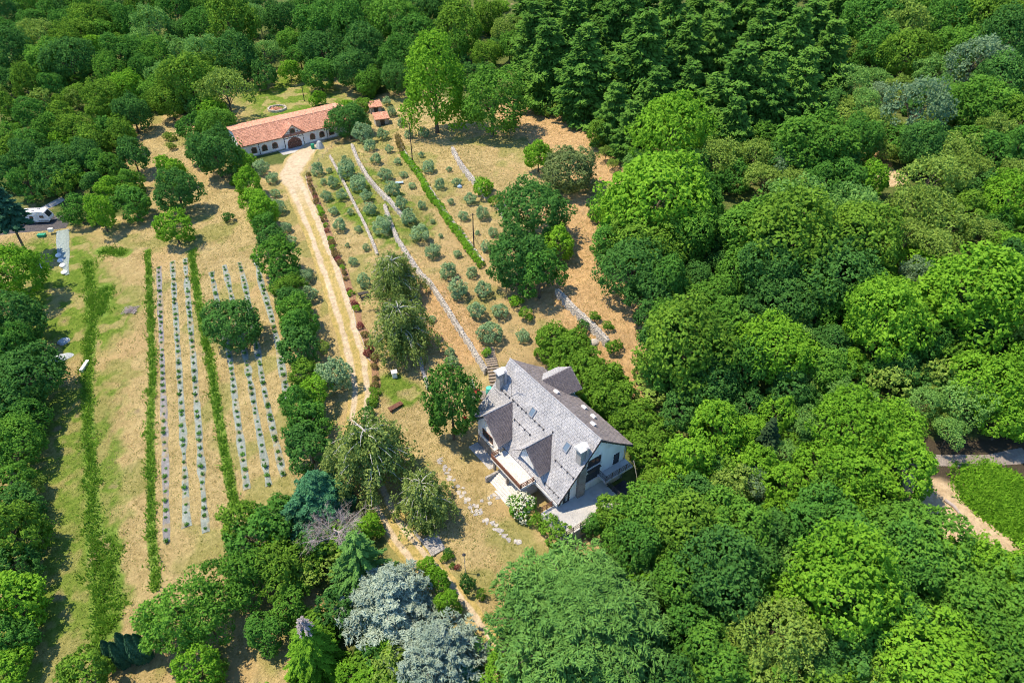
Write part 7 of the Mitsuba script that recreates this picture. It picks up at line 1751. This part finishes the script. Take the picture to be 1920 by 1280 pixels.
# ------------------------------------------------------------------ terrace walls of dry stone
def stone_wall(pts, h, label, rng, key='pale_stone', thick=.34, size=.34):
    p = np.array([q[:2] for q in pts], float)
    s = np.r_[0, np.cumsum(np.hypot(*np.diff(p, axis=0).T))]
    n = max(2, int(s[-1] / 1.2))
    q = np.linspace(0, s[-1], n + 1)
    X, Y = np.interp(q, s, p[:, 0]), np.interp(q, s, p[:, 1])
    tx, ty = np.gradient(X), np.gradient(Y)
    L = np.hypot(tx, ty); tx, ty = tx / L, ty / L
    nx, ny = -ty, tx
    hi = np.maximum(gz(X + nx * 1.0, Y + ny * 1.0), gz(X - nx * 1.0, Y - ny * 1.0)) + .12
    lo = np.minimum(gz(X + nx * .8, Y + ny * .8), gz(X - nx * .8, Y - ny * .8)) - .4
    hi = np.maximum(hi, lo + .4 + h * .8)
    ms = []
    V = []
    for sgn, zz in ((1, lo), (1, hi - .08), (-1, hi - .08), (-1, lo)):
        V.append(np.stack([X + sgn * nx * thick * .8, Y + sgn * ny * thick * .8, zz], 1))
    V = np.stack(V, 1).reshape(-1, 3)
    f = []
    for i in range(n):
        for a in range(4):
            b = (a + 1) % 4
            f += [(i * 4 + a, i * 4 + b, i * 4 + 4 + b), (i * 4 + a, i * 4 + 4 + b, i * 4 + 4 + a)]
    f += [(0, 1, 2), (0, 2, 3), (n * 4, n * 4 + 2, n * 4 + 1), (n * 4, n * 4 + 3, n * 4 + 2)]
    k = thing('terrace_wall', label, 'stone wall', 'dry stone terrace walls')
    part(k, 'core', trimesh.Trimesh(V, f, process=False), 'grey_stone')
    base = trimesh.creation.icosphere(subdivisions=1)
    base = np.sign(base.vertices) * np.abs(base.vertices) ** .55, base.faces
    SV, SF, at = [], [], 0
    cnt = int(s[-1] / (size * .55))
    for i in range(cnt):
        d = (i + rng.random()) / cnt * s[-1]
        x, y = np.interp(d, s, p[:, 0]), np.interp(d, s, p[:, 1])
        t = np.array([np.interp(d, q, tx), np.interp(d, q, ty)]); nn = np.array([-t[1], t[0]])
        zh, zl = np.interp(d, q, hi), np.interp(d, q, lo)
        faces = [(0, zh - .05)] if i % 2 else []
        zc = zl + .4
        while zc < zh - .1:
            faces.append((-1, zc)); zc += size * .62
        for side, zc in faces:
            off = nn * (rng.uniform(-.6, .6) * thick if side == 0 else -thick * .82 * (1 if np.dot(nn, [1, 0]) > 0 else -1))
            e = np.array([size * .5, size * .42, size * .3]) * rng.uniform(.7, 1.25, 3)
            vv = base[0] * e + rng.normal(0, .02, base[0].shape)
            w = np.stack([vv[:, 0] * t[0] + vv[:, 1] * nn[0], vv[:, 0] * t[1] + vv[:, 1] * nn[1], vv[:, 2]], 1)
            SV.append(w + [x + off[0], y + off[1], zc + rng.uniform(-.04, .04)]); SF.append(base[1] + at); at += len(vv)
    part(k, 'stone', trimesh.Trimesh(np.vstack(SV), np.vstack(SF), process=False), key, kind='stuff')


rw = np.random.default_rng(41)
WALL_LABELS = ['thin pale wall between the two lowest olive terraces', 'long stone wall, upper run, starting below the tree beside the barn', 'long stone wall, lower run, curving down to the log steps', 'pale stone wall behind the clipped hedge row', 'tall whitish stone wall at the head of the terraces under the big trees', 'tall whitish stone wall on the clearing behind the villa', 'short low wall beside the lower birch']
for (pts, h), lab in zip(TERRACES, WALL_LABELS):
    stone_wall(pts, h, lab, rw, 'pale_stone' if h != 0.6 else 'grey_stone', thick=.18 if h < 1 else .28)


def S(k):
    x, y = SPOT[k]
    return np.array([x, y, float(gz(x, y))])


# ------------------------------------------------------------------ vine field: mulch strips and young plants
def young_plant():
    r = np.random.default_rng(51)
    n = 60
    a = r.uniform(0, 6.28, n)
    o = np.stack([np.cos(a), np.sin(a), r.uniform(.2, 1.6, n)], 1)
    C = unit(o) * r.uniform(.1, .42, (n, 1)) + [0, 0, .08]
    return leaves(C, unit(r.normal(size=(n, 3)) + [0, 0, .8]), .15 * r.uniform(.7, 1.3, n), .06, r, along=o)


proto('young_plant', young_plant(), 'leaf_cool', tube([[0, 0, -.1], [0, 0, .5]], [.02, .012], 4), 'bark', .42)
STRIP = 'first second third fourth fifth sixth seventh'.split()
for n, pts in enumerate(MULCH):
    m, uv = ribbon(pts, .46, across=5, step=.7, lift=.07, wobble=.2, seed=n)
    k = thing('mulch_strip', '%s mulch strip of the planted field, counted from the left' % STRIP[n], 'mulch strip', 'mulch strips of the planted field')
    scene[k] = mikit.ply(m, 'mulch_grey' if n in (0,) else 'mulch_teal', True)
    p = np.array(pts); s = np.r_[0, np.cumsum(np.hypot(*np.diff(p, axis=0).T))]
    cnt = min(42, int(s[-1] / 1.35))
    for i, d in enumerate(np.linspace(.7, s[-1] - .5, cnt) + rw.normal(0, .22, cnt)):
        x, y = np.interp(d, s, p[:, 0]) + rw.normal(0, .06), np.interp(d, s, p[:, 1])
        stand('young_plant', thing('young_plant', 'young plant on the %s mulch strip, %s from its far end' % (STRIP[n], nth(i)), 'young plant', 'young plants on the mulch strips'), x, y, rw.uniform(.2, .46), rw.uniform(0, 360), rw.uniform(.7, 1.5), .04)


# ------------------------------------------------------------------ weeds and dry grass
def tufts(xy, h, wid, blades, rng, spread=.18, up=.9):
    n = len(xy)
    X = np.repeat(xy[:, 0], blades) + rng.normal(0, spread, n * blades)
    Y = np.repeat(xy[:, 1], blades) + rng.normal(0, spread, n * blades)
    Z = gz(X, Y)
    hh = np.repeat(h, blades) * rng.uniform(.5, 1.2, n * blades)
    a = rng.uniform(0, 6.283, n * blades)
    lean = rng.normal(0, .45, (n * blades, 2)) * hh[:, None]
    w = wid * rng.uniform(.6, 1.3, n * blades)
    c, s_ = np.cos(a) * w, np.sin(a) * w
    v = np.stack([np.stack([X - c, Y - s_, Z - .03], 1), np.stack([X + c, Y + s_, Z - .03], 1), np.stack([X + lean[:, 0], Y + lean[:, 1], Z + hh * up], 1)], 1).reshape(-1, 3)
    return v, np.arange(len(v)).reshape(-1, 3)


def along(pts, half, density, rng):
    p = np.array(pts, float)
    s = np.r_[0, np.cumsum(np.hypot(*np.diff(p, axis=0).T))]
    n = int(s[-1] * half * 2 * density)
    d = rng.uniform(0, s[-1], n)
    x, y = np.interp(d, s, p[:, 0]), np.interp(d, s, p[:, 1])
    i = np.clip(np.searchsorted(s, d) - 1, 0, len(p) - 2)
    t = (p[i + 1] - p[i]) / np.linalg.norm(p[i + 1] - p[i], axis=1, keepdims=True)
    o = rng.normal(0, .5, n) * half * (1 + .5 * np.sin(d * .8))
    return np.stack([x - t[:, 1] * o, y + t[:, 0] * o], 1)


rt = np.random.default_rng(61)
xy = np.vstack([along(p, w, 9, rt) for p, w in WEEDS])
v, f = tufts(xy, rt.uniform(.25, .8, len(xy)), .11, 5, rt, .25)
scene['weeds'] = mikit.ply((v, f), 'weed')
tag('weeds', 'rank green weeds along the edges of the field strips', 'weeds', kind='stuff')
n = 0
pts = []
cx = np.array([c for c in COVER if c[5] in 'SOM'], dtype=object)
for c in cx:
    L = math.hypot(c[2] - c[0], c[3] - c[1])
    r = c[4] * 1.25
    m = int((L * 2 * r + 3 * r * r) * 1.9)
    t = rt.random(m)
    ang, rr = rt.uniform(0, 6.283, m), r * np.sqrt(rt.random(m))
    pts.append(np.stack([c[0] + (c[2] - c[0]) * t + rr * np.cos(ang), c[1] + (c[3] - c[1]) * t + rr * np.sin(ang)], 1))
xy = np.vstack(pts)
d, _ = seg_distance(xy[:, 0], xy[:, 1], _drv)
keep = (np.abs(d) > 2.2) & (xy[:, 1] < 175)
for p in MULCH:
    d, _ = seg_distance(xy[:, 0], xy[:, 1], p)
    keep &= np.abs(d) > .6
for cx_, cy_, a_, la, lb in [(q[0], q[1], q[2], q[3], q[4]) for q in PADS]:
    uu, vv = (xy[:, 0] - cx_) * math.cos(a_) + (xy[:, 1] - cy_) * math.sin(a_), -(xy[:, 0] - cx_) * math.sin(a_) + (xy[:, 1] - cy_) * math.cos(a_)
    keep &= (np.abs(uu) > la) | (np.abs(vv) > lb)
xy = xy[keep]
g = meshkit.noise(np.stack([xy[:, 0] * .22, xy[:, 1] * .22, xy[:, 0] * 0 + 4], 1))
for nm, sel, key, lab in (('dry_grass', g < .22, 'straw', 'tufts of straw coloured dry grass over the open slopes'), ('green_grass', g >= .22, 'turf', 'patches of still green grass over the open slopes')):
    q = xy[sel]
    scene[nm] = mikit.ply(tufts(q, rt.uniform(.08, .24, len(q)), .06, 3, rt, .18), key)
    tag(nm, lab, 'grass', kind='stuff')

_g = [c for c in COVER if c[5] == 'L'][0]
n = 3600
t_, a_, r_ = rt.random(n), rt.uniform(0, 6.283, n), _g[4] * np.sqrt(rt.random(n))
xy = np.stack([_g[0] + (_g[2] - _g[0]) * t_ + r_ * np.cos(a_), _g[1] + (_g[3] - _g[1]) * t_ + r_ * np.sin(a_)], 1)
scene['bracken'] = mikit.ply(tufts(xy, rt.uniform(.2, .55, n), .16, 6, rt, .3), 'leaf_lime')
tag('bracken', 'bright green bracken covering the clearing at the right edge', 'bracken', kind='stuff')

# ------------------------------------------------------------------ steps
def flight(name, label, a, b, n, width, key, depth=None, tread='tread'):
    k = thing(name, label, 'steps')
    pa, pb = S(a), S(b)
    d = pb - pa
    ang = math.atan2(d[1], d[0])
    L = math.hypot(d[0], d[1])
    for i in range(n):
        t = (i + .5) / n
        x, y = pa[0] + d[0] * t, pa[1] + d[1] * t
        m = trimesh.creation.box(extents=(depth or L / n * .62, width * rw.uniform(.93, 1.05), .22))
        m.apply_transform(trimesh.transformations.rotation_matrix(ang + rw.normal(0, .03), (0, 0, 1)))
        m.apply_translation((x, y, float(gz(x, y)) + .06))
        part(k, tread, m, key)
    return k


flight('log_steps', 'long flight of grey log steps climbing behind the left end of the villa', 'ls0', 'ls1', 15, 1.7, 'grey_wood')
flight('stone_steps', 'short flight of pale stone steps below the upper stone wall', 'us0', 'us1', 7, 2.0, 'pale_stone')
k = flight('garden_steps', 'dark stone steps with a curved side wall below the drooping birch', 'gs0', 'gs1', 6, 1.9, 'grey_stone', .5)
p0, p1 = S('gw0'), S('gw1')
part(k, 'side_wall', tube(np.linspace(p0, p1, 8) + [0, 0, .2], .2, 4), 'grey_stone')
part(k, 'curved_wall', tube([S('cw0') + [0, 0, .25], S('cw1') + [0, 0, .3], S('cw2') + [0, 0, .3]], .24, 4), 'grey_stone')
# flagstone path
tag('flagstone_path', 'winding path of pale flagstones across the dry lawn in front of the villa', kind='structure')
n = 0
for chain in (['fl%d' % i for i in range(9)], ['fb0', 'fb1']):
    p = np.array([S(c) for c in chain])
    s = np.r_[0, np.cumsum(np.hypot(*np.diff(p[:, :2], axis=0).T))]
    for d in np.arange(.2, s[-1], .62):
        for side in (-.35, .3):
            if rw.random() < .2: continue
            x, y = np.interp(d, s, p[:, 0]) + rw.normal(0, .18) + side, np.interp(d, s, p[:, 1]) + rw.normal(0, .15)
            a = np.sort(rw.uniform(0, 6.28, 7)); r = rw.uniform(.22, .42)
            pl = np.stack([x + r * np.cos(a) * rw.uniform(.8, 1.2), y + r * np.sin(a)], 1)
            z = gz(pl[:, 0], pl[:, 1])
            V = np.vstack([np.column_stack([pl, z + .05]), np.column_stack([pl, z - .08])])
            F = [(0, i, i + 1) for i in range(1, 6)] + [q for i in range(7) for q in ((i, i + 7, (i + 1) % 7 + 7), (i, (i + 1) % 7 + 7, (i + 1) % 7))]
            part('flagstone_path', 'flagstone', trimesh.Trimesh(V, F, process=False), ('pale_stone', 'grey_stone', 'grey_stone')[rw.integers(3)])

# ------------------------------------------------------------------ sheds, fire ring, poles, fences
def shed(key, label, w, d, ang):
    c = S(key)
    M = frame(c[0], c[1], c[2], ang)
    k = thing('tiled_shed', label, 'shed')
    part(k, 'wall', moved(prism([(-d, -.4), (0, -.4), (0, 1.55), (-d, 2.15)], -w / 2, w / 2), M), 'grey_stone')
    fn = plane((-w / 2 - .25, -d - .25, 2.3), (w / 2 + .25, -d - .25, 2.3), (-w / 2 - .25, .4, 1.62), (w / 2 + .25, .4, 1.62))
    r = part(k, 'roof', moved(roof_patch(fn, 2, 2, .08), M), 'pantile_gap')
    part(r, 'tile', moved(tiles(fn, 8, 12, rw, .08), M), 'pantile', kind='stuff')
    part(k, 'opening', moved(box(-.55, .55, .0, .03, 0, 1.3), M), 'dark_timber')
    for x in (-w / 2, w / 2 - .1): part(k, 'post', moved(box(x, x + .1, .0, .08, -.2, 1.55), M), 'grey_wood')


shed('shed1', 'upper of the two small tiled sheds right of the barn', 3.0, 2.6, .35)
shed('shed2', 'lower of the two small tiled sheds right of the barn', 3.3, 2.8, .35)
c = S('well')
k = thing('fire_ring', 'round stone ring holding red brick rubble on the grass behind the barn', 'stone ring')
n = 20
for i in range(n):
    a0, a1 = i / n * 6.283, (i + .9) / n * 6.283
    ring = [(2.05, a0), (2.45, a0), (2.45, a1), (2.05, a1)]
    V = np.array([(c[0] + r * math.cos(a), c[1] + r * math.sin(a), c[2] + z) for z in (-.3, .42 + .04 * (i % 3)) for r, a in ring])
    part(k, 'stone', trimesh.Trimesh(V, [(0, 2, 1), (0, 3, 2), (4, 5, 6), (4, 6, 7), (0, 1, 5), (0, 5, 4), (1, 2, 6), (1, 6, 5), (2, 3, 7), (2, 7, 6), (3, 0, 4), (3, 4, 7)], process=False), 'pale_stone')
V = rw.uniform(-1, 1, (70, 2)) * 1.4
part(k, 'rubble', join(*[moved(box(-.2, .2, -.12, .12, -.1, .1), trimesh.transformations.translation_matrix((c[0] + x - .2, c[1] + y * .8 - .2, c[2] + .1 + .35 * math.exp(-x * x - y * y))) @ trimesh.transformations.random_rotation_matrix(rw.random(3))) for x, y in V]), 'pantile', kind='stuff')
for key, h, lab in (('pole1', 9.0, 'tall thin pole beside the upper end of the clipped hedge row'), ('pole2', 7.5, 'tall thin pole beside the lower end of the clipped hedge row'), ('pole3', 4.0, 'thin pole beside the bright bush behind the barn')):
    c = S(key)
    k = thing('wooden_pole', lab, 'pole')
    part(k, 'shaft', tube([c - [0, 0, .5], c + [0, 0, h]], [.13, .08], 7), 'dark_timber')
    part(k, 'crossbar', tube([c + [-.45, 0, h - .35], c + [.45, .1, h - .35]], .05, 5), 'dark_timber')
    part(k, 'stay', tube([c + [0, 0, h * .45], c + [1.6, .2, -.2]], .03, 4), 'dark_timber')
c = S('lamp')
k = thing('garden_lamp', 'thin leaning lamp pole with a dark head beside the slim upright bush', 'lamp')
part(k, 'shaft', tube([c - [0, 0, .3], c + [-.05, .1, 3.3]], [.05, .035], 6), 'pale_stone')
part(k, 'head', tube([c + [-.05, .1, 3.28], c + [-.05, .1, 3.38], c + [-.05, .1, 3.6]], [.08, .22, .05], 8), 'dark_metal')
k = thing('rail_fence', 'thin wire fence of low posts between the drive and the lowest olives', 'fence')
p = np.array([S('fe%d' % i) for i in range(5)])
for i in range(4):
    for t in (0, .5):
        q = p[i] * (1 - t) + p[i + 1] * t
        q[2] = gz(q[0], q[1])
        part(k, 'post', tube([q - [0, 0, .3], q + [0, 0, 1.0]], .05, 5), 'grey_wood')
for z in (.5, .95): part(k, 'wire', tube(p + [0, 0, z], .022, 4), 'grey_metal')
# edging of the drive border
p = [(x - .55, y - .1) for x, y in BORDER[:33]]
P3 = np.array([(x, y, float(gz(x, y)) + .06) for x, y in sorted(p, key=lambda q: -q[1])])
k = thing('border_edging', 'pale edging strip between the drive verge and the shrub border', 'edging')
scene[k] = mikit.ply(tube(P3, .07, 4), 'pale_stone')
m, uv = ribbon(sorted(BORDER[:38], key=lambda q: -q[1]), .75, across=5, lift=.06, wobble=.15, seed=8)
structure('border_soil', m, 'bed_earth', 'bare reddish soil of the shrub border along the drive', smooth=True)

# ------------------------------------------------------------------ caravan place
c = S('caravan'); ca = .13
CM = np.array([[math.cos(ca), -math.sin(ca), 0, c[0]], [math.sin(ca), math.cos(ca), 0, c[1]], [0, 0, 1, c[2] + .05], [0, 0, 0, 1.0]])
m, uv = ribbon([(c[0] - 7.2, c[1] - 1.9), (c[0], c[1] - 1.0), (c[0] + 6.0, c[1] + .4)], 3.3, across=9, lift=.05)
structure('parking_pad', m, 'asphalt', 'dark asphalt pad under the white caravan', smooth=True)
m, uv = ribbon([S('kb0')[:2], (S('kb0')[:2] + S('kb1')[:2]) / 2 + [.3, .2], S('kb1')[:2]], .8, across=3, lift=.12)
structure('concrete_path', m, 'paving', 'pale concrete path behind the caravan', smooth=True)


def caravan():
    from shapely.geometry import Polygon
    k = thing('caravan', 'white touring caravan with a sloping front window parked on the dark asphalt', 'caravan')
    prof = Polygon([(-2.5, .45), (2.3, .45), (2.65, .8), (2.6, 1.2), (1.9, 2.35), (1.5, 2.55), (-2.2, 2.6), (-2.55, 2.4), (-2.62, .8)]).buffer(.08)
    b = trimesh.creation.extrude_polygon(prof, 2.1)
    b.apply_transform(np.array([[1, 0, 0, 0], [0, 0, 1, -1.05], [0, 1, 0, 0], [0, 0, 0, 1.0]]))
    part(k, 'body', moved(b, CM), 'white_paint')
    part(k, 'skirt', moved(join(box(-2.5, 2.4, -1.14, -1.131, .5, .8)), CM), 'grey_metal')
    for x0, x1 in ((-1.0, -.3), (.95, 1.75)):
        part(k, 'window', moved(box(x0, x1, -1.16, -1.13, 1.35, 1.85), CM), 'glass_dark')
    part(k, 'door', moved(box(-.15, .5, -1.155, -1.131, .6, 2.2), CM), 'white_paint')
    q = box(-.55, .55, -.8, .8, -.02, .02)
    q.apply_transform(trimesh.transformations.translation_matrix((2.36, 0, 1.84)) @ trimesh.transformations.rotation_matrix(1.02, (0, 1, 0)))
    part(k, 'front_window', moved(q, CM), 'glass_dark')
    for x, y in ((-1.4, .3), (-.2, -.4), (.6, .4)): part(k, 'roof_hatch', moved(box(x - .25, x + .25, y - .22, y + .22, 2.66, 2.76), CM), 'grey_metal')
    part(k, 'roof_rail', moved(join(tube([(-1.8, .75, 2.78), (1.3, .75, 2.74)], .03, 5), tube([(-1.8, -.75, 2.78), (1.3, -.75, 2.74)], .03, 5)), CM), 'grey_metal')
    for y in (-1.0, .85):
        w = trimesh.creation.cylinder(radius=.33, height=.2, sections=16)
        w.apply_transform(np.array([[1, 0, 0, -.2], [0, 0, 1, y], [0, 1, 0, .33], [0, 0, 0, 1.0]]))
        part(k, 'wheel', moved(w, CM), 'dark_metal')
    part(k, 'drawbar', moved(join(tube([(2.6, -.5, .5), (3.8, 0, .5)], .05, 5), tube([(2.6, .5, .5), (3.8, 0, .5)], .05, 5), tube([(3.7, 0, 0), (3.7, 0, .6)], .06, 6)), CM), 'grey_metal')


caravan()


def simple(name, label, cat, pieces, at, ang=0.0):
    """pieces: (part name, mesh in local metres, material)"""
    c = S(at)
    M = np.array([[math.cos(ang), -math.sin(ang), 0, c[0]], [math.sin(ang), math.cos(ang), 0, c[1]], [0, 0, 1, c[2]], [0, 0, 0, 1.0]])
    k = thing(name, label, cat)
    for n, m, b in pieces: part(k, n, moved(m, M), b)
    return k


def disc(r, z0, z1, n=16):
    m = trimesh.creation.cylinder(radius=r, height=z1 - z0, sections=n)
    m.apply_translation((0, 0, (z0 + z1) / 2))
    return m


legs = lambda w, d, h, t=.05: [('leg', box(x - t / 2, x + t / 2, y - t / 2, y + t / 2, -.05, h), 'white_paint') for x in (-w, w) for y in (-d, d)]
simple('garden_table', 'white garden table beside the caravan under the tall pine', 'table', [('table_top', disc(.75, .7, .75), 'white_paint')] + legs(.4, .4, .7), 'cam1')
simple('sign_board', 'white square box on a short post at the edge of the asphalt', 'box', [('panel', box(-.45, .45, -.3, .3, .5, 1.15), 'white_paint'), ('post', box(-.06, .06, -.06, .06, -.2, .5), 'grey_wood')], 'cam2', .3)
simple('green_chest', 'low green chest at the front edge of the asphalt', 'chest', [('body', box(-.7, .7, -.4, .4, -.05, .4), 'green_paint'), ('lid', box(-.75, .75, -.45, .45, .404, .5), 'green_paint')], 'cam3', .1)
p = [S('net%d' % i)[:2] for i in range(5)]
m, uv = ribbon([p[0], (p[0] + p[1] + p[3]) / 3, p[2] + [.3, .6]], [1.2, 1.15, .35], across=7, lift=.12, wobble=.1)
k = thing('crop_net', 'tapering grey net laid over a bed left of the grove', 'net'); scene[k] = mikit.ply(m, 'netting', True)
for i in range(4):
    simple('white_sack', 'white sack on the edge of the grey net, %s from the far end' % ORDINAL[i], 'sack', [('body', trimesh.creation.icosphere(subdivisions=2).apply_scale((.55, .75, .3)).apply_translation((0, 0, .18)), 'white_paint'), ('neck', box(-.12, .12, .6, .85, .1, .25), 'white_paint')], 'sack%d' % i, .4 + .1 * i)
a, b = S('mk0'), S('mk1')
k = thing('white_plank', 'thin white plank lying on the lawn left of the grey net', 'plank'); scene[k] = mikit.ply(tube([a + [0, 0, .06], b + [0, 0, .06]], .13, 4), 'white_paint')
a = S('board')
simple('white_board', 'white board standing in the weeds left of the dry field', 'board', [('panel', box(-.25, .25, -1.3, 1.3, .0, .5), 'white_paint'), ('batten', box(.25, .3, -1.2, 1.2, .2, .28), 'grey_wood')], 'board', .05)
for key, lab, sx in (('tarp1', 'grey tarpaulin heap in the shade, the longer lower one by the left wood', 2.4), ('tarp2', 'small grey tarpaulin bundle in the shade, the upper one by the left wood', .9)):
    ico = trimesh.creation.icosphere(subdivisions=3)
    v = ico.vertices * [sx, .9, .35]
    v = v * (1 + .25 * meshkit.noise(ico.vertices * 2.5)[:, None])
    simple('tarpaulin', lab, 'tarpaulin', [('sheet', trimesh.Trimesh(v, ico.faces, process=False), 'grey_cloth'), ('rope', tube([(-sx, 0, .1), (0, .1, .42), (sx, 0, .1)], .03, 4), 'white_paint')], key, .5)
c = S('heap')
tw = [tube([(rw.uniform(-1.4, 1.4), rw.uniform(-1.2, 1.2), rw.uniform(0, .4)), (rw.uniform(-1.4, 1.4), rw.uniform(-1.2, 1.2), rw.uniform(0, .5))], [.05, .015], 4) for _ in range(70)]
simple('brush_heap', 'heap of grey brushwood in the middle of the dry field', 'brush heap', [('branch', join(*tw), 'dead_wood')], 'heap')
simple('stone_post', 'short white post with a cap on the green patch beside the border', 'post', [('shaft', box(-.35, .35, -.35, .35, -.2, 1.0), 'white_paint'), ('cap', prism([(-.45, 1.004), (.45, 1.004), (0, 1.35)], -.45, .45), 'white_paint')], 'white_post', .3)
simple('wooden_bench', 'dark brown wooden bench table on the dry lawn', 'bench', [('plank', box(-1.1, 1.1, y - .12, y + .12, .42, .48), 'brown_wood') for y in (-.26, 0, .26)] + [('leg', box(x - .06, x + .06, -.3, .3, -.1, .42), 'brown_wood') for x in (-.85, .85)], 'bench', .75)
simple('picnic_table', 'dark picnic table beside the lowest olive terrace left of the birches', 'table', [('table_top', box(-.9, .9, -.4, .4, .7, .76), 'dark_timber'), ('seat', box(-.9, .9, .6, .85, .4, .45), 'dark_timber'), ('seat', box(-.9, .9, -.85, -.6, .4, .45), 'dark_timber'), ('leg', join(box(-.6, -.5, -.7, .7, .3, .38), box(.5, .6, -.7, .7, .3, .38), box(-.6, -.5, -.1, .1, -.1, .7), box(.5, .6, -.1, .1, -.1, .7)), 'dark_timber')], 'picnic', .4)
hexm = trimesh.creation.cylinder(radius=1.6, height=.06, sections=6).apply_translation((0, 0, .05))
simple('garden_set', 'white folded parasol and red table on a dark six sided mat by the villa', 'garden furniture', [('mat', hexm, 'plinth_stone'), ('table', disc(.55, .55, .62), 'red_paint'), ('table_leg', disc(.08, .08, .55, 8), 'red_paint'), ('parasol_pole', tube([(-.6, .5, 0), (-.6, .5, 2.6)], .03, 6), 'white_paint'), ('parasol', tube([(-.6, .5, 2.6), (-.6, .5, 2.3), (-.6, .5, 1.3), (-.6, .5, .9)], [.04, .22, .42, .5], 9), 'white_paint')], 'playmat', .2)
simple('red_chair', 'little red chair at the left corner of the villa', 'chair', [('seat', box(-.28, .28, -.28, .28, .36, .42), 'red_paint'), ('backrest', box(-.28, .28, .24, .3, .424, .95), 'red_paint')] + [('leg', box(x - .03, x + .03, y - .03, y + .03, -.1, .36), 'red_paint') for x in (-.22, .22) for y in (-.22, .22)], 'red_toy', .4)
simple('blue_crate', 'bright blue crate beside the upper birch', 'crate', [('body', box(-.6, .6, -.45, .45, -.05, .6), 'blue_paint'), ('lid', box(-.64, .64, -.49, .49, .604, .68), 'pale_blue')], 'blue_crate', .3)
simple('blue_bag', 'pale blue bag lying under a small olive on the top terrace', 'bag', [('body', trimesh.creation.icosphere(subdivisions=2).apply_scale((.5, .4, .35)).apply_translation((0, 0, .25)), 'pale_blue'), ('strap', tube([(-.3, 0, .5), (0, 0, .75), (.3, 0, .5)], .03, 5), 'blue_paint')], 'blue_bag')
simple('blue_sheet', 'pale blue sheet spread on the third olive terrace', 'sheet', [('cloth', box(-.8, .8, -.4, .4, .35, .42), 'pale_blue'), ('trestle', join(box(-.6, -.5, -.3, .3, -.1, .35), box(.5, .6, -.3, .3, -.1, .35)), 'grey_wood')], 'blue_sheet', .1)
simple('water_butt', 'turquoise water butt behind the left chimney of the villa', 'barrel', [('barrel', tube([(0, 0, -.1), (0, 0, .2), (0, 0, .6), (0, 0, 1.1)], [.4, .46, .48, .4], 14), 'turquoise'), ('lid', disc(.43, 1.104, 1.16), 'turquoise')], 'butt')
simple('tarp_covered_barrow', 'pale tarpaulin covering a heap against the barn wall', 'tarpaulin', [('sheet', tube([(0, 0, -.1), (0, 0, .7), (0, 0, 1.5), (0, 0, 1.75)], [1.15, .85, .45, .1], 9), 'grey_cloth'), ('bin', box(-2.0, -1.3, -.3, .4, -.1, 1.2), 'green_paint')], 'tarp', .5)
simple('white_cabinet', 'white cabinet on the ground at the foot of the long pale pole', 'cabinet', [('body', box(-.55, .55, -.4, .4, -.1, .9), 'white_paint'), ('lid', box(-.6, .6, -.45, .45, .904, .98), 'white_paint')], 'box', .4)
a, b = vpt(1.05, -5.0, 2.8), S('box') + [-.9, .5, .1]
k = thing('long_pole', 'long thin pale pole leaning from the side balcony down to the white cabinet', 'pole'); scene[k] = mikit.ply(tube([a, b], .05, 6), 'pale_stone')
ico = trimesh.creation.icosphere(subdivisions=2)
simple('white_boulder', 'white boulder on the orange path above the laurels', 'boulder', [('stone', trimesh.Trimesh(ico.vertices * [.8, .6, .6] * (1 + .2 * meshkit.noise(ico.vertices * 2)[:, None]), ico.faces, process=False), 'pale_stone')], 'whiterock')
a, b = S('log0'), S('log1')
k = thing('fallen_log', 'grey fallen log on the pale bare ground at the right edge', 'log'); scene[k] = mikit.ply(tube([a + [0, 0, .15], (a + b) / 2 + [.2, .1, .18], b + [0, 0, .12]], [.2, .17, .12], 7), 'dead_wood')
m, uv = ribbon([S('rx0')[:2], (S('rx0')[:2] + S('rx1')[:2]) / 2 + [0, -.4], S('rx1')[:2]], .8, across=5, lift=.06, wobble=.2)
structure('stony_track', m, 'plinth_stone', 'shaded stony track at the right edge', smooth=True)
